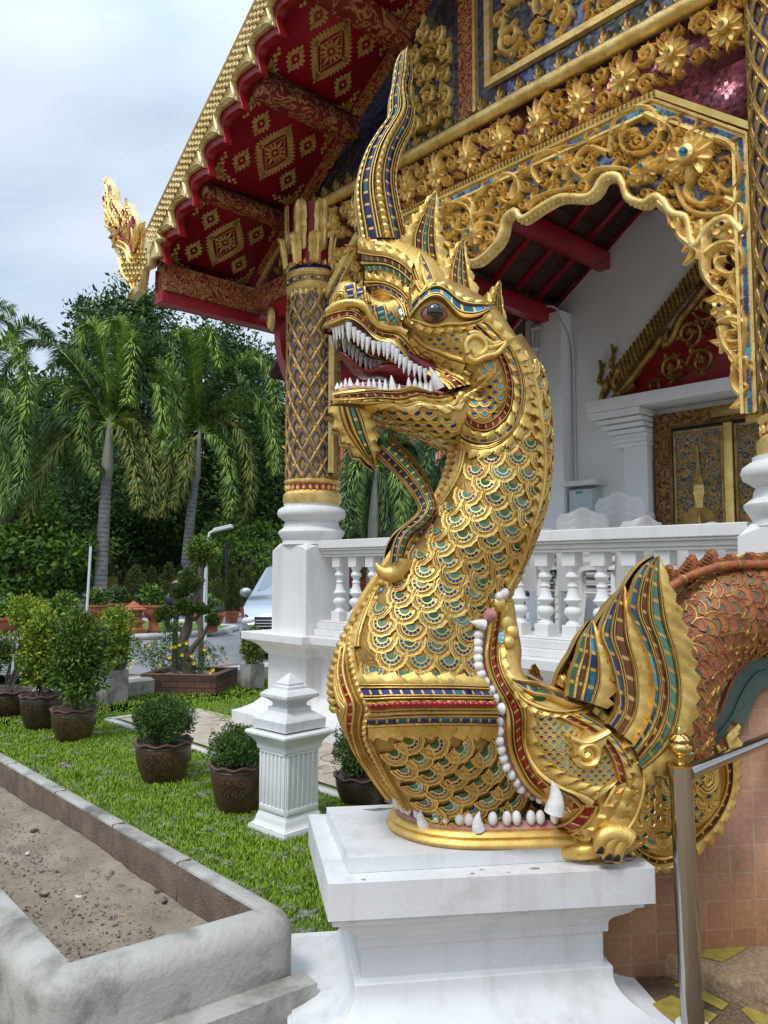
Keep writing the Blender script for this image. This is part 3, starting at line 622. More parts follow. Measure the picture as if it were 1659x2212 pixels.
for a, b in zip([-1.18] + [p[0] for p in PUR[:-1]], [p[0] for p in PUR]): sten((a + b) / 2 + .01)
mb.build('stencil', sof, smooth=0)
# bargeboard in the shape of a scaled naga body
YB = -1.24
def bb(z, pts): return [T.on(1, *z(p), YB)[[0, 2]] for p in pts]
top = bb(Z7, [(235, 1100), (760, 0)]); tdir = nrm(top[1] - top[0]); tn = np.array([tdir[1], -tdir[0]]); hooks = [bb(Z7, [p])[0] for p in [(285, 1235), (360, 1095), (445, 950), (515, 800), (590, 650), (665, 475), (740, 305), (830, 125)]]
hk = [(h - top[0]) @ tdir for h in hooks]; step = np.mean(np.diff(hk)); wid = np.mean([(h - top[0]) @ tn for h in hooks])
def BP(a, b): return top[0] + tdir * a + tn * b
def edge(a0, n, o=0., sc_=1.):
    P = []
    for k in range(n):
        for u, v in ((0, 1.0), (.06, .90), (.12, .70), (.22, .56), (.35, .545), (.5, .60), (.65, .70), (.8, .78), (.92, .86)): P.append(BP(a0 + (k + u) * step, wid * v * sc_ + o))
    return P
NK = 16; a0 = hk[0]; E1 = edge(a0, NK)
mb = MB(); poly = E1 + [BP(a0 + NK * step, wid * .9), BP(a0 + NK * step, 0), BP(a0 - .15, 0), BP(a0 - .2, wid * .6)]
mb.prism([tuple(p) for p in poly], lambda a, b, d: V3(a, YB - d, b), 0, .05, 'gold_pale'); E2 = edge(a0 - .02, NK, .075)
poly2 = [p for p in E2] + [BP(a0 + NK * step, 0.02), BP(a0 - .1, 0.02), BP(a0 - .1, wid * .8)]
mb.prism([tuple(p) for p in poly2], lambda a, b, d: V3(a, YB - d, b), -.09, -.002, 'lacquer_bright')
FB = lambda a, b, d=0: V3(*(lambda p: (p[0], YB - .05 - d, p[1]))(BP(a, b)))
barge = mb.build('bargeboard', temple, smooth=0, bevel=.008); mb = MB()
for P, w_ in ((np.array([BP(a0 - .1, .02), BP(a0 + NK * step, .02)]), .012), (np.array([BP(a0 - .1, .05), BP(a0 + NK * step, .05)]), .008)): vine(mb, P, w_, lambda a, b, d=0: V3(a, YB - .05 - d, b), .02, 'gold_pale')
Ei = cr_spline(np.array([p - tn * .03 for p in E1[:9 * NK]]), 60 * NK // 4); vine(mb, Ei, .012, lambda a, b, d=0: V3(a, YB - .05 - d, b), .02, 'gold_pale')
def uscale(mb, fn, a, b, r, h, m, dr=-1):
    G = []
    for q in np.linspace(-.1, math.pi + .1, 7):
        G.append([fn(a + dr * r * k * math.sin(q), b + r * k * math.cos(q), h * e) for k, e in ((1.05, -.2), (1, .8), (.78, 1.), (.6, .45), (.3, .75), (.05, .5))])
    mb.grid(G, m)
a = a0
while a < a0 + NK * step:
    for r_ in range(4):
        b = .09 + r_ * (wid * .56 - .11) / 3
        if b > wid * .56: continue
        uscale(mb, FB, a + (r_ % 2) * .03, b, .040, .028, 'gold_pale')
    a += .066
for k in range(NK):
    for q in (.2, .12): pass
# roof-edge leaves along the top of the board
mb.build('scales', barge, smooth=60); mb = MB(); a = a0
while a < a0 + NK * step:
    P = [BP(a, .0), BP(a + .10, -.055), BP(a + .16, -.0)]; mb.prism([tuple(p) for p in P], lambda a_, b_, d: V3(a_, YB - d, b_), -.05, .03, 'glass_blue' if False else 'roof_glaze'); a += .22
mb.build('roof_edge', barge, smooth=0)
# naga finial at the foot of the bargeboard
def Z9(p): return (207.4 + .27084 * p[0], 345.6 + .27084 * p[1])
nag = [(120, 145), (150, 190), (182, 250), (185, 320), (225, 380), (268, 440), (278, 400), (297, 352), (325, 400), (345, 470), (362, 540), (372, 600), (385, 555), (440, 572), (432, 640), (500, 520), (560, 640), (500, 680), (470, 760), (470, 860), (420, 880), (410, 960), (385, 1060), (310, 1122), (325, 1010), (270, 970), (225, 880), (222, 780), (195, 740), (172, 690), (158, 625), (190, 615), (165, 600), (130, 560), (128, 500), (112, 400), (125, 290), (118, 210)]
mb = MB(); mb.prism([tuple(p) for p in bb(Z9, nag)], lambda a, b, d: V3(a, YB - d, b), -.02, .07, 'gold_pale')
fin = mb.build('naga_finial', barge, smooth=0, bevel=.012); mb = MB(); FN = lambda a, b, d=0: V3(a, YB - .065 - d, b)
def zc(P, n=16): return cr_spline(bb(Z9, P), n)
for P, w_, m_ in (([(235, 660), (300, 700), (340, 800), (410, 760), (430, 640)], .02, 'gold_bright'), ([(250, 640), (310, 670), (350, 760), (400, 700), (415, 600)], .015, 'lacquer_bright'), ([(225, 700), (290, 740), (330, 840), (420, 820)], .02, 'gold_bright'), ([(130, 540), (170, 560), (210, 540), (250, 560)], .02, 'gold_bright'),
                  ([(160, 640), (180, 620), (230, 600), (240, 560)], .012, 'tooth'), ([(140, 570), (170, 585), (220, 570)], .01, 'tooth'), ([(130, 220), (150, 300), (160, 400), (200, 480), (240, 540)], .02, 'gold_bright'), ([(150, 210), (165, 300), (190, 380), (240, 450)], .012, 'lacquer_bright'), ([(135, 330), (140, 420), (170, 490), (160, 540)], .015, 'gold_bright'),
                  ([(300, 400), (310, 500), (330, 620), (320, 700)], .012, 'lacquer_bright'), ([(345, 560), (350, 640), (335, 700)], .012, 'gold_bright'), ([(240, 800), (260, 900), (320, 980), (400, 930)], .018, 'gold_bright'), ([(330, 1000), (350, 1050), (320, 1110)], .012, 'gold_bright')):
    vine(mb, zc(P), lambda u: w_ * (1.1 - .5 * u), FN, .03, m_)
for i in range(7):
    for j in range(8):
        c = (245 + j * 30 + (i % 2) * 15, 740 + i * 42)
        if inside(c, nag) and c[0] < 470: p = bb(Z9, [c])[0]; uscale(mb, lambda a, b, d=0: FN(a, b, d), p[0], p[1], .03, .02, 'gold_bright')
for i in range(26):
    for j in range(12):
        c = (118 + j * 27 + (i % 2) * 13, 165 + i * 24)
        if inside(c, nag) and c[1] < 730: leaf2(mb, bb(Z9, [c])[0], random.uniform(1.5, 2.3) if c[1] < 560 else random.uniform(.6, 1.2), .085, .017, FN, .03, random.choice(['gold_bright', 'gold_pale', 'gold_bright', 'gold_facade', 'lacquer_bright']))
for i in range(9): leaf2(mb, bb(Z9, [(150 + 8 * (i % 3), 250 + 32 * i)])[0], 1.9 - .2 * (i % 3), .09, .02, FN, .03, 'gold_bright')
mb.build('carving', fin, smooth=60)
# ---------------------------------------------------------------- inside the porch
WY = 3.3; IR = lambda t: 4.43 + .70 * t
mb = MB(); slab(mb, [(.36, .95), (6.5, .95), (6.5, 8.6), (.36, IR(.36) + .1)], WY, WY + .3, 'inner_wall'); mb.box(.355, .89, WY - .22, WY + .001, .95, IR(.36) + .02, 'inner_wall'); mb.box(.355, .40, WY + .3, 6.0, .95, IR(.36) + .05, 'inner_wall')
wall = mb.build('inner_wall', temple, smooth=0, bevel=.004)
mb = MB(); slab(mb, [(-1.0, IR(-1.0)), (5.6, IR(5.6)), (5.6, IR(5.6) + .06), (-1.0, IR(-1.0) + .06)], .13, WY + .6, 'dark_tiles')
for i in range(24): a = -1.0 + .28 * i; slab(mb, [(a, IR(a) - .022), (a + .26, IR(a + .26) - .008), (a + .26, IR(a + .26) + .001), (a, IR(a) + .001)], .14, WY, 'dark_tiles')
ceil = mb.build('ceiling', temple, smooth=0)
for t in (-.62, -.09, .64, 1.37, 2.1, 2.83, 3.56):
    mb = MB(); mb.box(t - .075, t + .075, .14, WY - .001, 4.155 + .70 * t, 4.155 + .70 * t + .2, 'lacquer'); mb.build('purlin', ceil, smooth=0, bevel=.005)
mb = MB()
for i in range(8): y = .35 + .42 * i; slab(mb, [(-1.0, IR(-1) - .08), (5.5, IR(5.5) - .08), (5.5, IR(5.5) - .023), (-1.0, IR(-1) - .023)], y, y + .07, 'lacquer')
mb.build('rafters', ceil, smooth=0)
# door, its frame, capitals, lintel and gilded pediment
DM = 2.84
mb = MB(); mb.box(1.34, 2 * DM - 1.34, WY - .42, WY - .0, 3.33, 3.465, 'inner_wall')
for s in (1, -1):
    X = lambda a: DM + s * (a - DM)
    def bx(a, b, y, z0, z1): mb.box(min(X(a), X(b)), max(X(a), X(b)), WY - y, WY - .002, z0, z1, 'inner_wall')
    bx(1.68, 1.96, .20, .95, 2.92); bx(1.60, 1.96, .10, .95, 2.90)
    for k, (e, z) in enumerate(((.02, 2.92), (.05, 2.97), (.02, 3.02), (.07, 3.07), (.11, 3.13), (.15, 3.19), (.2, 3.25))): bx(1.60 - e * 1.2, 1.97 + e * .1, .2 + e, z, z + (.05 if k < 6 else .078) - .002)
mb.build('door_surround', wall, smooth=0, bevel=.006)
mb = MB(); mb.box(2.0, 2 * DM - 2.0, WY - .10, WY - .003, .95, 3.26, 'brown_gold'); mb.box(2.18, 2 * DM - 2.18, WY - .13, WY - .101, .95, 3.11, 'gold_old_shade'); df = mb.build('door_frame', wall, smooth=0)
mb = MB(); mb.box(DM - .18, DM + .18, WY - .112, WY - .101, 3.14, 3.23, 'gold_flat'); mb.build('plaque', df, smooth=0)
mb = MB(); mb.box(2.215, 2 * DM - 2.215, WY - .132, WY - .12, .95, 3.08, 'dark'); mb.build('door_recess', df, smooth=0)
for s in (1, -1):
    mb = MB(); xa, xb = (2.24, DM - .05) if s > 0 else (DM + .05, 2 * DM - 2.24)
    mb.box(xa, xb, WY - .15, WY - .133, .96, 3.04, 'black_gold'); FD = lambda a, b, d=0: V3(a, WY - .15 - d, b)
    ribbon(mb, [(xa + .02, .97), (xa + .02, 3.02), (xb - .02, 3.02), (xb - .02, .97)], [(-.015, 0), (-.012, .01), (.012, .01), (.015, 0)], FD, 'gold_old_shade')
    cx = (xa + xb) / 2
    def fig(pts, m='gold_old_shade', d=.008): mb.prism([(cx + a * .2, b) for a, b in pts], FD, 0, d, m)
    fig([(-.9, .96), (-.75, 1.9), (-1.1, 2.02), (-.5, 2.2), (-.15, 2.25), (.15, 2.25), (.5, 2.2), (1.1, 2.02), (.75, 1.9), (.9, .96)]); fig([(-.2, 2.2), (-.22, 2.28), (-.3, 2.36), (-.26, 2.46), (0, 2.5), (.26, 2.46), (.3, 2.36), (.22, 2.28), (.2, 2.2)], 'gold_facade', .014)
    fig([(-.3, 2.44), (-.16, 2.54), (-.1, 2.64), (-.03, 2.86), (.03, 2.86), (.1, 2.64), (.16, 2.54), (.3, 2.44)], 'gold_old_shade', .018); fig([(-.6, 1.95), (-.1, 1.98), (0, 2.15), (.1, 1.98), (.6, 1.95), (.5, 1.85), (0, 1.8), (-.5, 1.85)], 'gold_facade', .016)
    for a, b in ((-.12, 2.39), (.12, 2.39)): mb.box(cx + a * .2 - .008, cx + a * .2 + .008, WY - .166, WY - .160, b, b + .006, 'dark')
    scrollfill(mb, [(xa + .04, .98), (xb - .04, .98), (xb - .04, 3.0), (xa + .04, 3.0)], FD, .006, 'gold_old_shade', .025, .05, 1600, [(cx, z, .13) for z in np.arange(1.0, 2.3, .12)] + [(cx, 2.4, .07), (cx, 2.6, .05)], seed=20 + s, buds=3)
    mb.build('door_leaf', df, smooth=40)
mb = MB(); mb.box(DM - .045, DM + .045, WY - .19, WY - .134, .96, 3.06, 'gold_bright'); mb.build('door_post', df, smooth=0, bevel=.01)
def wp(P): return [T.on(1, *p, WY - .05)[[0, 2]] for p in P]
Z10 = lambda p: (1244.3 + .2929 * p[0], 518.5 + .2929 * p[1])
rk = wp([Z10(p) for p in [(240, 1215), (300, 1160), (420, 1010), (540, 850), (640, 710), (655, 700), (665, 770), (720, 700), (760, 600), (860, 470), (980, 310), (1100, 140)]])
mb = MB(); redp = [(1.5, 3.47), (2 * DM - 1.5, 3.47)] + [(2 * DM - p[0], p[1]) for p in rk[1:]] + [tuple(p) for p in rk[:0:-1]]
apex = (DM, rk[-1][1] + (DM - rk[-1][0]) * 1.0); redp = [(1.45, 3.47), (2 * DM - 1.45, 3.47), apex]
mb.prism(redp, lambda a, b, d: V3(a, WY - d, b), .003, .04, 'lacquer_bright'); ped = mb.build('door_pediment', wall, smooth=0); mb = MB(); FW = lambda a, b, d=0: V3(a, WY - .04 - d, b)
for s in (1, -1):
    Q = np.array([(DM + s * (p[0] - DM), p[1]) for p in rk] + [apex])
    ribbon(mb, cr_spline(Q, 60), [(-.045, -.03), (-.04, .04), (0, .06), (.04, .04), (.045, -.03)] if s > 0 else [(-.045, -.03), (-.04, .04), (0, .06), (.04, .04), (.045, -.03)], FW, 'gold_old_shade')
    d = nrm(Q[-1] - Q[0]); n_ = np.array([-d[1], d[0]]) * s; L0 = np.linalg.norm(Q[-1] - Q[0])
    for r_ in range(3):
        for k in range(int(L0 / .06)):
            c = Q[0] + d * (.15 + k * .06 + .03 * (r_ % 2)) + n_ * (.05 + r_ * .055); leaf2(mb, c, math.pi / 2, .13, .036, FW, .035, 'gold_old_shade')
    for ox, oz in ((-.06, .0), (.10, .16)):
        P = cr_spline([(Q[0][0] + s * (ox + .25), Q[0][1] + oz + .02), (Q[0][0] + s * (ox + .05), Q[0][1] + oz - .04), (Q[0][0] + s * (ox - .03), Q[0][1] + oz + .08), (Q[0][0] + s * (ox + .03), Q[0][1] + oz + .22), (Q[0][0] + s * (ox - .06), Q[0][1] + oz + .30), (Q[0][0] + s * (ox - .02), Q[0][1] + oz + .42), (Q[0][0] + s * (ox - .04), Q[0][1] + oz + .55)], 24)
        vine(mb, P, lambda u: .045 * (1 + .9 * math.exp(-((u - .6) / .12) ** 2)) * (1.05 - u * .9), FW, .06, 'gold_old_shade')
        for k in range(5): leaf2(mb, P[8 + 3 * k], s * -.3 + (math.pi if s < 0 else 0) + 1.2 * s, .08, .02, FW, .05, 'gold_old_shade')
scrollfill(mb, [(1.75, 3.52), (2 * DM - 1.75, 3.52), (DM + .25, 4.75), (DM - .25, 4.75)], FW, .035, 'gold_old_shade', .07, .17, 700, [(DM, 3.7, .14)], seed=31, wv=.09, buds=6)
mb.build('gilding', ped, smooth=60)
# ---------------------------------------------------------------- things on the porch
mat('plastic', (.74, .72, .69), .4, var=(.66, .64, .60), vs=4); mat('plastic_new', (.72, .74, .80), .35); mat('pvc', (.62, .62, .60), .5); mat('box_grey', (.48, .53, .54), .4); mat('green_label', (.02, .28, .20), .4); mat('red_label', (.55, .03, .04), .4)
mat('lamp_glass', (.35, .34, .30), .1, spec=.8); mat('lamp_metal', (.55, .53, .50), .4, .3); mat('table_dark', (.03, .025, .03), .35)
lan = empty('hanging_lantern', 'small white lantern with glass panes hanging from the red porch beam', 'lantern', T.world((.55, 3.03, 4.33)), T.a)
mb = MB(); mb.lathe([(.01, .30), (.02, .27), (.05, .25), (.085, .20), (.09, .19), (.07, .18)], 8, (0, 0, 0), 'lamp_metal'); mb.lathe([(.07, -.05), (.05, -.08), (.02, -.10), (.025, -.12), (.01, -.15)], 8, (0, 0, 0), 'lamp_metal')
for k in range(8): a = k * math.pi / 4; mb.tube([(.075 * math.cos(a), .075 * math.sin(a), .19), (.062 * math.cos(a), .062 * math.sin(a), -.05)], .006, 'lamp_metal', 5)
mb.tube([(0, 0, .29), (0, 0, .42)], .006, 'lamp_metal', 5); mb.build('lantern_frame', lan, smooth=30)
mb = MB(); mb.lathe([(.07, .185), (.058, -.05)], 8, (0, 0, 0), 'lamp_glass'); mb.build('glass', lan, smooth=30)
eb = empty('electric_box', 'grey metal electric box with a green label under a white shelf on the porch wall', 'electric box', T.world((.9, 3.3, 1.9)), T.a)
mb = MB(); mb.box(.02, .36, -.16, -.001, .0, .60, 'box_grey'); mb.build('case', eb, bevel=.004); mb = MB(); mb.box(.035, .345, -.172, -.161, .015, .585, 'box_grey'); d = mb.build('door', eb, bevel=.002)
mb = MB(); mb.box(.13, .22, -.175, -.1725, .55, .575, 'green_label'); mb.box(.26, .30, -.175, -.1725, .2, .25, 'dark'); mb.build('label', d, smooth=0)
mb = MB(); mb.box(-.06, .44, -.24, .0, .64, .70, 'white_wall'); mb.build('shelf', eb, bevel=.004)
mb = MB(); P = cr_spline([(.50, 3.05, 4.74), (.62, 3.05, 4.78), (.80, 3.05, 4.76), (.91, 3.07, 4.60), (.925, 3.26, 4.3), (.93, 3.28, 3.4), (.93, 3.28, 2.6)], 40)
mb.tube(P, .014, 'pvc', 8, up=(1, 0, 0)); pv = tag(mb.build('conduit', None, smooth=50), 'thin grey electric conduit bending down the white porch wall', 'conduit'); pv.location = (-.71, 7.9, 0); pv.rotation_euler.z = T.a
def chair(name, m, label, group):
    o = empty(name, label, 'chair', group=group); mb = MB(); G = []
    for i, z in enumerate(np.linspace(.40, .83, 9)):
        u = i / 8; hw = .215 + .03 * math.sin(u * 2) - (.09 * max(0, u - .7) / .3) ** 1.0 - (.06 if i == 8 else 0)
        G.append([(q * hw, .20 + .10 * u - .05 * (1 - q * q) * -1 + .02, z - .05 * q * q * (1 if i == 8 else 0)) for q in np.linspace(-1, 1, 9)])
    A = np.array(G); mb.grid(A, m); mb.grid(A + V3(0, .008, 0), m, flip=True); mb.build('backrest', o, smooth=60)
    mb = MB(); mb.box(-.21, .21, -.21, .22, .40, .415, m); mb.box(-.21, .21, -.215, -.2, .37, .402, m); mb.build('seat', o, bevel=.01)
    for s in (-1, 1):
        mb = MB(); P = cr_spline([(s * .23, .25, .62), (s * .26, .05, .62), (s * .26, -.15, .60), (s * .235, -.20, .5), (s * .22, -.2, .41)], 12); mb.sweep(P, [(-.02, -.007), (.02, -.007), (.02, .007), (-.02, .007)], m, up=(s, 0, .1)); mb.build('arm', o, smooth=40)
    for sx in (-1, 1):
        for sy in (-1, 1):
            mb = MB(); mb.sweep([(sx * .20, sy * .19, .41), (sx * .235, sy * .235, 0)], [(-.022, -.02), (.022, -.02), (.006, .02), (-.006, .02)], m, up=(-sx, -sy, 0)); mb.build('leg', o, smooth=40)
    return o
def stackc(src, x, y, n, rz, label, first=False, dz=.075, z0=.95):
    for k in range(n):
        c = src if (first and k == 0) else copy_thing(src)
        c.location = T.world((x, y, z0 + k * dz)); c.rotation_euler.z = T.a + rz
        st = label.split(' of ', 1)[-1]; q = ['lowest', 'second lowest', 'third lowest', 'fourth from the floor', 'fifth from the floor', 'sixth from the floor', 'seventh from the floor'][k] if k < n - 1 else 'topmost'
        c['label'] = q + ' white chair in ' + st; c['group'] = 'white plastic chairs stacked in ' + st
ch = chair('plastic_chair', 'plastic', 'white plastic chair', 'x')
stackc(ch, 2.14, 2.3, 8, R(200), 'white plastic armchair of the tall stack before the door pilaster', True, dz=.075)
stackc(ch, 1.98, 1.75, 6, R(215), 'white plastic armchair of the stack below the electric box', dz=.07)
stackc(ch, 1.70, 1.55, 6, R(160), 'white plastic armchair of the stack left of the electric box', dz=.07)
stackc(ch, 1.28, 1.25, 6, R(200), 'white plastic armchair of the stack nearest the naga neck', dz=.065)
stackc(ch, 2.75, 1.1, 4, R(250), 'white plastic armchair of the low stack behind the fourth visible baluster', dz=.07)
stackc(ch, 3.3, 1.3, 3, R(230), 'white plastic armchair of the low stack in front of the temple door', dz=.07)
tb = empty('low_table', 'dark low table standing among chairs behind the balusters', 'table', T.world((1.7, .7, .95)), T.a)
mb = MB(); mb.box(-.7, .25, -.25, .25, .36, .40, 'table_dark'); mb.build('tabletop', tb, bevel=.004)
for x in (-.65, .2):
    for y in (-.2, .2): mb = MB(); mb.box(x - .02, x + .02, y - .02, y + .02, 0, .359, 'table_dark'); mb.build('leg', tb)
# ================================================================ THE NAGA STATUE
naga = empty('naga_statue', 'golden horned naga with open toothed jaws rising from a makara mouth on a pedestal', 'statue', tuple(S.o), S.a)
ZD = lambda p: p
CAMS = S.loc((0, 0, CAMH))
def sp(z, pts, y=0.):
    "traced points -> statue plane(s)"
    n = len(pts); yy = np.interp(np.linspace(0, 1, n), np.linspace(0, 1, len(y)), y) if hasattr(y, '__len__') else [y] * n
    return np.array([S.on(1, *z(p), yy[i]) for i, p in enumerate(pts)])
def sproj(p):
    q = S.world(p); d = q - V3(0, 0, CAMH); cp, sp_ = math.cos(PITCH), math.sin(PITCH); f = d[1] * cp + d[2] * sp_; u = -d[1] * sp_ + d[2] * cp
    return CX + FPX * d[0] / f, CY - FPX * u / f
CORE_V, CORE_F, NC = [], [], 0
def loft(st, z=ZD, n=60, N=40, ex=2.4, m='gold', mb=None, core=True, yo=0., caps=True):
    "st rows: (ax, ay, bx, by, half width[, y]) -> swept closed body"
    global NC
    A = np.array([S.on(1, *z((r[0], r[1])), yo) for r in st]); B = np.array([S.on(1, *z((r[2], r[3])), yo) for r in st])
    D = np.column_stack([A[:, 0], A[:, 2], B[:, 0], B[:, 2], [r[4] for r in st], [r[5] if len(r) > 5 else yo for r in st]])
    D = cr_spline(D, n); G = np.zeros((n, N, 3)); th = np.linspace(0, 2 * math.pi, N, endpoint=False)
    c, s = np.cos(th), np.sin(th); c = np.sign(c) * abs(c) ** (2 / ex); s = np.sign(s) * abs(s) ** (2 / ex)
    for i, r in enumerate(D):
        cx, cz, ex_, ez = (r[0] + r[2]) / 2, (r[1] + r[3]) / 2, (r[2] - r[0]) / 2, (r[3] - r[1]) / 2
        G[i, :, 0] = cx + ex_ * c; G[i, :, 2] = cz + ez * c; G[i, :, 1] = r[5] + max(r[4], .002) * s
    if mb is not None:
        mb.grid(G, m, cv=True)
        if caps:
            for e in (0, -1): mb.add(np.vstack([G[e], G[e].mean(0)]), [(k, (k + 1) % N, N) for k in range(N)], m)
    if core:
        CORE_V.extend([tuple(p) for p in G.reshape(-1, 3)]); CORE_F.extend([(NC + i * N + j, NC + (i + 1) * N + j, NC + (i + 1) * N + (j + 1) % N, NC + i * N + (j + 1) % N) for i in range(n - 1) for j in range(N)]); NC += n * N
    return G
def ellip(mb, z, c, r, hw, y, m='gold', core=True):
    global NC
    o = S.on(1, *z(c), y); e = S.on(1, z(c)[0] + r[0], z(c)[1] + r[1], y); R3 = (abs(e[0] - o[0]), hw, abs(e[2] - o[2])); k = len(mb.V); mb.ball(o, R3, m, 20, 13)
    if core: P = mb.V[-1]; CORE_V.extend([tuple(p) for p in P]); CORE_F.extend([(NC + i * 20 + j, NC + (i + 1) * 20 + j, NC + (i + 1) * 20 + (j + 1) % 20, NC + i * 20 + (j + 1) % 20) for i in range(12) for j in range(20)]); NC += len(P)
BV = None
def rebuild():
    global BV
    BV = BVHTree.FromPolygons([Vector(v) for v in CORE_V], CORE_F)
def hit(px, py, fb):
    o, d = S.ray(px, py); d = nrm(d); l, n, i, k = BV.ray_cast(Vector(o), Vector(d))
    if l is None or l[1] > .015: return S.on(1, px, py, fb), V3(0, -1, 0), False
    n = V3(*n); n = n if n @ d < 0 else -n
    return V3(*l), n, True
def smoothed(A, k=2):
    A = np.array(A, float)
    for _ in range(k): B = A.copy(); B[1:-1] = (A[:-2] + 2 * A[1:-1] + A[2:]) / 4; A = B
    return A
GM = ['glass_blue', 'glass_blue', 'glass_teal']
TILES = dict(blue=['glass_blue'] * 4 + ['glass_teal'], teal=['glass_teal'] * 5 + ['glass_cyan'] + ['glass_blue'], red=['glass_red'], brown=['glass_brown'], green=['glass_green'] * 3 + ['glass_jade'], jade=['glass_jade'], cyan=['glass_cyan', 'glass_teal'], gb=['glass_blue', 'glass_green'])
def bands(mb, L_, R_, spec, tile=.03, th=.015, per=.035, amp=.012, bulge=0., gm='gold', normals=None, hs=1., tip=False):
    "relief bands between two edge curves; spec rows: (v0, v1, height, kind, material)"
    ln = np.linalg.norm(np.diff((L_ + R_) / 2, axis=0), axis=1).sum(); nt = max(3, int(ln / tile)); n = nt * 5 + 1
    L_ = pl(L_, n); R_ = pl(R_, n); X = R_ - L_; wd = np.linalg.norm(X, axis=1); t = nrm(np.gradient((L_ + R_) / 2, axis=0)); nn = np.cross(t, X)
    mid = (L_ + R_) / 2
    if normals is not None: nn = pl(normals, n)
    else:
        sg = np.sign(((CAMS - mid) * nn).sum(1)); nn = nn * sg[:, None]
        nn = smoothed(nrm(nn + 1e-9), 6)
    nn = nrm(nn); wm = max(wd.max(), 1e-6)
    cols = [(0, -th, 'f', gm, 0)]
    for v0, v1, h, kind, m in spec:
        w_ = v1 - v0
        if kind == 'r': cols += [(v0, 0, 'f', gm, 0), (v0 + w_ * .12, h * .7, 'f', gm, 0), (v0 + w_ * .35, h, 'f', gm, 0), (v0 + w_ * .65, h, 'f', gm, 0), (v0 + w_ * .88, h * .7, 'f', gm, 0), (v1, 0, 'f', gm, 0)]
        elif kind == 'b': cols += [(v0, 0, 'f', gm, 0), (v0 + w_ * .25, h, 'b', gm, 0), (v0 + w_ * .5, h * 1.3, 'b', gm, 0), (v0 + w_ * .75, h, 'b', gm, 0), (v1, 0, 'f', gm, 0)]
        elif kind == 't': cols += [(v0, h, 't', m, 0), (v1, h, 'f', gm, 0)]
        elif kind == 'f': cols += [(v0, h, 'f', m or gm, 0), (v1, h, 'f', m or gm, 0)]
        elif kind == 's': cols += [(v0, h * .6, 'f', gm, 0), (v0 + w_ * .35, h, 'l', gm, .3), (v0 + w_ * .7, h * .9, 'l', gm, .7), (v1, h * .5, 'f', gm, 1)]
        elif kind == 'S': cols += [(v0, h * .5, 'l', gm, -1), (v0 + w_ * .3, h * .9, 'l', gm, -.7), (v0 + w_ * .65, h, 'f', gm, -.3), (v1, h * .6, 'f', gm, 0)]
    if gm in ('gold', 'gold_bright'):      # darker gold painted as shade into the grooves between the mouldings
        for i in range(1, len(cols) - 1):
            if cols[i][2] == 'f' and cols[i][1] <= .001 or (cols[i + 1][0] - cols[i][0] < .035 and cols[i][2] == 'f' and cols[i + 1][1] != cols[i][1] and cols[i][3] == gm and cols[i + 1][0] != cols[i][0]): cols[i] = cols[i][:3] + ('gold_old_shade',) + cols[i][4:]
    cols.append((cols[-1][0], -th, 'f', gm, cols[-1][4])); cols[0] = (cols[0][0], -th, 'f', gm, cols[1][4] if cols[1][4] < 0 else 0)
    s = np.concatenate([[0], np.cumsum(np.linalg.norm(np.diff(mid, axis=0), axis=1))]); P = np.zeros((n, len(cols), 3)); k = np.minimum(1, wd / wm * 1.6 + .1)
    for j, (v, h, kind, m, e) in enumerate(cols):
        ph = ((s / per) + abs(e) * .5) % 1.; d = np.zeros(n); hh = h * hs * k
        if e: d = np.sign(e) * abs(e) * amp * (ph - .3) * k
        if kind == 'l': hh = hh * (.55 + .6 * ph)
        if kind == 'b': hh = hh * (.45 + .75 * abs(np.sin(s / per * math.pi * 1.6)))
        hh = hh + bulge * np.sin(math.pi * np.clip(v, 0, 1)) * k * (h > -th)
        P[:, j] = L_ + X * v + nrm(X) * d[:, None] + nn * hh[:, None]
    kinds = [c[2] for c in cols]; ms = [c[3] for c in cols]; pick = {}
    def mf(i, j):
        if kinds[j] == 't':
            if i % 5 == 4: return gm
            q = (i // 5, j)
            if q not in pick: pick[q] = random.choice(TILES[ms[j]])
            return pick[q]
        return ms[j] if kinds[j] == 'f' and ms[j] in MATS else gm
    mb.grid(P, mf, flip=False)
def hp(z, pts, n, fb, lift=0.):
    P = cr_spline(np.array([z(p) for p in pts], float), n); H = [hit(p[0], p[1], fb) for p in P]; ok = [i for i in range(n) if H[i][2]]
    if ok and len(ok) < n:
        for i in range(n):
            if not H[i][2]: j = min(ok, key=lambda q: abs(q - i)); H[i] = (S.on(1, P[i][0], P[i][1], H[j][0][1]), H[j][1], True)
    A = smoothed([h[0] for h in H], 3); Nn = nrm(smoothed([h[1] for h in H], 4)); return A + Nn * lift, Nn
def patch(mb, z, Lp, Rp, spec, fb=-.15, lift=.004, n=60, ys=0, **k):
    A, n1 = hp(z, Lp, n, fb, lift); B, n2 = hp(z, Rp, n, fb, lift)
    if ys:      # a lip: the inner edge keeps the outer edge's distance
        Q = cr_spline(np.array([z(p) for p in Lp], float), n); A = smoothed(np.array([S.on(1, Q[i][0], Q[i][1], min(B[i][1], A[i][1]) + ys) for i in range(n)]), 3); n1 = n2
    bands(mb, A, B, spec, normals=nrm(n1 + n2), **k)
def strip(mb, z, P, w_, spec, fb=-.15, lift=.004, n=60, **k):
    A, nn = hp(z, P, n, fb, lift); t = nrm(np.gradient(A, axis=0)); sd = nrm(np.cross(t, nn)); bands(mb, A - sd * w_ / 2, A + sd * w_ / 2, spec, normals=nn, **k)
def plate(mb, z, Lp, Rp, spec, y=-.03, n=60, **k):
    bands(mb, cr_spline(sp(z, Lp, y), n), cr_spline(sp(z, Rp, y), n), spec, **k)
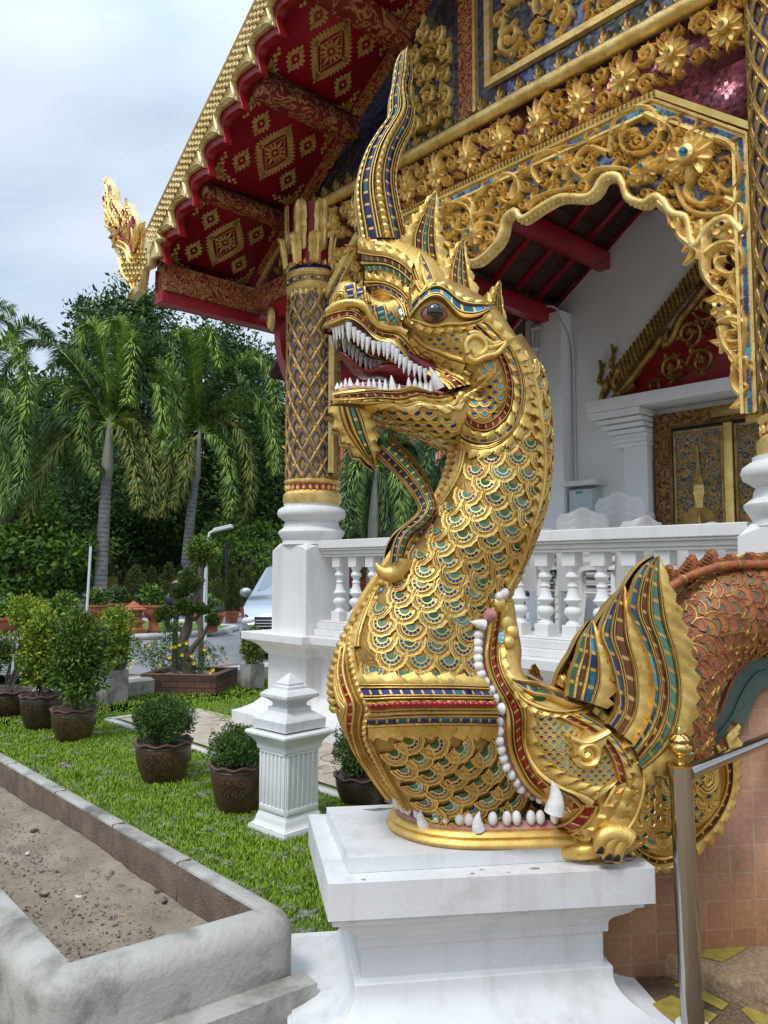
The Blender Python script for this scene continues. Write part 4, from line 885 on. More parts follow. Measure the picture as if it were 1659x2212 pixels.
PIPE = [(0, .33, .008, 'r', 0), (.33, .66, .010, 'r', 0), (.66, 1, .008, 'r', 0)]
def TL(c, h=.008): return [(0, .22, h + .004, 'r', 0), (.26, .74, h * .5, 't', c), (.78, 1, h + .004, 'r', 0)]
# ---- scale templates ------------------------------------------------
def template(rows, angs, crown=0.):
    V = []; F = []; Mi = []; nA = len(angs)
    for r, h, _ in rows:
        for i, a in enumerate(angs):
            rr = r * (1 + (crown * (i % 2) if r > .85 else 0)); V.append((rr * math.cos(a), -rr * math.sin(a), h + .10 * rr * math.sin(max(a, 0)) * (1 if h > -.1 else 0)))
    for j in range(len(rows) - 1):
        for i in range(nA - 1): F.append((j * nA + i, (j + 1) * nA + i, (j + 1) * nA + i + 1, j * nA + i + 1)); Mi.append((rows[j][2], i))
    return np.array(V), F, Mi
_ang = [R(a) for a in (-18, 0, 5, 28, 33, 58, 63, 88, 93, 117, 122, 147, 152, 175, 180, 198)]
BIG = template([(.02, .22, 'c'), (.32, .20, 'g'), (.33, .31, 'g'), (.40, .32, 'g'), (.42, .19, 't'), (.58, .17, 'g'), (.59, .28, 'g'), (.66, .28, 'd'), (.68, .17, 'd'), (.72, .23, 'g'), (.80, .15, 'd'), (.86, .24, 'g'), (.97, .20, 'd'), (1.0, -.02, 'g'), (1.0, -.3, 'g')], _ang, .06)
_a2 = [R(a) for a in (-15, 15, 45, 75, 105, 135, 165, 195)]
SMALL = template([(.03, .16, 'c'), (.42, .14, 'g'), (.46, .30, 'g'), (.62, .28, 'd'), (.68, .18, 'g'), (.95, .20, 'g'), (1.0, -.1, 'g')], _a2, .0)
_a3 = [R(a) for a in range(0, 181, 9)]
OLD = template([(.03, .10, 'c'), (.42, .10, 'g'), (.45, .2, 'g'), (.50, .16, 'o'), (.86, .14, 'g'), (.90, .26, 'g'), (1.0, .2, 'g'), (1.0, -.2, 'g')], _a3, .0)
def putscale(mb, tm, p, nn, down, r, c, tl, g='gold', old=False, sx=1.):
    nn = nrm(nn); dn = nrm(down - nn * (down @ nn)); ax = np.cross(-dn, nn) * -1; ax = np.cross(dn, nn)
    V, F, Mi = tm; V = V.copy()
    if old:
        k = len(_a3); V.reshape(-1, k, 3)[3:5, ::2, 2] += .06
    P = p + r * (V[:, :1] * sx * ax + V[:, 1:2] * (-dn) + V[:, 2:] * nn * .55); ms = []
    for code, i in Mi:
        if code == 'c': ms.append(c)
        elif code == 'd': ms.append('gold_old_shade')  # recessed rings of a scale get their shade as darker gold
        elif code == 't': ms.append(tl if i % 2 == 0 and 0 < i < 14 else g)
        elif code == 'o': ms.append('old_orange' if old else g)
        else: ms.append(g)
    mb.add(P, F, ms)
def tmat(): return random.choice(['glass_blue', 'glass_blue', 'glass_teal', 'glass_teal', 'glass_cyan'])
def scalefield(mb, z, poly, r, tm=SMALL, cm=('glass_green', 'glass_teal', 'glass_blue'), down=(0, 0, -1), fb=-.15, dx=1.55, dy=.8, g='gold', old=False, rot=0.):
    "scales over a traced region, seated on the carved core"
    poly = [z(p) for p in poly]; xs = [p[0] for p in poly]; ys = [p[1] for p in poly]; pr = r * 580; cr_, sr_ = math.cos(rot), math.sin(rot)
    D = math.hypot(max(xs) - min(xs), max(ys) - min(ys)) / 2 + pr; cx, cy = (max(xs) + min(xs)) / 2, (max(ys) + min(ys)) / 2; j = 0; v = D
    out = []
    while v > -D:
        u = -D + (pr * dx / 2 if j % 2 else 0)
        while u < D:
            x, y = cx + u * cr_ - v * sr_, cy + u * sr_ + v * cr_
            if inside((x, y), poly):
                p, nn, ok = hit(x, y, fb)
                if ok: out.append((p, nn))
            u += pr * dx
        v -= pr * dy; j += 1
    dn = np.asarray(down, float)
    for p, nn in out: putscale(mb, tm, p + nn * .001, nn, dn, r, random.choice(cm), tmat(), g, old)
def cone(mb, a, b, r0, m='tooth', bend=0., n=8):
    a = np.asarray(a, float); b = np.asarray(b, float); P = [a + (b - a) * t + V3(bend, 0, 0) * math.sin(t * math.pi) for t in np.linspace(0, 1, 7)]; mb.tube(P, lambda i: r0 * (1.02 - (i / 6) ** 1.6) + .0015, m, n, up=(0, 1, 0.01))
# ---- cores ----------------------------------------------------------
BST = [(905, 1825, 1180, 1835, .12), (897, 1765, 1180, 1790, .14), (852, 1712, 1165, 1725, .165), (806, 1660, 1150, 1690, .20), (748, 1590, 1115, 1620, 0.242), (723, 1510, 1100, 1535, 0.264), (727, 1440, 1078, 1462, 0.242), (757, 1360, 1066, 1385, 0.216), (812, 1280, 1082, 1315, 0.198), (870, 1202, 1112, 1252, 0.185), (920, 1130, 1145, 1174, 0.200), (958, 1060, 1172, 1088, 0.190), (980, 990, 1184, 1000, 0.180), (985, 925, 1180, 900, 0.175), (1005, 850, 1160, 800, 0.170), (1020, 790, 1120, 730, 0.140)]
mb = MB(); GB = loft(BST, n=110, N=64, ex=2.25, mb=mb, m='gold_old_shade'); body = mb.build('naga_body', naga, smooth=60)  # body coloured dark so the gaps between scales look shaded
headmb = MB()
UP = [(60, 400, 60, 452, .025), (82, 335, 84, 455, .055), (112, 175, 114, 425, .075), (158, 140, 162, 398, .09), (215, 152, 218, 380, .10), (280, 190, 284, 420, .11), (350, 262, 354, 478, .122), (430, 285, 434, 520, .135), (520, 240, 520, 525, .15), (600, 170, 604, 632, .165), (760, 140, 764, 737, .18), (890, 160, 884, 860, .187), (1000, 210, 980, 1000, .192), (1140, 300, 1080, 1180, .195), (1260, 450, 1150, 1280, .19), (1370, 640, 1250, 1290, .18), (1440, 830, 1340, 1200, .14), (1470, 950, 1420, 1100, .06)]
loft(UP, Z2, 90, 36, 2.6, mb=headmb, m='gold_ground')
LOW = [(100, 880, 100, 950, .05), (130, 870, 135, 985, .08), (200, 858, 205, 1000, .10), (330, 860, 335, 1040, .12), (450, 885, 460, 1090, .128), (540, 895, 560, 1130, .135), (700, 880, 720, 1190, .145), (850, 900, 850, 1260, .155), (960, 890, 960, 1290, .165), (1100, 850, 1100, 1280, .175)]
loft(LOW, Z2, 60, 36, 2.6, mb=headmb, m='gold_ground')
loft([(430, 380, 900, 420, .14), (370, 280, 900, 300, .148), (352, 160, 900, 180, .14), (330, 60, 860, 80, .12), (318, -20, 800, 0, .10), (300, -90, 720, -80, .075), (285, -165, 600, -150, .05)], Z2, 30, 32, 2.3, mb=headmb)
head = headmb.build('naga_head', naga, smooth=60)
mkmb = MB()
MK = [(1062, 1268, 1092, 1272, 0.021), (1046, 1290, 1104, 1296, 0.060), (1040, 1340, 1108, 1345, 0.102), (1036, 1390, 1112, 1395, 0.145), (1040, 1440, 1110, 1445, 0.191), (1062, 1490, 1170, 1492, 0.230), (1078, 1530, 1280, 1540, 0.255), (1082, 1580, 1345, 1590, 0.272), (1092, 1640, 1378, 1650, 0.285), (1130, 1700, 1388, 1700, 0.285), (1165, 1745, 1375, 1745, 0.281), (1200, 1790, 1330, 1790, 0.255), (1200, 1822, 1290, 1815, 0.221)]
loft(MK, n=70, N=56, ex=3.4, mb=mkmb, m='gold_ground')
loft([(1110, 1800, 1112, 1826, .06), (1150, 1790, 1155, 1826, .16), (1200, 1765, 1205, 1818, .26), (1270, 1730, 1275, 1808, .26)], n=50, N=48, ex=3., mb=mkmb)
makara = mkmb.build('makara_head', naga, smooth=60)
rear = MB()
RO = [(1860, 1190, 1860, 1450, .22, .12), (1760, 1190, 1760, 1440, .22, .10), (1659, 1197, 1659, 1425, .22, .08), (1560, 1212, 1590, 1440, .22, .06), (1480, 1250, 1535, 1500, .21, .04), (1430, 1330, 1512, 1570, .20, .02), (1400, 1440, 1505, 1640, .20, 0), (1380, 1560, 1500, 1700, .20, 0), (1370, 1650, 1480, 1770, .2, 0)]
GR = loft(RO, n=70, N=48, ex=2.3, mb=rear, m='old_rust'); rearo = rear.build('tail_body', naga, smooth=60)
lm = MB(); ellip(lm, Z5, (1190, 1400), (80, 112), .10, -.10); ellip(lm, Z5, (985, 1530), (72, 95), .12, -.10); ellip(lm, Z5, (1040, 1690), (78, 58), .09, -.12)
hind = lm.build('hind_leg', naga, smooth=60)
rebuild()
# ---- scales of the neck --------------------------------------------
mb = MB(); nS, nT = GB.shape[:2]
def bpt(s, th): 
    i = min(max(s, 0), nS - 1.001); j = (th % (2 * math.pi)) / (2 * math.pi) * nT; i0 = int(i); j0 = int(j) % nT; j1 = (j0 + 1) % nT; a, b = i - i0, j - int(j)
    return (GB[i0, j0] * (1 - a) + GB[i0 + 1, j0] * a) * (1 - b) + (GB[i0, j1] * (1 - a) + GB[i0 + 1, j1] * a) * b
arc = np.concatenate([[0], np.cumsum([np.linalg.norm(GB[i + 1, nT * 3 // 4] - GB[i, nT * 3 // 4]) for i in range(nS - 1)])]); NEAR = np.linspace(1.03 * math.pi, 1.99 * math.pi, 60)
rowd = .052; k = 0; d = arc[-1] - .12; placed = []
while d > .02:
    s = np.interp(d, arc, np.arange(nS)); ring = np.array([bpt(s, t) for t in NEAR]); al = np.concatenate([[0], np.cumsum(np.linalg.norm(np.diff(ring, axis=0), axis=1))]); half_ = al[-1]
    n_ = max(3, int(round(half_ / .098)));
    for q in range(n_ + 1):
        u = (q + (.5 if k % 2 else 0)) / n_
        if u > 1: continue
        p = np.array([np.interp(u * half_, al, ring[:, c]) for c in range(3)]); th = np.interp(u * half_, al, NEAR)
        a = bpt(s + 1.5, th) - bpt(s - 1.5, th); b = bpt(s, th + .06) - bpt(s, th - .06); nn = nrm(np.cross(b, a)); nn = nn if nn[1] < .3 else -nn
        c0 = GB[int(s)].mean(0)
        if (p - c0) @ nn < 0: nn = -nn
        placed.append((p, nn, -a, sproj(p), u))
    d -= rowd; k += 1
def belly_edge_u(y): return 0
BE = [Z3(p) for p in [(1010, 60), (985, 200), (900, 380), (760, 560), (620, 740), (500, 920), (400, 1070), (320, 1230), (275, 1370), (265, 1440), (320, 1640)]] + [Z4(p) for p in [(330, 1100), (400, 1260), (520, 1420), (600, 1560), (620, 1700)]]
bey = [p[1] for p in BE]; bex = [p[0] for p in BE]
for p, nn, dn, q, u in placed:
    if q[0] < np.interp(q[1], bey, bex) + 14 or 1464 < q[1] or u > .97: continue
    if q[1] > 1340 and q[0] > np.interp(q[1], [1340, 1450, 1530, 1640, 1720, 1790], [1062, 1056, 1085, 1095, 1135, 1230]): continue
    big = .057 if q[1] > 1050 else .052
    putscale(mb, BIG, p - nn * .004, nn, dn + V3(0, 0, -.3) * np.linalg.norm(dn), big, random.choice(['glass_jade', 'glass_jade', 'glass_green']) if q[1] < 1500 else 'glass_green', tmat(), 'gold' if random.random() < .6 else 'gold_bright')
mq = MB(); scalefield(mq, Z4, [(345, 1090), (1160, 1090), (1180, 1200), (1225, 1300), (1310, 1440), (1470, 1560), (1500, 1640), (1100, 1700), (640, 1680), (600, 1560), (470, 1360)], .054, BIG, ('glass_green', 'glass_green', 'glass_jade'), down=(.6, 0, -.8), fb=-.2, dx=1.72, dy=.98, rot=R(10)); mq.pair('chest_scales', body, smooth=55)
mb.pair('neck_scales', body, smooth=55)
# ---- neck trims ----------------------------------------------------
mb = MB()
strip(mb, ZD, [(p[0] - 6, p[1]) for p in BE[:10]], .055, [(0, .2, .010, 'r', 0), (.2, .42, .014, 'r', 0), (.42, 1, .012, 's', 0)], per=.03, amp=.02)
strip(mb, ZD, [(p[0] - 30, p[1] + 4) for p in BE[1:10]], .03, PIPE)
strip(mb, Z4, [(185, 330), (165, 480), (190, 640), (240, 790), (290, 880), (262, 1000), (270, 1100), (330, 1220), (430, 1400), (540, 1560)], .05, [(0, .15, .01, 'r', 0), (.2, .8, .012, 'b', 0), (.85, 1, .01, 'r', 0)], per=.035)
strip(mb, Z4, [(125, 460), (105, 620), (130, 760), (175, 875), (160, 1000), (200, 1160), (300, 1320), (430, 1500)], .045, TL('red'), tile=.035)
strip(mb, Z4, [(80, 560), (62, 700), (90, 830), (130, 880), (110, 960), (150, 1080)], .04, PIPE)
strip(mb, ZD, [(1128, 760), (1150, 830), (1166, 920), (1172, 1000), (1165, 1070), (1142, 1150), (1118, 1220), (1092, 1268)], .035, [(0, .5, .01, 'r', 0), (.5, 1, .01, 's', 0)], per=.045, amp=.03)
B1 = [(205, 650), (500, 662), (800, 664), (1058, 680)]; KE = [(308, 885), (600, 880), (900, 884), (1120, 892)]; B2 = [(290, 1085), (600, 1078), (900, 1075), (1160, 1090)]
A, n1 = hp(Z4, B1, 50, -.2, .006); K_, n2 = hp(Z4, KE, 50, -.25, .035); C_, n3 = hp(Z4, B2, 50, -.2, .006)
bands(mb, A, K_, [(0, .28, .012, 'S', 0), (.28, .36, .012, 'r', 0), (.36, .44, .012, 'r', 0), (.46, .58, .004, 't', 'blue'), (.60, .68, .012, 'r', 0), (.68, .76, .012, 'r', 0), (.78, .98, .016, 'b', 0)], tile=.034, per=.06, amp=.02)
bands(mb, K_, C_, [(0, .06, .004, 'f', 0), (.06, .2, .012, 'r', 0), (.2, .32, .010, 'r', 0), (.35, .47, .004, 't', 'blue'), (.49, .58, .012, 'r', 0), (.6, 1, .010, 's', 0)], tile=.034, per=.05, amp=.02)
for u in np.linspace(.03, .97, 24):      # red mirror chips along the keel
    p = K_[int(u * 49)] + V3(0, -.014, .014); mb.ball(p, (.013, .009, .010), 'glass_red', 7, 5)
mb.mirror()
for i in range(46):      # belly studs along the front
    s = 30 + i * 1.6
    if s > nS - 12: break
    p = bpt(s, math.pi); q = bpt(s, math.pi + .16); t = nrm(bpt(s + 1, math.pi) - bpt(s - 1, math.pi)); mb.ball(p + V3(-.006, 0, 0), (.022, .05, .018), 'gold', 10, 6)
    for y_ in (-1, 1): mb.ball((p * .4 + bpt(s, math.pi + .42 * -y_) * .6), (.016, .016, .014), 'mirror_grey' if i % 2 else 'gold', 8, 5)
mb.build('trims', body, smooth=55)
mb = MB()
for i in range(36):      # dorsal spines
    s = 34 + i * 2
    if s > nS - 14: break
    p = bpt(s, 0); t = nrm(bpt(s + 2, 0) - bpt(s - 2, 0)); o_ = nrm(p - GB[int(s)].mean(0)); L0 = .026
    for y_ in (-.018, .018): mb.add([p - t * .03 - o_ * .01 + V3(0, y_, 0), p + t * .025 - o_ * .01 + V3(0, y_, 0), p + o_ * L0 + t * .03 + V3(0, y_ * .2, 0)], [(0, 1, 2)], 'gold'); 
    a = [p - t * .03 - o_ * .01, p + o_ * L0 + t * .03, p + t * .025 - o_ * .01]
    mb.add([a[0] + V3(0, -.018, 0), a[0] + V3(0, .018, 0), a[1], a[2] + V3(0, -.018, 0), a[2] + V3(0, .018, 0)], [(0, 1, 2), (3, 4, 2)], 'glass_red' if i % 2 else 'gold')
mb.build('dorsal_spines', body, smooth=0)
# ---- head ----------------------------------------------------------
ULi = [(62, 452), (105, 430), (150, 405), (215, 378), (290, 422), (350, 482), (430, 522), (500, 520), (552, 558), (600, 640), (680, 702), (760, 742), (830, 780), (880, 822), (896, 862)]
ULo = [(66, 352), (110, 325), (180, 305), (250, 300), (320, 350), (390, 420), (470, 442), (575, 450), (635, 530), (700, 605), (790, 662), (890, 705), (980, 752), (1040, 800), (1060, 822)]
LIP = [(0, .14, .012, 'f', 'gold_bright'), (.02, .24, .022, 'r', 0), (.24, .38, .018, 'r', 0), (.41, .66, .008, 't', 'red'), (.69, .82, .020, 'r', 0), (.82, 1.0, .016, 's', 0)]
mb = MB(); patch(mb, Z2, ULi, ULo, LIP[1:], fb=-.08, ys=.004, tile=.03, gm='gold_bright', per=.05)
LLi = [(892, 868), (850, 905), (760, 884), (640, 865), (540, 888), (450, 873), (330, 855), (200, 855), (106, 885)]
LLo = [(1040, 838), (960, 910), (880, 955), (790, 962), (700, 945), (560, 968), (450, 945), (280, 932), (104, 935)]
patch(mb, Z2, LLi, LLo, LIP[1:], fb=-.08, ys=.004, tile=.03, gm='gold_bright', per=.05)
LLp = [(1210, 720), (1130, 850), (1010, 960), (900, 1030), (800, 1010), (700, 985), (620, 1035), (540, 990), (430, 985), (320, 1040), (220, 985), (96, 1010)]
patch(mb, Z2, [(1050, 815), (1000, 900), (930, 960), (850, 968), (790, 965), (700, 948), (620, 962), (560, 970), (450, 948), (330, 938), (240, 932), (100, 938)], LLp, [(0, .3, .012, 'r', 0), (.3, 1, .016, 's', 0)], fb=-.09, per=.05, amp=.03, gm='gold_bright')
patch(mb, Z2, [(905, 800), (900, 860), (880, 905)], [(1030, 812), (1025, 832), (985, 890)], [(0, 1, .004, 'f', 'glass_red')], fb=-.17, lift=.022)
# cheek rings, brow, eyelids
CRi = [(1062, 442), (1150, 530), (1225, 640), (1272, 760), (1285, 880), (1262, 1000), (1200, 1072), (1110, 1092), (1035, 1052), (1012, 1012)]
CRo = [(1105, 400), (1210, 500), (1305, 620), (1365, 760), (1392, 900), (1382, 1040), (1320, 1160), (1200, 1232), (1080, 1232), (975, 1180)]
CRp = [(1130, 350), (1270, 480), (1375, 610), (1440, 760), (1465, 910), (1445, 1060), (1370, 1200), (1210, 1300), (1060, 1305), (945, 1255)]
patch(mb, Z2, CRi, CRo, [(0, .1, .014, 'r', 0), (.12, .3, .006, 't', 'red'), (.32, .44, .018, 'r', 0), (.46, .78, .022, 's', 0), (.82, .94, .01, 't', 'teal'), (.95, 1, .01, 'f', 0)], fb=-.17, tile=.03, per=.045, amp=.02)
patch(mb, Z2, CRo, CRp, [(0, .2, .020, 'r', 0), (.2, .38, .018, 'r', 0), (.40, 1, .020, 's', 0)], fb=-.15, per=.045, amp=.035)
brL = [(625, 388), (690, 300), (770, 252), (840, 265), (895, 325), (960, 385), (1060, 395), (1150, 350), (1205, 288)]; brU = [(650, 250), (730, 180), (800, 150), (885, 175), (950, 235), (1030, 270), (1110, 290), (1170, 290), (1207, 283)]
patch(mb, Z2, brL, brU, [(0, .16, .026, 'r', 0), (.16, .30, .024, 'r', 0), (.34, .62, .012, 't', 'teal'), (.66, .78, .022, 'r', 0), (.78, 1, .022, 's', 0)], fb=-.17, tile=.045, per=.04, amp=.02, gm='gold_bright')
patch(mb, Z2, [(640, 378), (700, 388), (790, 420), (880, 410), (980, 420), (1100, 395), (1200, 295)], [(618, 390), (690, 445), (790, 478), (900, 470), (1020, 455), (1130, 400), (1203, 298)], [(0, .4, .026, 'r', 0), (.4, 1, .020, 's', 0)], fb=-.17, per=.035, amp=.015, gm='gold_bright')
# snout
for P, w_, sp_ in (([(352, 295), (372, 388)], .045, TL('cyan')), ([(412, 300), (448, 405)], .045, TL('cyan')), ([(478, 345), (530, 412)], .035, TL('cyan')), ([(205, 152), (222, 262)], .05, TL('blue')), ([(270, 178), (292, 265)], .05, TL('blue')), ([(310, 215), (330, 275)], .03, PIPE),
                  ([(100, 300), (112, 240), (140, 200), (175, 215), (180, 262), (150, 285), (135, 262), (150, 240)], .022, PIPE), ([(80, 330), (150, 285), (230, 268), (300, 280), (345, 330), (400, 400), (470, 420), (560, 430), (620, 470)], .035, [(0, 1, .02, 'r', 0)]), ([(620, 400), (590, 300), (600, 200), (640, 120)], .03, PIPE)):
    strip(mb, Z2, P, w_, sp_, fb=-.08, tile=.03, gm='gold_bright')
# forehead collars
YR = [-.02, -.10, -.13, -.145, -.15]
for z, a, b, s_ in ((Z1, [(372, 1592), (480, 1640), (600, 1662), (720, 1712), (806, 1800)], [(440, 1858), (540, 1840), (640, 1862), (730, 1925), (790, 1990)], [(0, .32, .012, 'S', 0), (.32, .44, .018, 'r', 0), (.46, .62, .006, 't', 'brown'), (.64, .78, .018, 'r', 0), (.80, .97, .006, 't', 'green')]),
                    (Z1, [(434, 1858), (540, 1880), (650, 1915), (730, 1960), (790, 2030)], [(470, 2000), (560, 1985), (650, 2020), (720, 2075), (760, 2140)], [(0, .42, .014, 'S', 0), (.42, .62, .02, 'r', 0), (.64, .8, .016, 'r', 0), (.82, .98, .008, 't', 'blue')]),
                    (Z2, [(372, 182), (460, 180), (540, 215), (590, 290), (605, 370)], [(402, 262), (462, 252), (515, 282), (548, 335), (560, 395)], [(0, .3, .016, 'r', 0), (.3, .6, .018, 'r', 0), (.65, .95, .006, 't', 'blue')])):
    plate(mb, z, a, b, s_, y=[-.03, -.09, -.125, -.15, -.165], tile=.03, per=.04, amp=.022, th=.05)
strip(mb, Z1, [(810, 1850), (850, 1950), (900, 2010), (960, 1930)], .03, PIPE)
for P in ([(700, 620), (760, 640), (850, 700), (960, 745), (1040, 790)], [(640, 500), (700, 560), (800, 610), (900, 660), (1010, 700)]): strip(mb, Z2, P, .05, [(0, .4, .012, 'r', 0), (.4, 1, .014, 's', 0)], per=.04, amp=.03)
mb.pair('head_carving', head, smooth=55)
# ears
mb = MB(); e0, en, _ = hit(*Z2((1080, 600)), -.18)
def earp(P, d0, d1, m='gold_bright'): mb.prism([tuple(S.on(1, *Z2(p), e0[1])[[0, 2]]) for p in P], lambda a, b, d: V3(a, e0[1] - d, b), d0, d1, m)
earp([(985, 620), (975, 560), (1010, 505), (1070, 490), (1120, 520), (1160, 560), (1230, 540), (1275, 565), (1240, 620), (1200, 650), (1140, 660), (1080, 695), (1020, 690), (985, 655)], -.03, .035)
earv = [(P, w_) for P, w_ in (([(1000, 640), (990, 570), (1040, 520), (1100, 540), (1130, 600), (1090, 650), (1050, 640), (1040, 610)], .012), ([(1140, 600), (1200, 590), (1262, 565)], .008), ([(1000, 660), (1050, 690), (1120, 660), (1200, 640), (1260, 575)], .012), ([(1010, 510), (1060, 500), (1120, 540), (1170, 575)], .012))]
for P, w_ in earv: vine(mb, cr_spline(sp(Z2, P, e0[1])[:, [0, 2]], 24), w_, lambda a, b, d=0: V3(a, e0[1] - .035 - d, b), .02, 'gold_bright')
mb.pair('ear', head, smooth=50, bevel=.006)
mb = MB()
for z, a, b in ((Z2, [(900, 1000), (1000, 880), (1100, 800), (1205, 722)], [(990, 960), (1090, 900), (1160, 830), (1207, 724)]),):
    patch(mb, z, a, b, [(0, .5, .02, 'S', 0), (.5, 1, .02, 's', 0)], fb=-.18, per=.04, amp=.03)
scalefield(mb, Z2, [(690, 500), (1000, 470), (1050, 430), (1120, 520), (960, 640), (1000, 700), (880, 640), (760, 590)], .021, cm=('glass_green', 'glass_teal', 'gold'))
scalefield(mb, Z2, [(1060, 700), (1180, 680), (1255, 780), (1265, 900), (1240, 1000), (1180, 1055), (1080, 1060), (1040, 1000), (1080, 900), (1180, 800)], .025, cm=('glass_cyan', 'glass_teal', 'glass_blue', 'glass_cyan'))
scalefield(mb, Z2, [(340, 1030), (500, 1000), (700, 1010), (900, 1040), (960, 1080), (940, 1200), (900, 1290), (780, 1250), (600, 1180), (400, 1120)], .029, cm=('glass_green', 'glass_green', 'glass_blue'))
mb.pair('head_scales', head, smooth=50)
# eyes
for s in (1, -1):
    c, nn, _ = hit(*Z2((795, 345)), -.18); c = c * V3(1, s, 1)
    mb = MB(); mb.ball(c + V3(0, s * .006, 0), (.052, .026, .034), 'eye_white', 20, 12); eo = mb.build('eyeball', head, smooth=80)
    mb = MB(); mb.ball(S.on(1, *Z2((785, 345)), c[1] if s > 0 else -c[1]) * V3(1, s, 1) + V3(0, -s * .026, 0) * 1, (.031, .022, .029), 'eye_black', 20, 12); mb.build('pupil', eo, smooth=80)
    mb = MB(); c2 = hit(*Z2((825, 355)), -.18)[0]
# mouth: palate, gums, tongue
mb = MB(); loft([(120, 400, 110, 455, .04), (215, 350, 215, 420, .07), (350, 460, 350, 520, .08), (430, 500, 430, 570, .09), (520, 520, 520, 640, .10), (600, 620, 600, 760, .11), (760, 700, 760, 890, .12), (900, 760, 900, 920, .12)], Z2, 30, 20, mb=mb, m='lip_red', core=False); loft([(112, 862, 112, 890, .05), (330, 842, 330, 890, .10), (540, 868, 540, 920, .11), (760, 850, 760, 920, .13), (900, 820, 900, 920, .14)], Z2, 20, 20, mb=mb, m='gum_pink', core=False)
mb.build('mouth_lining', head, smooth=60)
mb = MB(); loft([(135, 610, 135, 640, .03), (180, 640, 170, 680, .05), (240, 700, 230, 740, .06), (300, 745, 310, 785, .065), (360, 730, 360, 790, .065), (430, 700, 430, 790, .07), (520, 700, 530, 830, .08), (640, 760, 640, 880, .08)], Z2, 30, 20, mb=mb, m='lip_red', core=False); mb.build('tongue', head, smooth=60)
mb = MB()
strip(mb, Z2, [(p[0], p[1] + 6) for p in ULi], .012, [(0, 1, .006, 'f', 'lip_red')], fb=-.09, gm='lip_red', lift=.0); strip(mb, Z2, [(p[0], p[1] - 4) for p in LLi[1:]], .012, [(0, 1, .006, 'f', 'gum_pink')], fb=-.09, gm='gum_pink', lift=0)
mb.mirror(); mb.build('gums', head, smooth=50)
def tooth(parent, z, a, b, r0, fb, side, bend=0., name='tooth'):
    pa, nn, ok = hit(*z(a), fb); yy = pa[1] + (.014 if ok else 0)
    pa = S.on(1, *z(a), yy); pb = S.on(1, *z(b), yy); M = V3(1, side, 1); mb = MB(); cone(mb, pa * M, pb * M, r0, bend=bend); return mb.build(name, parent, smooth=60)
yj = lambda x: -float(np.interp(x, [60, 110, 215, 430, 600, 760, 900], [.02, .06, .085, .12, .145, .16, .165]))
UT = [(95, 470, 100, 530, 9), (112, 465, 118, 530, 9), (132, 460, 138, 520, 10), (155, 450, 160, 518, 10), (200, 435, 200, 540, 22), (236, 465, 236, 542, 15), (270, 490, 262, 568, 16), (300, 510, 292, 592, 16), (335, 535, 322, 616, 17), (372, 560, 368, 630, 16), (410, 565, 406, 636, 17), (445, 568, 442, 640, 16), (482, 568, 462, 660, 20), (510, 590, 498, 660, 17), (536, 615, 520, 690, 18), (562, 655, 545, 720, 16), (592, 675, 578, 755, 18), (625, 700, 612, 772, 17), (658, 720, 652, 780, 16), (690, 735, 690, 805, 16), (725, 750, 728, 820, 14)]
for i, (ax, ay, bx, by, r_) in enumerate(UT):
    for s in (1, -1):
        if s < 0 and i in (1, 3): continue
        y_ = yj(ax); pa = S.on(1, *Z2((ax, ay - 26)), y_); pb = S.on(1, *Z2((bx, by)), y_); mb = MB(); cone(mb, pa * V3(1, s, 1), pb * V3(1, s, 1), r_ * .00053); mb.build('upper_tooth', head, smooth=60)
LT = [(120, 850, 120, 822, 14), (148, 850, 148, 818, 12), (178, 852, 176, 790, 14), (215, 850, 205, 786, 18), (262, 852, 258, 796, 16), (300, 852, 296, 812, 12), (340, 852, 336, 792, 14), (378, 860, 370, 794, 16), (418, 866, 410, 796, 15), (455, 868, 450, 796, 15), (508, 880, 492, 770, 24), (548, 872, 548, 830, 12), (618, 852, 612, 780, 16), (655, 850, 658, 784, 15), (695, 855, 692, 790, 15), (735, 860, 730, 790, 16), (768, 866, 765, 800, 14)]
for i, (ax, ay, bx, by, r_) in enumerate(LT):
    for s in (1, -1):
        y_ = yj(ax) + .01; pa = S.on(1, *Z2((ax, ay + 18)), y_); pb = S.on(1, *Z2((bx, by)), y_); mb = MB(); cone(mb, pa * V3(1, s, 1), pb * V3(1, s, 1), r_ * .00062); mb.build('lower_tooth', head, smooth=60)
for s in (1, -1): mb = MB(); cone(mb, S.on(1, *Z2((828, 862)), -.175) * V3(1, s, 1), S.on(1, *Z2((758, 712)), -.185) * V3(1, s, 1), .018); mb.build('fang', head, smooth=60)
# horn
mb = MB(); HL = [(392, 1620), (350, 1350), (342, 1190), (375, 1030), (430, 880), (515, 740), (598, 620), (612, 480), (640, 350), (660, 200), (700, 115), (762, 55)]; HR = [(780, 1640), (745, 1500), (700, 1300), (675, 1130), (695, 980), (735, 860), (800, 730), (822, 600), (795, 480), (785, 400), (806, 300), (796, 190), (780, 110), (765, 55)]
plate(mb, Z1, HL, HR, [(0, .09, .012, 'b', 0), (.09, .15, .014, 'r', 0), (.17, .26, .006, 't', 'blue'), (.27, .33, .014, 'r', 0), (.33, .39, .014, 'r', 0), (.40, .58, .018, 'b', 0), (.59, .65, .014, 'r', 0), (.67, .77, .006, 't', 'blue'), (.78, .85, .014, 'r', 0), (.85, .91, .014, 'r', 0), (.91, 1, .012, 'b', 0)], y=-.01, bulge=.055, th=.012, tile=.045, per=.022, n=90, gm='gold_bright')
mb.mirror(); mb.build('horn', head, smooth=55)
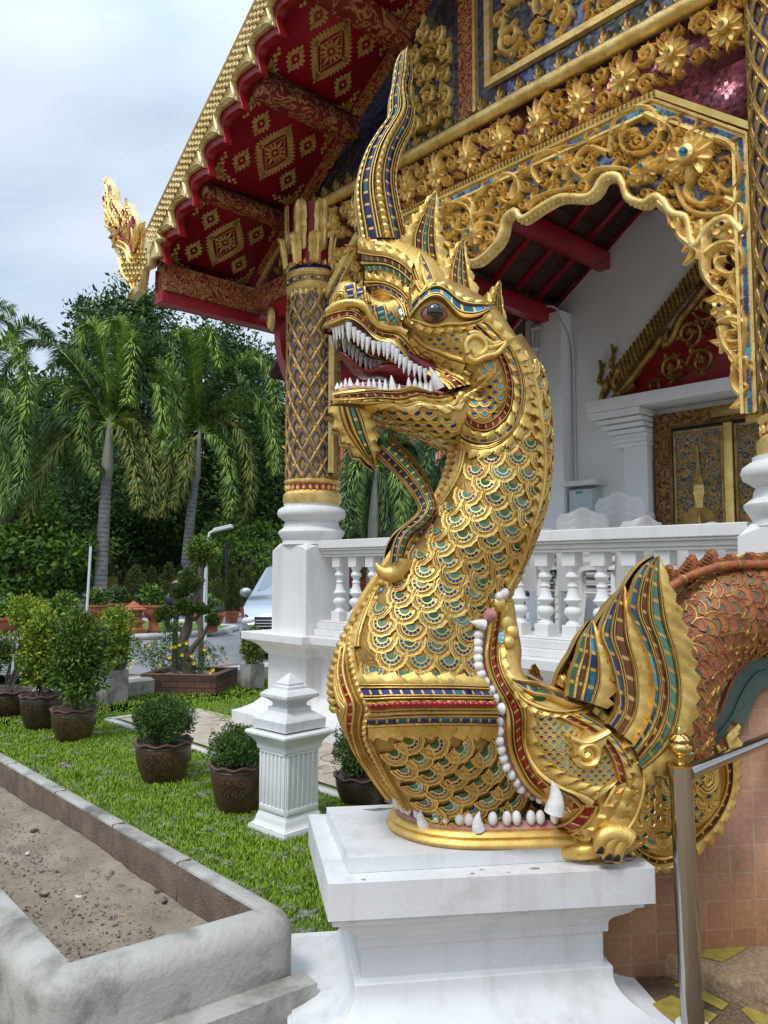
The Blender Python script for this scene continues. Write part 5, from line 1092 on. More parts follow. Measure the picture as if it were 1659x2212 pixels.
# crest leaves
def flame(z, Lp, Rp, spec, ys, name='crest_leaf', **k):
    mb = MB(); plate(mb, z, Lp, Rp, spec, y=ys, th=.03, **k); return mb.pair(name, head, smooth=55)
FS = [(0, .2, .012, 'S', 0), (.2, .28, .018, 'r', 0), (.30, .38, .008, 't', 'brown'), (.39, .46, .018, 'r', 0), (.47, .54, .008, 't', 'jade'), (.55, .62, .018, 'r', 0), (.64, .72, .008, 't', 'brown'), (.73, .8, .018, 'r', 0), (.8, 1, .012, 's', 0)]
flame(Z1, [(735, 1720), (745, 1560), (800, 1450), (860, 1370), (905, 1290), (988, 1198)], [(1080, 1830), (1050, 1700), (1020, 1560), (1000, 1440), (1000, 1320), (990, 1198)], FS, [-.07, -.03], per=.05, amp=.03, tile=.035)
flame(Z1, [(1040, 1960), (1050, 1840), (1100, 1720), (1150, 1640), (1215, 1585)], [(1340, 2120), (1290, 1960), (1250, 1820), (1225, 1700), (1217, 1585)], FS, [-.10, -.04], per=.05, amp=.03, tile=.035)
flame(Z2, [(1120, 420), (1135, 320), (1160, 240), (1200, 170), (1245, 112)], [(1350, 700), (1310, 520), (1275, 380), (1255, 240), (1247, 112)], FS, [-.12, -.05], per=.05, amp=.03, tile=.035)
flame(Z2, [(1290, 760), (1340, 700), (1370, 640), (1385, 632)], [(1440, 900), (1450, 800), (1440, 710), (1390, 632)], [(0, .3, .01, 'r', 0), (.3, .6, .012, 'r', 0), (.6, 1, .01, 's', 0)], [-.08, -.03], per=.05, amp=.02)
flame(Z1, [(820, 1960), (800, 1880), (820, 1800), (860, 1690)], [(1060, 2060), (980, 1930), (920, 1800), (862, 1690)], [(0, .35, .014, 'S', 0), (.35, .6, .018, 'r', 0), (.62, .8, .008, 't', 'blue'), (.82, 1, .016, 'r', 0)], [-.15, -.10], per=.04, amp=.02, tile=.04)
# beard and curled whisker
mb = MB(); plate(mb, Z2, [(88, 985), (105, 1080), (150, 1180), (250, 1300), (320, 1360), (384, 1416)], [(335, 1010), (372, 1080), (385, 1160), (390, 1260), (390, 1340), (387, 1416)], [(0, .15, .012, 'S', 0), (.15, .3, .016, 'r', 0), (.3, .44, .012, 'r', 0), (.46, .56, .006, 't', 'green'), (.58, .7, .016, 'r', 0), (.7, 1, .014, 's', 0)], y=[-.06, -.04], bulge=.02, th=.04, per=.05, amp=.03, tile=.04); mb.mirror(); mb.build('beard', head, smooth=55)
mb = MB(); WL = [(375, 90), (520, 235), (620, 350), (682, 450), (690, 495), (640, 550), (545, 635), (500, 730), (482, 860)]; WR = [(470, -10), (620, 120), (735, 270), (798, 410), (805, 500), (745, 590), (650, 660), (600, 740), (570, 870)]
plate(mb, Z3, WL, WR, [(0, .12, .010, 'r', 0), (.15, .30, .004, 't', 'blue'), (.32, .42, .012, 'r', 0), (.42, .5, .012, 'r', 0), (.53, .70, .004, 't', 'green'), (.72, .8, .010, 'r', 0), (.82, .9, .003, 't', 'gb'), (.92, 1, .008, 'r', 0)], y=[-.02, -.03, -.05, -.07, -.09, -.12, -.13], bulge=.015, th=.02, tile=.03, n=80); mb.mirror(-.04)
P = cr_spline(sp(Z3, [(560, 820), (545, 890), (500, 925), (440, 915), (400, 875), (388, 848)], -.11), 20); mb.tube(P, lambda i: .036 * (1 - (i / 19) ** 2.2) + .004, 'gold', 12, up=(0, 1, 0)); mb.build('whisker', head, smooth=55)
# ---- makara --------------------------------------------------------
rpth = [(.42, -.20), (.28, -.20), (.14, -.195), (.02, -.185), (-.07, -.168), (-.16, -.125), (-.225, -.06), (-.262, .01), (-.272, .085), (-.25, .16), (-.19, .24), (-.09, .31), (.05, .36), (.25, .40)]
RP = cr_spline([V3(a, b, .60) for a, b in rpth], 90)
m9 = MB(); m9.sweep(RP, [(-a_, b_) for a_, b_ in [(.0, .0), (.014, .006), (.024, .020), (.018, .034), (.010, .037), (.014, .045), (.006, .058), (-.010, .064), (-.03, .058), (-.06, .0)]], 'gold'); m9.build('lower_jaw_rim', makara, smooth=50); m9 = MB(); m9.sweep(RP, [(-a_, b_) for a_, b_ in [(-.006, .04), (-.012, .068), (-.03, .082), (-.055, .080), (-.075, .02)]], 'gum_pink'); m9.build('lower_gum', makara, smooth=50)
RNG = RP

mb = MB(); Ii = [(1052, 1312), (1040, 1350), (1036, 1388), (1033, 1422), (1041, 1456), (1054, 1482), (1072, 1513), (1081, 1531), (1080, 1566), (1081, 1597), (1087, 1628), (1096, 1656), (1114, 1688), (1137, 1712), (1167, 1732), (1205, 1748)]
Io = [(1078, 1300), (1074, 1345), (1073, 1388), (1075, 1430), (1090, 1468), (1108, 1495), (1124, 1520), (1133, 1545), (1131, 1580), (1133, 1610), (1145, 1642), (1162, 1668), (1190, 1692), (1220, 1706), (1250, 1722), (1262, 1745)]
Ix = [(1096, 1296), (1090, 1350), (1088, 1400), (1092, 1436), (1108, 1470), (1130, 1492), (1150, 1515), (1158, 1545), (1153, 1580), (1158, 1610), (1172, 1636), (1195, 1656), (1225, 1676), (1258, 1690), (1295, 1700), (1325, 1690)]
patch(mb, ZD, Ii, Io, [(0, .2, .006, 'f', 'gum_pink'), (.16, .46, .024, 'r', 0), (.46, .6, .018, 'r', 0), (.64, .86, .008, 't', 'red'), (.88, 1, .016, 'r', 0)], fb=-.2, tile=.032, gm='gold')
patch(mb, ZD, Io, Ix, [(0, .35, .018, 'r', 0), (.35, 1, .018, 's', 0)], fb=-.2, per=.045, amp=.03)
lo_i = [(852, 1758), (872, 1774), (908, 1793), (974, 1803), (1040, 1806), (1100, 1793), (1171, 1770), (1222, 1752)]; lo_o = [(845, 1788), (868, 1806), (910, 1824), (974, 1836), (1040, 1838), (1100, 1828), (1180, 1806), (1240, 1780)]
strip(mb, ZD, [(1100, 1814), (1130, 1808), (1170, 1800), (1215, 1792), (1245, 1776), (1268, 1752), (1272, 1735)], .055, TL('red', .012), tile=.036, lift=.008)
strip(mb, ZD, [(1215, 1806), (1245, 1802), (1280, 1786), (1310, 1748), (1335, 1700)], .05, [(0, .4, .014, 'r', 0), (.4, 1, .014, 's', 0)], per=.045, amp=.03)
patch(mb, ZD, [(1252, 1718), (1258, 1745), (1250, 1775)], [(1290, 1722), (1285, 1740), (1262, 1772)], [(0, 1, .006, 'f', 'glass_red')], fb=-.3)
# gold lobes behind the corner of the mouth, rear rings
patch(mb, Z5, [(560, 1700), (640, 1620), (700, 1540), (760, 1460), (800, 1400)], [(600, 1720), (720, 1680), (820, 1600), (860, 1480), (865, 1370)], [(0, .5, .02, 'S', 0), (.5, 1, .02, 's', 0)], fb=-.3, per=.05, amp=.03)
patch(mb, Z5, [(420, 1020), (560, 1080), (680, 1160), (750, 1260), (790, 1390)], [(560, 1000), (700, 1080), (800, 1180), (865, 1300), (895, 1440)], [(0, .15, .014, 'r', 0), (.18, .38, .006, 't', 'red'), (.4, .55, .018, 'r', 0), (.55, .75, .014, 's', 0), (.78, .88, .006, 't', 'teal'), (.9, 1, .01, 'r', 0)], fb=-.3, tile=.032, per=.045, amp=.02)
strip(mb, Z5, [(640, 960), (760, 1060), (860, 1170), (905, 1320), (900, 1460), (850, 1600), (780, 1690)], .05, [(0, .3, .014, 'r', 0), (.3, 1, .014, 's', 0)], per=.045, amp=.03)
# eye region
patch(mb, Z5, [(180, 800), (300, 822), (420, 870), (540, 935), (640, 950), (725, 880)], [(220, 850), (300, 905), (400, 925), (500, 965), (620, 985), (722, 895)], [(0, .3, .02, 'r', 0), (.35, .65, .006, 't', 'teal'), (.7, 1, .02, 'r', 0)], fb=-.28, tile=.05, gm='gold_bright')
patch(mb, Z5, [(215, 850), (270, 910), (380, 960), (500, 985), (620, 970), (722, 890)], [(200, 880), (260, 960), (380, 1010), (500, 1020), (640, 990), (725, 895)], [(0, .5, .024, 'r', 0), (.5, 1, .018, 's', 0)], fb=-.3, per=.04, amp=.02, gm='gold_bright')
patch(mb, Z5, [(440, 830), (460, 790), (480, 770)], [(520, 880), (500, 820), (482, 770)], [(0, .5, .02, 'S', 0), (.5, 1, .02, 's', 0)], fb=-.15, per=.03)
c = hit(*Z5((580, 1180)), -.32)[0]; fe = lambda a, b, d=0: V3(a, c[1] - d, b)
mb.prism([tuple(S.on(1, *Z5(p), c[1])[[0, 2]]) for p in [(520, 1180), (485, 1120), (560, 1130), (600, 1085), (660, 1130), (720, 1085), (700, 1160), (660, 1200), (665, 1260), (610, 1285), (550, 1270), (520, 1230)]], fe, -.02, .035, 'gold_bright')
for P, w_ in (([(530, 1230), (560, 1275), (630, 1270), (655, 1215), (620, 1165), (570, 1170), (550, 1210), (575, 1235), (600, 1215)], .014), ([(490, 1122), (560, 1150), (620, 1140), (715, 1090)], .012)): vine(mb, cr_spline(sp(Z5, P, c[1])[:, [0, 2]], 26), w_, lambda a, b, d=0: fe(a, b, d + .035), .02, 'gold_bright')
for cc, r_ in ((Z3((1320, 1330)), .03), (Z3((1275, 1270)), .035), (Z3((1250, 1170)), .028), (Z3((1300, 1400)), .026), (Z3((1225, 1130)), .03)):
    p = hit(*cc, -.12)[0]; mb.ball(p, (r_, r_ * .9, r_), 'gold_bright', 12, 8)
p = hit(*Z3((1165, 1215)), -.12)[0]; mb.ball(p, (.03, .04, .03), 'gum_pink', 10, 7)
strip(mb, Z3, [(1250, 1240), (1270, 1330), (1240, 1400), (1200, 1440)], .03, PIPE, fb=-.1); strip(mb, Z3, [(1230, 1320), (1250, 1370), (1245, 1410)], .02, [(0, 1, .01, 't', 'teal')], fb=-.1)
mb.pair('makara_carving', makara, smooth=55)
mb = MB(); scalefield(mb, Z5, [(285, 1020), (400, 1010), (560, 1110), (700, 1200), (770, 1330), (770, 1400), (640, 1400), (500, 1340), (380, 1260), (310, 1150)], .020, cm=('glass_teal', 'glass_cyan', 'glass_green', 'glass_blue'), fb=-.3)
mb.pair('makara_scales', makara, smooth=50)
for s in (1, -1):
    mb = MB(); c = hit(*Z5((342, 895)), -.28)[0] * V3(1, s, 1); mb.ball(c, (.03, .02, .022), 'glass_green', 16, 10); mb.build('makara_eye', makara, smooth=80)
# makara teeth
K1 = [(1178, 112), (1202, 98), (1218, 84), (1038, 378), (1035, 432), (1035, 482), (1036, 540), (1040, 592), (1057, 648), (1085, 700), (1123, 758), (1150, 812), (1178, 975), (1180, 1040), (1180, 1105), (1192, 1167), (1208, 1228), (1225, 1285), (1262, 1340), (1298, 1392), (1330, 1437), (1372, 1468), (1408, 1490), (1460, 1512)]
for i, q in enumerate(K1):
    p, nn, ok = hit(*Z4((q[0] + 6, q[1])), -.22); r_ = .0195 if i < 21 else .015
    for s in (1, -1):
        mb = MB(); mb.ball((p + V3(-.006, -.012, 0)) * V3(1, s, 1), (r_ * .92, r_ * .92, r_ * .92), 'tooth', 12, 8); mb.build('makara_tooth', makara, smooth=80)
K2 = [(452, 1512, 8), (469, 1540, 8), (488, 1568, 8), (508, 1592, 9), (531, 1610, 10), (560, 1628, 11), (597, 1652, 12), (730, 1682, 15), (788, 1684, 16), (845, 1690, 16), (905, 1692, 15), (962, 1688, 14), (1115, 1684, 15), (1172, 1674, 15), (1228, 1662, 15), (1275, 1644, 15), (1330, 1628, 14), (1385, 1620, 14), (1438, 1612, 13), (1492, 1602, 12)]
for k in range(34):
    i = 8 + k * 2.5
    if i > 88: break
    j = int(i); p = RNG[j] ; t = nrm(RNG[min(j + 1, 89)] - RNG[j - 1]); sd = V3(-t[1], t[0], 0) * -1
    if sd[0] * (p[0] - .1) + sd[1] * (p[1] - .08) > 0: sd = -sd
    px_ = sproj(p + V3(0, 0, .08))[0]
    if 1020 < px_ < 1052 and p[1] < .05 or 900 < px_ < 926 and p[1] < .05: continue
    mb = MB(); mb.ball(p + sd * .016 + V3(0, 0, .100), (.0165, .0165, .025), 'tooth', 12, 8); mb.build('makara_tooth', makara, smooth=80)
for a, b, r_, bend in (((1560, 1612), (1545, 1386), .031, .012), ((664, 1700), (642, 1585), .019, -.006), ((1042, 1728), (1048, 1600), .021, -.006), ((1080, 312), (985, 290), .018, 0), ((1205, 892), (1130, 892), .020, 0)):
    p, nn, ok = hit(*Z4(a), -.24); y_ = p[1] - (.09 if r_ > .03 else .03); pa = S.on(1, *Z4(a), y_); pb = S.on(1, *Z4(b), y_ - .01)
    for s in (1, -1): mb = MB(); cone(mb, pa * V3(1, s, 1), pb * V3(1, s, 1), r_, bend=bend, n=12); mb.build('makara_fang', makara, smooth=60)
p, nn, ok = hit(*Z4((1570, 1625)), -.24)
# fins
def fin_(Lp, Rp, spec, ys, **k):
    mb = MB(); plate(mb, Z5, Lp, Rp, spec, y=ys, th=.03, per=.055, amp=.035, **k)
    mb.mirror(-.155); mb.build('fin', makara, smooth=55)
fin_([(505, 900), (522, 770), (562, 660), (588, 560), (645, 462)], [(715, 970), (765, 850), (745, 720), (700, 580), (648, 462)], [(.0, .1, .006, 't', 'green'), (.1, .2, .014, 'r', 0), (.21, .29, .006, 't', 'brown'), (.3, .4, .016, 'r', 0), (.42, .56, .006, 't', 'teal'), (.57, .63, .018, 'r', 0), (.63, .69, .014, 'r', 0), (.69, 1, .016, 's', 0)], [-.24, -.17], tile=.05)
fin_([(735, 1060), (790, 960), (780, 840), (740, 680), (690, 545), (722, 430), (770, 340), (830, 262)], [(870, 1170), (965, 1020), (995, 850), (970, 650), (905, 480), (860, 360), (832, 262)], [(0, .08, .014, 'r', 0), (.09, .17, .006, 't', 'blue'), (.18, .25, .016, 'r', 0), (.25, .32, .014, 'r', 0), (.34, .50, .006, 't', 'brown'), (.51, .57, .018, 'r', 0), (.57, .63, .014, 'r', 0), (.63, 1, .018, 's', 0)], [-.26, -.16], tile=.06)
fin_([(880, 1190), (960, 1060), (1003, 900), (992, 750), (930, 560), (866, 395), (895, 240), (960, 135), (1032, 88)], [(945, 1395), (1105, 1290), (1195, 1130), (1240, 930), (1225, 700), (1155, 450), (1085, 260), (1055, 150), (1035, 88)], [(0, .08, .006, 't', 'teal'), (.09, .15, .016, 'r', 0), (.15, .2, .014, 'r', 0), (.21, .28, .006, 't', 'brown'), (.29, .35, .016, 'r', 0), (.35, .4, .014, 'r', 0), (.42, .55, .006, 't', 'jade'), (.56, .62, .018, 'r', 0), (.62, .67, .014, 'r', 0), (.67, 1, .018, 's', 0)], [-.28, -.18], tile=.06)
# leg ornament
mb = MB()
scalefield(mb, Z5, [(1120, 1200), (1280, 1200), (1380, 1330), (1380, 1480), (1300, 1600), (1200, 1660), (1080, 1640), (1060, 1400)], .029, cm=('glass_green', 'gold', 'glass_teal'), down=(-.3, 0, -1)); scalefield(mb, Z5, [(900, 1420), (1060, 1330), (1090, 1500), (1060, 1660), (880, 1640)], .029, cm=('glass_green', 'gold', 'glass_teal'), down=(-.6, 0, -1)); scalefield(mb, Z5, [(880, 1640), (1080, 1660), (1110, 1740), (1040, 1800), (930, 1780)], .029, cm=('glass_green', 'gold', 'glass_blue'), down=(0, 0, -1))
RI = [(1340, 1190), (1400, 1290), (1412, 1400), (1380, 1510), (1310, 1610), (1220, 1700)]; RX = [(1472, 1062), (1482, 1250), (1478, 1400), (1440, 1550), (1360, 1690), (1240, 1800)]
plate(mb, Z5, RI, RX, [(0, .2, .016, 'r', 0), (.22, .4, .006, 't', 'brown'), (.42, .55, .018, 'r', 0), (.55, 1, .018, 's', 0)], y=-.17, th=.05, per=.045, amp=.035, tile=.04)
plate(mb, Z5, [(850, 1680), (900, 1760), (980, 1810), (1060, 1820), (1150, 1790)], [(830, 1680), (880, 1800), (960, 1870), (1060, 1895), (1180, 1850)], [(0, .3, .014, 'r', 0), (.32, .5, .006, 't', 'brown'), (.52, .7, .014, 'r', 0), (.7, 1, .014, 's', 0)], y=-.19, th=.05, per=.045, amp=.03)
strip(mb, Z5, [(1220, 1440), (1200, 1360), (1250, 1300), (1330, 1330), (1340, 1400), (1300, 1440), (1270, 1410)], .035, PIPE, fb=-.3)
mb.pair('leg_carving', hind, smooth=55)
mb = MB()
for P in ([(800, 1690), (740, 1690), (700, 1720), (690, 1775)], [(830, 1700), (780, 1700), (742, 1750), (735, 1815)], [(860, 1720), (830, 1710), (795, 1760), (785, 1825)]):
    Q = cr_spline(sp(Z5, P, -.30), 12); mb.tube(Q, lambda i: .034 - .012 * (i / 11), 'gold', 12, up=(0, 1, 0)); mb.ball(Q[-1], .022, 'gold', 10, 7)
mb.pair('foot', hind, smooth=60)
mb = MB()
for P in ([(690, 1785), (700, 1800)], [(735, 1825), (745, 1842)], [(785, 1830), (795, 1845)]):
    Q = sp(Z5, P, -.315); cone(mb, Q[0], Q[1] + V3(0, -.01, 0), .016, 'dark')
mb.pair('claws', hind, smooth=60)
# tail body: glazed scales, ridge, green belly tiles
mb = MB(); nR, nW = GR.shape[:2]
k = 0; s = 1.0
while s < nR - 8:
    cols = 11
    for q in range(cols):
        th = math.pi * (1.02 + (q + (.5 if k % 2 else 0)) / cols * .98); j = th / (2 * math.pi) * nW; j0 = int(j) % nW; i0 = int(s); p = GR[i0, j0]; a = GR[min(i0 + 1, nR - 1), j0] - GR[i0 - 1, j0]; b = GR[i0, (j0 + 1) % nW] - GR[i0, j0 - 1]; nn = nrm(np.cross(b, a)); c0 = GR[i0].mean(0); nn = nn if (p - c0) @ nn > 0 else -nn
        x, y = sproj(p)
        if th > 1.97 * math.pi or th < 1.05 * math.pi: continue
        putscale(mb, OLD, p - nn * .004, nn, -a, .05, 'old_green', '', 'gold_old_shade' if random.random() < .75 else 'old_rust', True)
    s += 2.5; k += 1
mb.build('tail_scales', rearo, smooth=50)
mb = MB(); rp = cr_spline(sp(Z5, [(1075, 290), (1110, 262), (1200, 212), (1380, 152), (1560, 140), (1760, 140), (1950, 140)], -.10), 60)
mb.tube(rp, lambda i: .017 + (.004 if i % 7 == 0 else 0), lambda i, j: 'gold_old_shade' if i % 7 == 0 else 'old_orange', 10); mb.build('ridge_pipe', rearo, smooth=50)
for i, (x, y, xx, yy) in enumerate([(1080, 262, 1090, 140), (1150, 225, 1222, 80), (1260, 180, 1338, 48), (1390, 145, 1452, 75), (1500, 135, 1562, 66), (1610, 135, 1680, 70), (1730, 135, 1800, 70)]):
    mb = MB(); a, b = Z5((x, y)), Z5((xx, yy)); pts = [(a[0] - 12, a[1] + 8), (a[0] - 8, a[1] - 10), (b[0] - 8, b[1] + 12), b, (b[0] + 9, b[1] + 16), (a[0] + 26, a[1] - 4), (a[0] + 24, a[1] + 8)]
    mb.prism([tuple(S.on(1, *p, -.05)[[0, 2]]) for p in pts], lambda u, v, d: V3(u, -.05 - d, v), -.02, .02, 'old_orange'); c_ = S.on(1, (a[0] + b[0]) / 2, (a[1] + b[1]) / 2, -.05)
    for q in range(6): p = np.array(a) + (np.array(b) - a) * (.15 + q * .13); P_ = [S.on(1, p[0] - 7, p[1] - 2, -.075), S.on(1, p[0] + 14 - q * 1.5, p[1] + 4, -.075)]; mb.tube(P_, .0045, 'old_rust' if q % 2 else 'gold_old_shade', 5)
    mb.build('ridge_spike', rearo, smooth=0, bevel=.004)
mb = MB(); plate(mb, Z5, [(1900, 640), (1660, 655), (1530, 695), (1440, 810), (1385, 950), (1310, 1090), (1245, 1185)], [(1900, 800), (1660, 838), (1600, 890), (1545, 1000), (1490, 1090), (1400, 1160), (1340, 1225)], [(0, .07, .012, 'r', 0), (.08, .5, .004, 't', 'trim'), (.52, .58, .008, 'f', 'green_trim'), (.59, 1, .004, 't', 'trim')] if False else [(0, .08, .012, 'f', 'old_orange'), (.09, .46, .004, 'f', 'green_trim'), (.47, .53, .014, 'f', 'green_trim'), (.54, 1, .004, 'f', 'green_trim')], y=-.02, th=.12, gm='old_orange'); mb.build('belly_tiles', rearo, smooth=50)
# ---------------------------------------------------------------- pedestal of the naga
pedn = empty('statue_pedestal', 'white plastered moulded pedestal with chipped edges under the golden naga', 'pedestal', tuple(S.o), S.a)
def rect(x0, x1, y0, y1, levels, m, mb):
    G = []
    for d, z in levels: G.append([(x0 - d, y0 - d, z), (x1 + d, y0 - d, z), (x1 + d, y1 + d, z), (x0 - d, y1 + d, z)])
    mb.grid(G, m, cv=True); mb.add(G[-1], [(0, 1, 2, 3)], m)
def curve(a, b, kind, n=8):
    P = []
    for t in np.linspace(0, 1, n):
        if kind == 'cove': P.append((a[0] + (b[0] - a[0]) * (1 - math.cos(t * math.pi / 2)), a[1] + (b[1] - a[1]) * math.sin(t * math.pi / 2)))
        elif kind == 'flare': P.append((a[0] + (b[0] - a[0]) * math.sin(t * math.pi / 2), a[1] + (b[1] - a[1]) * (.25 * t + .75 * (1 - math.cos(t * math.pi / 2)))))
        else: P.append((a[0] + (b[0] - a[0]) * (.5 - .5 * math.cos(t * math.pi)), a[1] + (b[1] - a[1]) * t))
    return P
X0, X1, Y0, Y1 = -.42, .43, -.175, .325      # shaft
mb = MB(); rect(X0, X1, Y0, Y1, [(.235, -.16), (.235, .03), (.22, .035), (.22, .045)] + curve((.22, .045), (.02, .165), 'flare')[1:] + [(.02, .195), (.008, .197), (-.004, .20), (-.004, .305), (.010, .307), (.010, .335)] + curve((.010, .335), (.08, .415), 'ogee') + [(.10, .417), (.10, .44)], 'white_paint', mb); mb.build('shaft', pedn, smooth=35, bevel=.003)
c0 = S.on(2, 710, 1986, .555); c1 = S.on(2, 1418, 1925, .555)
mb = MB(); capd = [(-.534, -.285), (.56, -.30), (.56, .44), (-.566, .437)]
G = [[(x * q, y * q, z) for x, y in capd] for q, z in ((1., .44), (1., .555))]; mb.grid(G, 'white_paint', cv=True); mb.add(G[-1], [(0, 1, 2, 3)], 'white_paint'); mb.add(G[0], [(3, 2, 1, 0)], 'white_paint'); mb.build('cap_slab', pedn, smooth=0, bevel=.006)
c2 = S.on(2, 748, 1895, .6)
mb = MB(); cs = [(-.463, -.207), (.41, -.200), (.44, .37), (-.500, .369)]; G = [[(x * q, y * q, z) for x, y in cs] for q, z in ((1., .556), (.995, .603))]; mb.grid(G, 'white_paint', cv=True); mb.add(G[-1], [(0, 1, 2, 3)], 'white_paint'); mb.build('top_slab', pedn, smooth=0, bevel=.008)
mat('chip', (.16, .15, .12), .9, var=(.26, .24, .20), vs=60)
for z, zz, r_ in ((( .16, -.25), .5558, (.022, .010)), ((.44, -.24), .5558, (.040, .012)), ((.50, -.225), .5558, (.02, .008)), ((-.06, -.262), .5558, (.009, .006)), ((.06, -.27), .5558, (.006, .004)), ((-.30, .31), .6035, (.07, .020)), ((-.02, -.235), .5558, (.012, .004)), ((.40, -.272), .5558, (.014, .004)), ((-.42, -.262), .5558, (.010, .006))):
    n_ = 14; pts = [(z[0] + r_[0] * random.uniform(.5, 1.15) * math.cos(a), z[1] + r_[1] * random.uniform(.5, 1.2) * math.sin(a), zz) for a in np.linspace(0, 2 * math.pi, n_ + 1)[:-1]]; mb = MB(); mb.add(pts, [tuple(range(n_))], 'chip'); mb.build('paint_chip', pedn, smooth=0)
# ---------------------------------------------------------------- tiled stair wall behind the statue
mat('wall_tiles', (.3, .2, .15), .55, extra=brick((.50, .255, .135), (.40, .195, .105), (.48, .29, .18), .101, .101, .0035))
mb = MB(); wtop = [(.45, -.16), (.45, .62), (.60, .70)] + [tuple(S.on(1, *Z5(p), -.12)[[0, 2]]) for p in [(1380, 1180), (1490, 1060), (1560, 960), (1620, 880), (1700, 830), (1950, 800)]] + [(3.2, 1.35), (3.2, -.16)]
mb.prism(wtop, lambda a, b, d: V3(a, d, b), .0, .42, 'wall_tiles'); sw = tag(mb.build('stair_wall', None, smooth=0), 'low stair wall clad in square brown tiles behind the handrail post', 'wall'); sw.location = tuple(S.o); sw.rotation_euler.z = S.a
# ---------------------------------------------------------------- handrail
hr = empty('handrail', 'polished steel handrail on a round post with a brass finial', 'handrail', (1.015, 2.70, .055))
HX, HY = 1.015, 2.70
def onp(x, y, Y): o, d = V3(0, 0, CAMH), pray(x, y); return o + d * (Y / d[1])
mb = MB(); mb.tube([(0, 0, .0), (-.01, 0, .45), (-.018, 0, .835)], .0375, 'steel', 28, up=(0, 1, 0)); pst = mb.build('post', hr, smooth=50); mb = MB(); mb.lathe([(.055, 0), (.055, .004), (.041, .006)], 24, (0, 0, 0), 'rail_gum'); mb.build('base_ring', hr, smooth=30)
mb = MB(); mb.lathe([(.04, .0), (.04, .008), (.016, .014), (.013, .03), (.02, .04), (.036, .05), (.042, .062), (.040, .072), (.030, .080), (.033, .084), (.036, .092), (.028, .104), (.012, .112), (.010, .122), (.004, .13)], 28, (-.018, 0, .835), 'brass'); mb.build('finial', pst, smooth=50)
mb = MB(); a = onp(1490, 1668, HY) - V3(HX, HY, .055); b = onp(1720, 1572, 3.15) - V3(HX, HY, .055); mb.tube([a, b], .024, 'steel', 24); mb.tube([a + (b - a) * -.02, a + (b - a) * .05], .027, 'steel', 24); mb.build('rail', hr, smooth=50)
# ================================================================ GROUND
def gp(x, y, z=0.): p = W.on(2, x, y, z); return p
mat('grass_base', (.09, .15, .018), .95, var=(.14, .19, .03), vs=5, bump=1., bs=60, spots=((.20, .19, .16), 3.5, .60, .68))
mat('blade_a', (.21, .34, .025), .6, spec=.15); mat('blade_b', (.30, .42, .045), .6, spec=.15); mat('blade_c', (.13, .24, .018), .6, spec=.15); mat('blade_d', (.34, .30, .12), .7)
mat('asphalt', (.17, .17, .175), .9, var=(.22, .22, .22), vs=.8, bump=.3, bs=80); mat('kerb', (.62, .60, .57), .8, var=(.4, .38, .35), vs=3, bump=.3)
mat('earth', (.07, .08, .03), .95, var=(.04, .05, .02), vs=1.5)
mat('concrete', (.43, .415, .37), .75, var=(.33, .31, .265), vs=3.6, bump=.35, bs=45, spots=((.12, .112, .09), 3.4, .47, .66))
mat('concrete_top', (.52, .50, .45), .7, var=(.38, .36, .31), vs=5, bump=.35, bs=50, spots=((.22, .2, .17), 7, .54, .75))
mat('render_brown', (.25, .18, .13), .95, var=(.15, .105, .075), vs=8, bump=1., bs=110)
mat('aggregate', (.46, .33, .20), .8, var=(.26, .17, .095), vs=60, bump=.8, bs=130, spots=((.16, .11, .07), 5, .55, .75))
mat('yellow_tile', (.40, .32, .06), .3, var=(.28, .22, .045), vs=30, bump=.2, bs=120, coat=.3)
mat('flagstone', (.50, .42, .32), .85, var=(.36, .30, .22), vs=6, bump=.2, bs=30, extra=None)
mat('turf_block', (.27, .26, .23), .9, var=(.18, .17, .15), vs=12, bump=.5, bs=50)
def sheet(name, pts, z, m, kind='structure', sub=0):
    mb = MB(); mb.add([(p[0], p[1], z) for p in pts], [tuple(range(len(pts)))], m); return setting(mb.build(name, None, smooth=0), kind)
sheet('ground', [(-300, -30), (300, -30), (300, 400), (-300, 400)], -.16, 'earth')
sheet('lawn', [(-14, -3), (4, -3), (4, 10), (-1.0, 13.2), (-14, -.3 + 4)][:0] or [(-.38, 2.93), (-.25, 3.05), (.2, 3.3), (4, 4.1), (4, 14.5), (-.3, 14.2), (-22, -7.5), (-22, -9), (-6.4, 9.6)], 0, 'grass_base')
sheet('road', [(-60, 10), (-3.9, 11.9), (10, 13.6), (30, 60), (-60, 60)], -.008, 'asphalt')
# paving near the camera and under the statue
PV = [(-.33, 2.86), (-.25, 3.02), (.2, 3.3), (4, 4.1), (4, -2), (-3, -2), (-3, 3.0), (-.98, 2.45)]
sheet('paving', [(-8, -4), (6, -4), (6, 6), (-8, 6)], -.11, 'aggregate')
TW = lambda x, y, z=0: T.world((x, y, z))
mb = MB(); q = [TW(*p) for p in [(-1.65, -1.22), (3.2, -1.22), (3.2, -.3), (-1.65, -.3)]]; mb.add([(p[0], p[1], .012) for p in q], [(0, 1, 2, 3)], 'flagstone')
setting(mb.build('stone_path', None, smooth=0), 'structure')
mb = MB()
for a, b in (((-1.72, -1.33), (3.3, -1.33)), ((-1.72, -1.33), (-1.72, -.4))):
    A_, B_ = TW(*a), TW(*b); mb.sweep([(A_[0], A_[1], 0), (B_[0], B_[1], 0)], [(-.035, -.01), (.035, -.01), (.035, .022), (-.035, .022)], 'kerb')
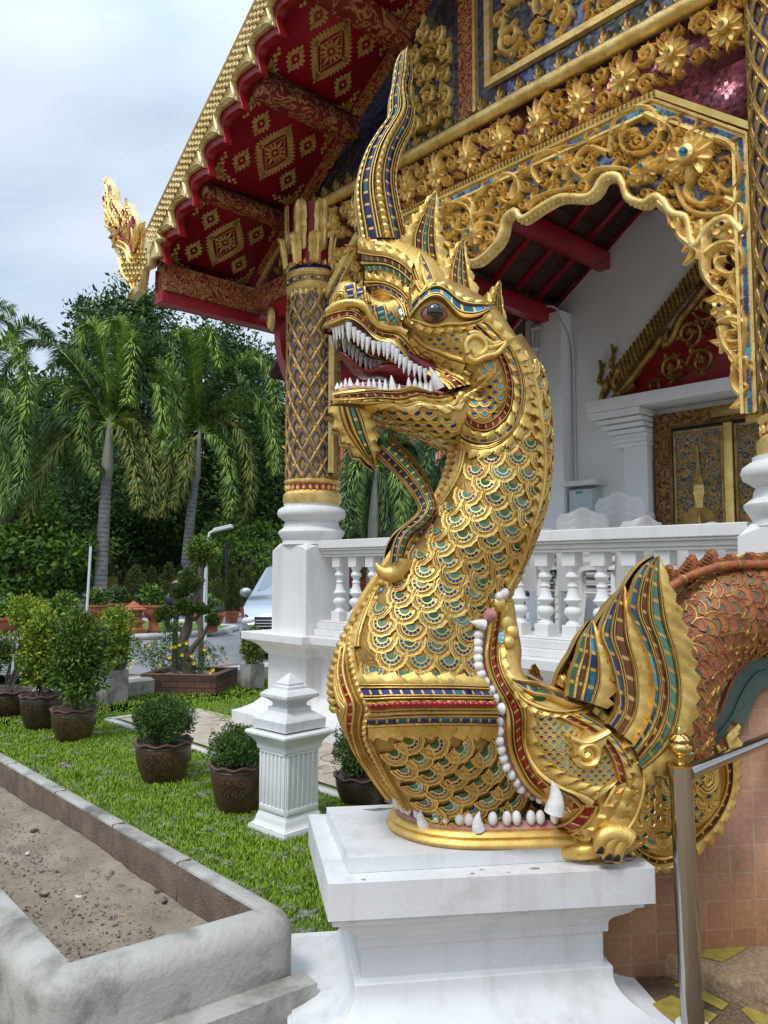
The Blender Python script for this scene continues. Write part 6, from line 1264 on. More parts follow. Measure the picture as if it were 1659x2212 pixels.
for i in range(22):      # vein lines scratched between the flagstones
    a = TW(random.uniform(-1.6, 3), random.uniform(-1.2, -.4)); P = [a]
    for _ in range(4): P.append(P[-1] + V3(random.uniform(-.16, .16), random.uniform(-.16, .16), 0))
    P = np.array(P); P[:, 2] = .013; mb.sweep(cr_spline(P, 8), [(-.005, 0), (.005, 0), (0, .002)], 'render_brown')
setting(mb.build('path_edging', None, smooth=0), 'structure')
mb = MB(); mb.prism([(.72, -2), (4, -2), (4, 3.6), (.95, 3.6), (.72, 3.0)], lambda a, b, d: V3(a, b, d), -.15, .05, 'aggregate'); setting(mb.build('landing', None, smooth=0), 'structure')
# stairs with round aggregate nosings and glazed yellow tiles
mb = MB(); ud, nd = V3(.682, -.731, 0), V3(.731, .682, 0)
for k in range(7):
    z0, z1 = .0, .13 * (k + 1); o_ = gp(1444, 2062, .13) + nd * .34 * k; o_[2] = 0
    prof = [(0, -.01)] + [(.03 - .03 * math.sin(a), z1 - .035 + .035 * math.cos(a)) for a in np.linspace(math.pi / 2, -0, 7)] + [(.9, z1), (.9, -.01)]
    A_, B_ = o_ - ud * (.10 - .32 * k * 0), o_ + ud * 3.0; mb.sweep([A_, B_], [(-a, b) for a, b in prof], 'aggregate')
st = setting(mb.build('stairs', None, smooth=40), 'structure')
mb = MB()
for pts, z in (([(1480, 2058), (1560, 2024), (1622, 2042), (1562, 2078)], .1335), ([(1660, 2075), (1700, 2060), (1740, 2085), (1690, 2110)], .1335)):
    P = [gp(*p, z) for p in pts]; mb.add([(p[0], p[1], z) for p in P], [(0, 1, 2, 3)], 'yellow_tile')
for pts, z in (([(1405, 2170), (1450, 2150), (1550, 2192), (1500, 2240)], .0545), ([(1455, 2128), (1480, 2118), (1575, 2168), (1560, 2182)], .0545), ([(1600, 2180), (1640, 2165), (1700, 2200), (1650, 2230)], .0545)):
    P = [gp(*p, z) for p in pts]; mb.add([(p[0], p[1], z) for p in P], [(0, 1, 2, 3)], 'yellow_tile')
setting(mb.build('step_tiles', None, smooth=0), 'structure')
# ---------------------------------------------------------------- raised planting bed in front
bed = empty('raised_planter', 'long weathered concrete planting bed with rounded walls and bare soil in the foreground', 'planter', (-.984, 2.453, 0))
def arcpts(a, c, b, r, n=8):
    a, c, b = [np.array(p, float) for p in (a, c, b)]; d1, d2 = nrm(a - c), nrm(b - c); p1, p2 = c + d1 * r, c + d2 * r
    return [p1 * (1 - t) ** 2 + c * 2 * t * (1 - t) + p2 * t ** 2 for t in np.linspace(0, 1, n)]
D_, C_ = np.array([-1.0, 2.50]), np.array([-.378, 2.965]); LF = D_ + nrm(np.array([-.62, .72])) * 9; BK = C_ + nrm(np.array([-2.26, 2.50])) * 9
path = [LF] + arcpts(LF, D_, C_, .05) + arcpts(D_, C_, BK, .06) + [BK]; path = [V3(p[0], p[1], 0) - V3(-.984, 2.453, 0) for p in path]
hw = .062; prof = [(-hw, -.14), (-hw, .235)] + [(-hw + .075 - .075 * math.cos(a), .235 + .078 * math.sin(a)) for a in np.linspace(0, math.pi / 2, 9)][1:] + [(hw - .02, .318), (hw - .004, .314), (hw, .305), (hw, -.02)]
prof = [(-a, b) for a, b in prof]
mb = MB(); mb.sweep(path, prof, lambda i, j: 'render_brown' if j == len(prof) - 2 else 'concrete'); mb.build('wall', bed, smooth=40)
mb = MB()      # joints across the far wall
bd = nrm(np.array([-2.26, 2.50])); 
for s in (.32, .98, 1.75, 2.6, 3.5):
    c = C_ + bd * (.35 + s) - np.array([-.984, 2.453]); mb = MB(); mb.box(-.0025, .0025, .0, hw + .0015, .10, .3185, 'render_brown', Matrix.Translation((c[0], c[1], 0)) @ Matrix.Rotation(math.atan2(bd[1], bd[0]), 4, 'Z')); mb.build('joint', bed, smooth=0)
mb = MB(); A_ = gp(640, 2143, .1) - V3(-.984, 2.453, 0); dl = nrm(V3(.66, .42, 0)); mb2 = V3(-.984, 2.453, 0)
a0_ = V3(D_[0], D_[1], 0) - mb2; c0_ = V3(C_[0], C_[1], 0) - mb2; dl = nrm(c0_ - a0_); nl = V3(dl[1], -dl[0], 0)
mb.sweep([a0_ - dl * .1 + nl * .10, c0_ + dl * .06 + nl * .10], [(-.05, -.14), (-.05, .095), (-.04, .105), (.06, .105), (.06, -.14)], 'concrete'); mb.build('ledge', bed, smooth=30)
mb = MB(); mb.sweep([a0_ - dl * .1 + nl * .36, c0_ + dl * .06 + nl * .36], [(-.06, -.14), (-.06, .012), (.06, .012), (.06, -.14)], 'concrete'); mb.build('edging_strip', bed, smooth=30)
mb = MB()      # uneven soil
A0, A1 = np.array([-.984 + .02, 2.56]), C_ + bd * .07
G = []
for i in range(90):
    v = i / 89 * 6.5; a = D_ + nrm(np.array([-.62, .72])) * (v + .03) + np.array([.06, .03]); b = C_ + bd * (v + .03) + np.array([-.055, -.04]); G.append([(*(a + (b - a) * u), .15 + .012 * math.sin(9 * u + v * 3) + random.uniform(-.006, .006) + .02 * u ** 6) for u in np.linspace(-.02, 1.0, 24)])
mb.grid(G, 'soil'); setting(mb.build('soil', None, smooth=60), 'structure')
mb = MB()
for _ in range(3200):
    v = random.random() ** 1.6 * 4; u = random.random(); a = D_ + nrm(np.array([-.62, .72])) * v + np.array([.07, .03]); b = C_ + bd * v + np.array([-.06, -.04]); p = a + (b - a) * (.04 + .92 * u); r_ = random.uniform(.0015, .0055) * (3 if random.random() < .012 else 1)
    mb.ball((p[0], p[1], .153 + .012 * math.sin(9 * u + v * 3)), (r_ * random.uniform(.8, 1.6), r_ * random.uniform(.8, 1.5), r_ * .7), random.choice(['pebble', 'soil', 'render_brown', 'soil']), 5, 4)
setting(mb.build('pebbles', None, smooth=0), 'stuff')
mat('dead_leaf', (.42, .27, .14), .7, var=(.25, .13, .06), vs=20); mat('pale_chip', (.62, .55, .46), .7)
mb = MB()
for px_, py_, r_, m_ in ((180, 1806, .02, 'pale_chip'), (95, 1930, .022, 'pebble'), (170, 1938, .016, 'pale_chip'), (60, 1844, .014, 'pale_chip'), (75, 1795, .02, 'pebble'), (270, 1978, .014, 'dead_leaf'), (345, 1925, .02, 'bark'), (355, 1945, .018, 'bark'), (130, 1892, .008, 'petal_y'), (240, 1885, .012, 'pebble'), (300, 1880, .014, 'bark'), (230, 1800, .010, 'pebble')):
    if m_ == 'petal_y': m_ = 'yellow_tile'
    q = gp(px_, py_, .16); k0_ = len(mb.V); mb.ball((q[0], q[1], .162), (r_ * 1.3, r_ * .8, r_ * .45), m_, 7, 5, Matrix.Rotation(random.uniform(0, 3), 3, 'Z')); mb.V[-1] += rng.normal(size=mb.V[-1].shape) * r_ * .12
for _ in range(90):
    v = random.random() ** 1.4 * 3.4; u = random.random(); a = D_ + nrm(np.array([-.62, .72])) * v + np.array([.07, .03]); b = C_ + bd * v + np.array([-.07, -.05]); q = a + (b - a) * (.3 + .69 * u ** .6); L0 = random.uniform(.008, .03); th_ = random.uniform(0, 3.1); z_ = .158 + .012 * math.sin(9 * u + v * 3)
    mb.tube([(q[0], q[1], z_), (q[0] + L0 * math.cos(th_), q[1] + L0 * math.sin(th_), z_ + .004)], random.uniform(.001, .0025), random.choice(['bark', 'dead_leaf', 'bark']), 5)
setting(mb.build('litter', None, smooth=0), 'stuff')
# ---------------------------------------------------------------- grass blades
def fastmesh(name, V, F, mats, mi=None, smooth=False):
    me = bpy.data.meshes.new(name); V = np.asarray(V, np.float32); F = np.asarray(F, np.int32); k = F.shape[1]
    me.vertices.add(len(V)); me.vertices.foreach_set('co', V.ravel()); me.loops.add(F.size); me.polygons.add(len(F)); me.loops.foreach_set('vertex_index', F.ravel()); me.polygons.foreach_set('loop_start', np.arange(0, F.size, k, dtype=np.int32))
    for m in mats: me.materials.append(MATS[m])
    if mi is not None: me.polygons.foreach_set('material_index', np.asarray(mi, np.int32))
    if smooth: me.polygons.foreach_set('use_smooth', np.ones(len(F), bool))
    me.update(calc_edges=True); o = bpy.data.objects.new(name, me); sc.collection.objects.link(o); return o
def inpoly(P, poly):
    poly = [tuple(np.asarray(q, float)[:2]) for q in poly]
    c = np.zeros(len(P), bool); n = len(poly)
    for i in range(n):
        (x1, y1), (x2, y2) = poly[i][:2], poly[i - 1][:2]; t = (y1 > P[:, 1]) != (y2 > P[:, 1]); xi = (x2 - x1) * (P[:, 1] - y1) / (y2 - y1 + 1e-12) + x1; c ^= t & (P[:, 0] < xi)
    return c
NB = 230000; d = 2.7 * (12.5 / 2.7) ** rng.random(NB); ax = rng.uniform(-.56, .04, NB); P = np.stack([ax * d, d], 1)
keep = np.ones(NB, bool); keep &= ~inpoly(P, [D_ + np.array([0, -.1]), C_ + np.array([.1, -.08]), C_ + bd * .1 + np.array([.05, .05]), BK + np.array([.05, .05]), LF]); keep &= ~inpoly(P, [TW(-1.78, -1.38), TW(4, -1.38), TW(4, 5), TW(-.7, 5), TW(-.7, -.5), TW(-1.78, -.3)])
keep &= ~inpoly(P, PV); keep &= P[:, 1] < (12.9 + .95 * P[:, 0] * .0 + P[:, 0] * 1.13 * .98) + 1.2
pn = np.sin(P[:, 0] * 5.1 + np.sin(P[:, 1] * 3.7)) * np.sin(P[:, 1] * 4.3 + np.sin(P[:, 0] * 6.1)) + .35 * np.sin(P[:, 0] * 23) * np.sin(P[:, 1] * 21); keep &= (pn > -.55) | (rng.random(NB) < .30)
P = P[keep]; n = len(P); h = rng.uniform(.010, .028, n) * (1 + .5 * (np.sin(P[:, 0] * 9) * np.sin(P[:, 1] * 8) > .4)); a = rng.uniform(0, 6.28, n); wv = .0012 + .0006 * P[:, 1] ** .8; lean = rng.uniform(.1, .9, n)
dx, dy = np.cos(a), np.sin(a); V = np.zeros((n, 5, 3)); sx, sy = -dy * wv, dx * wv
for k, (hh, ll, ww) in enumerate(((0, 0, 1), (0, 0, -1), (.6, .35, .8), (.6, .35, -.8), (1, 1, 0))):
    V[:, k, 0] = P[:, 0] + dx * lean * h * ll + sx * ww; V[:, k, 1] = P[:, 1] + dy * lean * h * ll + sy * ww; V[:, k, 2] = h * hh
b_ = np.arange(n)[:, None] * 5; F = np.concatenate([b_ + np.array([[0, 1, 3]]), b_ + np.array([[0, 3, 2]]), b_ + np.array([[2, 3, 4]])]); mi = np.tile(rng.choice(4, n, p=[.42, .28, .25, .05]), 3)
setting(fastmesh('grass', V.reshape(-1, 3), F, ['blade_a', 'blade_b', 'blade_c', 'blade_d'], mi), 'stuff')
mb = MB()      # turf blocks showing through
bk = V3(-.676, .737, 0); seen = set()
for _ in range(380):
    d = 3.0 * (9 / 3.0) ** random.random(); x = random.uniform(-.52, -.02) * d; p = np.array([[x, d]])
    if inpoly(p, [D_, C_ + np.array([.12, 0]), BK + np.array([.15, .1]), LF])[0] or inpoly(p, PV)[0] or inpoly(p, [TW(-1.8, -1.4), TW(4, -1.4), TW(4, 5), TW(-.8, 5)])[0]: continue
    if (round((x * .676 + d * .737) / .13), round((-x * .737 + d * .676) / .13)) in seen: continue
    seen.add((round((x * .676 + d * .737) / .13), round((-x * .737 + d * .676) / .13))); gx = round((x * .676 + d * .737) / .13) * .13; gy = round((-x * .737 + d * .676) / .13) * .13; c = (gx * .676 - gy * .737, gx * .737 + gy * .676)
    M = Matrix.Translation((c[0], c[1], 0)) @ Matrix.Rotation(R(47.5), 4, 'Z'); mb.box(-.055, .055, -.014, .014, -.01, .009, 'turf_block', M); mb.box(-.014, .014, -.055, .055, -.01, .0085, 'turf_block', M)
setting(mb.build('turf_blocks', None, smooth=0), 'stuff')
C = []
for _ in range(170):
    d = 3.1 * (10 / 3.1) ** random.random(); x = random.uniform(-.5, -.02) * d; q = np.array([[x, d]])
    if inpoly(q, [D_ + np.array([0, -.1]), C_ + np.array([.1, -.08]), BK, LF])[0] or inpoly(q, PV)[0]: continue
    C.append((x, d, random.uniform(.014, .03)))
mat('leaf_fallen', (.36, .27, .10), .7, var=(.22, .13, .05), vs=9)
def flat_leaves(C): n = len(C); a = rng.uniform(0, 6.28, n); L_ = rng.uniform(.012, .03, n); V = np.zeros((n, 4, 3)); C = np.array(C); dx, dy = np.cos(a), np.sin(a); V[:, 0] = C; V[:, 2] = C + np.stack([dx * L_, dy * L_, rng.uniform(-.004, .008, n)], 1); m = (V[:, 0] + V[:, 2]) / 2; s_ = np.stack([-dy * L_ * .3, dx * L_ * .3, 0 * L_ + .003], 1); V[:, 1] = m + s_; V[:, 3] = m - s_; return V.reshape(-1, 3), np.arange(n)[:, None] * 4 + np.array([[0, 1, 2, 3]])
V, F = flat_leaves(C); setting(fastmesh('fallen_leaves', V, F, ['leaf_fallen']), 'stuff')
# ---------------------------------------------------------------- fluted white post
fp = empty('fluted_post', 'square fluted white cast post with a stepped pyramid cap standing on the lawn', 'post', (-.575, 4.86, 0), R(-44))
def sqs(name, lv, m, par, bev=.003): mb = MB(); G = [[(-d, -d, z), (d, -d, z), (d, d, z), (-d, d, z)] for d, z in lv]; mb.grid(G, m, cv=True); mb.add(G[-1], [(0, 1, 2, 3)], m); return mb.build(name, par, smooth=30, bevel=bev)
sqs('base', [(.175, 0), (.175, .02), (.17, .035)] + [(.17 - .03 * math.sin(t), .035 + .05 * (1 - math.cos(t))) for t in np.linspace(0, 1.5, 6)] + [(.135, .09), (.13, .105)], 'white_gloss', fp)
sh = sqs('shaft', [(.127, .10), (.125, .50)], 'white_gloss', fp)
for s in range(4):
    for k in range(6):
        mb = MB(); x = -.092 + .0368 * k; M = Matrix.Rotation(s * math.pi / 2, 4, 'Z'); G = []
        for z in np.linspace(.15, .46, 12):
            e = min(1, math.sqrt(max(0, 1 - (max(0, z - .448) / .0125) ** 2)), math.sqrt(max(0, 1 - (max(0, .162 - z) / .0125) ** 2))); G.append([tuple(M @ Vector((x + .0125 * e * math.sin(a), -.1275 + .010 * e * math.cos(a) * 1, z))) for a in np.linspace(-1.57, 1.57, 7)])
        if s in (0, 1, 2, 3): 
            G = [[tuple(M @ Vector((0, 0, 0)) * 0 + Vector(p)) for p in r_] for r_ in G]; mb.grid(G, 'rail_gum')
        break
    mb = MB()
    for k in range(7):
        x = -.110 + .0368 * k; M = Matrix.Rotation(s * math.pi / 2, 4, 'Z'); mb.box(x - .0085, x + .0085, -.1345, -.124, .155, .455, 'white_gloss', M)
    mb.box(-.1185, .1185, -.1345, -.124, .455, .475, 'white_gloss', M); mb.box(-.1185, .1185, -.1345, -.124, .12, .155, 'white_gloss', M)
    mb.build('fluting', sh, smooth=0, bevel=.004)
sqs('cornice', [(.137, .476), (.140, .49), (.14, .50), (.145, .515), (.16, .535), (.175, .55), (.185, .56), (.192, .568), (.192, .582), (.185, .59), (.1, .592)], 'white_gloss', fp)
sqs('cap', [(.155, .60), (.158, .655), (.155, .66), (.11, .69), (.092, .70), (.092, .725), (.074, .728), (.074, .745), (.082, .755), (.10, .77), (.128, .785), (.128, .803), (.10, .825), (.08, .832), (.078, .848), (.06, .852), (.062, .865), (.002, .925)], 'white_paint', fp)
# ================================================================ PLANTS
for nm, c1, c2 in (('leaf_bright', (.20, .31, .045), (.13, .23, .03)), ('leaf_mid', (.10, .19, .045), (.065, .13, .03)), ('leaf_dark', (.050, .10, .034), (.03, .068, .022)), ('leaf_yellow', (.34, .42, .05), (.23, .32, .04)), ('leaf_grey', (.10, .15, .09), (.06, .11, .06)), ('leaf_olive', (.12, .13, .03), (.07, .085, .02)), ('cypress', (.075, .105, .03), (.045, .07, .02)), ('palm_leaf', (.20, .31, .12), (.12, .21, .075)), ('palm_bright', (.36, .50, .13), (.22, .36, .08)), ('palm_olive', (.30, .30, .10), (.18, .20, .065)), ('palm_dark', (.10, .17, .085), (.06, .115, .06))):
    mat(nm, (c1[0] * 1.08, c1[1], c1[2] * .8), .6, var=(c2[0] * 1.08, c2[1], c2[2] * .8), vs=3.5, spec=.18)
mat('petal', (.75, .52, .01), .5); mat('petal_pink', (.45, .06, .28), .5)
LM = ['leaf_bright', 'leaf_mid', 'leaf_dark', 'leaf_yellow', 'leaf_grey', 'leaf_olive', 'cypress']
def leafverts(C, S_, D=None, asp=.42, fold=.25):
    "leaves at C with length S_, pointing roughly along D"
    n = len(C); d = rng.normal(size=(n, 3)) if D is None else D + rng.normal(size=(n, 3)) * .55; d = nrm(d); r = rng.normal(size=(n, 3)); s = nrm(np.cross(d, r)); u = np.cross(s, d); S_ = S_[:, None]
    V = np.zeros((n, 4, 3)); V[:, 0] = C; V[:, 1] = C + d * S_ * .5 - s * S_ * asp / 2 + u * S_ * fold * .5; V[:, 2] = C + d * S_; V[:, 3] = C + d * S_ * .5 + s * S_ * asp / 2 + u * S_ * fold * .5
    b = np.arange(n)[:, None] * 4; F = np.concatenate([b + np.array([[0, 1, 2]]), b + np.array([[0, 2, 3]])]); return V.reshape(-1, 3), F
def crown(name, parent, clumps, per, size, pal, asp=.42, shell=.6, noise=.0, up=.3):
    "clumps: (x, y, z, rx, ry, rz); pal: [(material, weight)], brighter leaves towards the clump's own pick"
    Vs, Fs, Ms, b = [], [], [], 0; names = [p[0] for p in pal]; pw = np.array([p[1] for p in pal], float); pw /= pw.sum()
    for c in clumps:
        n = max(8, int(per)); q = nrm(rng.normal(size=(n, 3))); rr = shell + (1 - shell) * rng.random(n) ** .5; bump = 1 + noise * np.sin(q[:, 0] * 7 + c[0] * 5) * np.sin(q[:, 2] * 6 + c[1]) 
        C = np.array(c[:3]) + q * rr[:, None] * bump[:, None] * np.array(c[3:6]); D = q + V3(0, 0, up); V, F = leafverts(C, size * rng.uniform(.6, 1.3, n), D, asp); k = rng.choice(len(names), p=pw)
        m = np.where(rng.random(n) < .55, k, rng.choice(len(names), n, p=pw)); Vs.append(V); Fs.append(F + b); Ms.append(np.tile(m, 2)); b += len(V)
    o = fastmesh(name, np.vstack(Vs), np.vstack(Fs), names, np.concatenate(Ms)); o.parent = parent; return o
def subclumps(c, R3, n, r, flat=1.):
    q = nrm(rng.normal(size=(n, 3))); rr = rng.random(n) ** .4; return [tuple(np.array(c) + q[i] * rr[i] * np.array(R3)) + (r * rng.uniform(.7, 1.25),) * 2 + (r * flat * rng.uniform(.7, 1.2),) for i in range(n)]
def branch(mb, a, b, r0, r1, m='bark', wob=.05, n=8, seg=8):
    a, b = np.asarray(a, float), np.asarray(b, float); L0 = np.linalg.norm(b - a); P = np.array([a + (b - a) * t + (V3(random.uniform(-1, 1), random.uniform(-1, 1), 0) * wob * L0 if 0 < t < 1 else 0) for t in np.linspace(0, 1, 5)]); P = cr_spline(P, seg); mb.tube(P, lambda i: r0 + (r1 - r0) * i / (seg - 1), m, n, up=(0, 1, .01)); return P
POTG = 'glazed pots with clipped shrubs on the lawn'
def pot(parent, r, h, rim=None, m='glazed_pot', mr='pot_rim', motif=True, soil=True):
    mb = MB(); k = r / .2; P = [(.135 * k, 0), (.142 * k, .01), (.168 * k, h * .25), (.188 * k, h * .5), (.197 * k, h * .75), (.195 * k, h * .88), (.188 * k, h * .92)]; mb.lathe(P, 32, (0, 0, 0), m); mb.lathe([(.2 * k, h * .86), (.203 * k, h * .875), (.2 * k, h * .89)], 32, (0, 0, 0), m, cap=False); mb.lathe([(.168 * k, h * .28), (.171 * k, h * .295), (.17 * k, h * .31)], 32, (0, 0, 0), m, cap=False); o = mb.build('pot', parent, smooth=50)
    mb = MB(); wv = lambda kk, a: .008 * math.sin(a * 9) * (1 if kk < 5 else 0)
    mb.lathe([(.190 * k, h * .90), (.203 * k, h * .95), (.213 * k, h * .96), (.213 * k, h * .99), (.198 * k, h * 1.0), (.18 * k, h * .93), (.17 * k, h * .80)], 54, (0, 0, 0), mr, wav=wv, cap=False); mb.build('rim', o, smooth=50)
    if motif:
        mb = MB(); fn = lambda a, b, d=0: V3((.192 * k + d) * math.cos(a), (.197 * k + d) * math.sin(a), b)
        for s0 in (-1.9, -1.35, -1.62, .2, 1.5): 
            for q in range(5): vine(mb, spiral((s0 + .06 * q - .1, h * (.56 + .07 * (q % 2))), .05, q, 1.1, 1, 10), .007, fn, .003, 'pot_motif')
        mb.build('motif', o, smooth=60)
    if soil: mb = MB(); mb.lathe([(.001, h * .82), (.18 * k, h * .82)], 24, (0, 0, 0), 'soil', cap=False); mb.build('soil', o)
    return o
def shrub(px, py, label, r, h, clumps, per, leaf, pal, asp=.42, stems=6, name='potted_shrub', cat='potted shrub', depth=None, group=POTG, potm='glazed_pot', rimm='pot_rim', pieces=True, motif=True, up=.3):
    p = gp(px, py); o = empty(name, label, cat, (p[0], p[1], 0), random.uniform(-3, 3), group); o.rotation_euler.z = 0; pot(o, r, h, m=potm, mr=rimm, motif=motif)
    crown('crown', o, clumps, per, leaf, pal, asp, up=up); mb = MB(); zt = np.mean([c[2] for c in clumps])
    for _ in range(stems): c = random.choice(clumps); branch(mb, (random.uniform(-.04, .04), random.uniform(-.04, .04), h * .8), (c[0] * .8, c[1] * .8, c[2]), .012, .004, 'bark', .06, 5, 6)
    mb.build('stem', o, smooth=50); return o
S1 = [('leaf_mid', 4), ('leaf_bright', 3), ('leaf_olive', 1), ('leaf_dark', 2)]
shrub(158, 1597, 'tall dense leafy shrub in the glazed brown pot at the left front of the lawn', .20, .29, subclumps((.05, .0, .76), (.20, .20, .38), 110, .12), 95, .05, S1)
shrub(88, 1572, 'looser yellow green shrub in a dark pot behind the tallest potted shrub', .20, .33, subclumps((.0, .0, .76), (.15, .15, .38), 60, .10), 80, .06, [('leaf_bright', 4), ('leaf_yellow', 2), ('leaf_olive', 2)], potm='glazed_dark')
o = shrub(14, 1545, 'potted tree with a bare twisted trunk and a yellow green head at the left edge', .24, .27, subclumps((.2, .0, 1.08), (.17, .2, .12), 44, .09), 80, .045, [('leaf_bright', 3), ('leaf_yellow', 4)], stems=9)
crown('crown', o, subclumps((-.1, 0, .65), (.14, .14, .2), 18, .08), 60, .05, S1)
S2 = [('leaf_dark', 3), ('leaf_mid', 4)]
def fine(c, R3, n=90, r=.05): return subclumps(c, R3, n, r)
o3 = shrub(352, 1684, 'rounded dark small leaved shrub in a brown pot behind the long planting bed', .205, .29, fine((0, .0, .44), (.215, .215, .15), 150, .055), 120, .018, S2, .5, name='clipped_shrub')
o4 = shrub(514, 1748, 'dark small leaved shrub in a brown pot left of the fluted post', .18, .30, fine((.0, .0, .40), (.18, .18, .12), 120, .05), 120, .016, S2, .5, name='clipped_shrub')
o5 = shrub(785, 1736, 'dark small leaved shrub in a scalloped pot beside the statue pedestal', .19, .20, fine((-.03, .03, .36), (.16, .16, .17), 110, .05), 110, .017, S2, .5, name='clipped_shrub', motif=False, potm='glazed_dark')
for o, rr, zz in ((o3, .22, .5), (o4, .17, .43), (o5, .19, .45)):      # straggling shoots
    mb = MB(); C = []
    for _ in range(30):
        a = random.uniform(0, 6.28); q = V3(math.cos(a) * rr * .7, math.sin(a) * rr * .7, zz - .05); e = q + V3(math.cos(a) * random.uniform(.03, .12), math.sin(a) * random.uniform(.03, .12), random.uniform(.04, .13)); Pq = branch(mb, q, e, .0015, .0008, 'leaf_mid', .08, 3, 8); C += [Pq[i] for i in range(8) for _ in (0, 1)]
    mb.build('shoots', o); V, F = leafverts(np.array(C), rng.uniform(.009, .014, len(C)), None, .55); q = fastmesh('shoot_leaves', V, F, ['leaf_mid']); q.parent = o
# concrete cube planters
def cubeplanter(x0, x1, base, top, label, pal, cl):
    p = gp((x0 + x1) / 2, base); wd = (x1 - x0) / FPX * p[1] / 1.3; hh = (base - top) / FPX * p[1] * 1.02; o = empty('cube_planter', label, 'planter', (p[0], p[1] + wd * .4, 0), R(-44), 'concrete cube planters along the kerb'); mb = MB(); mb.box(-wd / 2, wd / 2, -wd / 2, wd / 2, 0, hh, 'concrete'); mb.box(-wd / 2 + .04, wd / 2 - .04, -wd / 2 + .04, wd / 2 - .04, hh, hh + .004, 'soil'); mb.build('box', o, bevel=.01)
    crown('crown', o, [(c[0], c[1], c[2] + hh) + c[3:] for c in cl], 60, .05, pal)
cubeplanter(205, 267, 1520, 1452, 'white concrete cube planter with a tall yellow green hedge shrub', [('leaf_bright', 4), ('leaf_yellow', 3), ('leaf_mid', 2)], subclumps((0, 0, .36), (.19, .19, .38), 80, .11))
cubeplanter(518, 566, 1487, 1437, 'grey concrete cube planter with a small bush beside the temple plinth', [('leaf_bright', 3), ('leaf_olive', 3), ('leaf_mid', 2)], subclumps((0, 0, .22), (.12, .12, .25), 22, .09))
# low kerb walls between lawn and road
kw = MB(); k0, k1 = gp(-60, 1500, .0), gp(640, 1452, .0); k0 = V3(-6.8, 6.0, 0); k1 = V3(-1.0, 12.3, 0); kw.sweep([k0, k1], [(-.15, 0), (-.15, .17), (-.11, .20), (.11, .20), (.15, .17), (.15, 0)], 'concrete_top'); tag(kw.build('kerb_wall', None, smooth=30), 'low rounded white concrete kerb wall between lawn and road', 'wall')
kw = MB(); nn_ = V3(-.74, .67, 0) * .75; kw.sweep([k0 + nn_, k1 + nn_], [(-.08, -.02), (-.08, .12), (.08, .12), (.08, -.02)], 'render_brown'); setting(kw.build('road_kerb', None, smooth=30), 'structure')
# brick planter with the yellow trumpet bush and a cloud pruned tree
bp_ = gp(392, 1500); bx_ = empty('brick_planter', 'square planter of stacked red bricks with dark weathered faces on the lawn', 'planter', (bp_[0], bp_[1] + .45, 0), R(-8))
mat('old_brick', (.2, .07, .04), .85, extra=brick((.17, .075, .045), (.06, .035, .025), (.05, .04, .03), .22, .075, .008, .5))
mb = MB(); mb.box(-.5, .5, -.42, -.32, 0, .24, 'old_brick'); mb.box(-.5, .5, .32, .42, 0, .24, 'old_brick'); mb.box(-.5, -.401, -.3195, .3195, 0, .2395, 'old_brick'); mb.box(.401, .5, -.3195, .3195, 0, .2395, 'old_brick'); mb.build('box', bx_, bevel=.006); mb = MB(); mb.box(-.4, .4, -.32, .32, .02, .18, 'soil'); mb.build('soil', bx_)
tb_ = empty('flowering_bush', 'sprawling grey green bush with yellow trumpet flowers in the brick planter', 'bush', (bp_[0], bp_[1] + .40, .18)); Yb = bp_[1] + .40
C2 = lambda p: (259.2 + .1979 * p[0], 1166.5 + .1979 * p[1])
def lb(p, Y=None, o=(bp_[0], Yb, .18)): q = onp(*p, Y or Yb); return q - V3(*o)
cl = [tuple(lb(C2(p), Yb + random.uniform(-.25, .25))) + (.13, .13, .11) for p in [(350, 1200), (450, 1150), (560, 1130), (520, 1050), (330, 1300), (450, 1350), (600, 1350), (750, 1350), (850, 1250), (900, 1200), (960, 1300), (700, 1250), (860, 1350), (300, 1220), (400, 1250), (560, 1250), (640, 1220), (1050, 1250), (250, 1280), (420, 1420), (620, 1440), (820, 1430), (540, 960), (600, 1000)]]
crown('crown', tb_, cl, 150, .04, [('leaf_grey', 4), ('leaf_mid', 3), ('leaf_bright', 1)], .3, shell=.3)
mb = MB()
for c in cl: branch(mb, (random.uniform(-.2, .2), 0, 0), c[:3], .008, .003, 'bark', .08, 4, 6)
mb.build('stem', tb_)
for p in [(320, 1140), (560, 1165), (600, 1165), (730, 1120), (540, 1275), (437, 1355), (805, 1340), (925, 1190), (965, 1265), (985, 1440), (1015, 1415), (145, 1300), (115, 1372), (185, 1500), (1170, 1310), (680, 1250), (785, 1260), (650, 1140)]:
    c = lb(C2(p), Yb - .22); mb = MB()
    for k in range(5):
        a = k * 1.2566 + random.random(); dd = V3(math.cos(a), -.55, math.sin(a)); e = c + nrm(dd) * .033; s_ = nrm(np.cross(dd, (0, 1, .1))) * .015; mb.add([c, c + (e - c) * .6 + s_, e, c + (e - c) * .6 - s_], [(0, 1, 2, 3)], 'petal')
    mb.tube([c + V3(0, .03, -.01), c], [.004, .010], 'petal', 6); mb.build('flower', tb_, smooth=0)
bt = empty('cloud_tree', 'cloud pruned tree with gnarled grey trunk and round clipped leaf pads in the brick planter', 'tree', (bp_[0], Yb, .18)); mb = MB()
def tr(pts, r0, r1, dy=0): P = cr_spline(np.array([lb(C2(p), Yb + dy) for p in pts]), 16); mb.tube(P, lambda i: (r0 + (r1 - r0) * i / 15) * (1 + .12 * math.sin(i * 2.3)), 'bark', 9, up=(0, 1, 0))
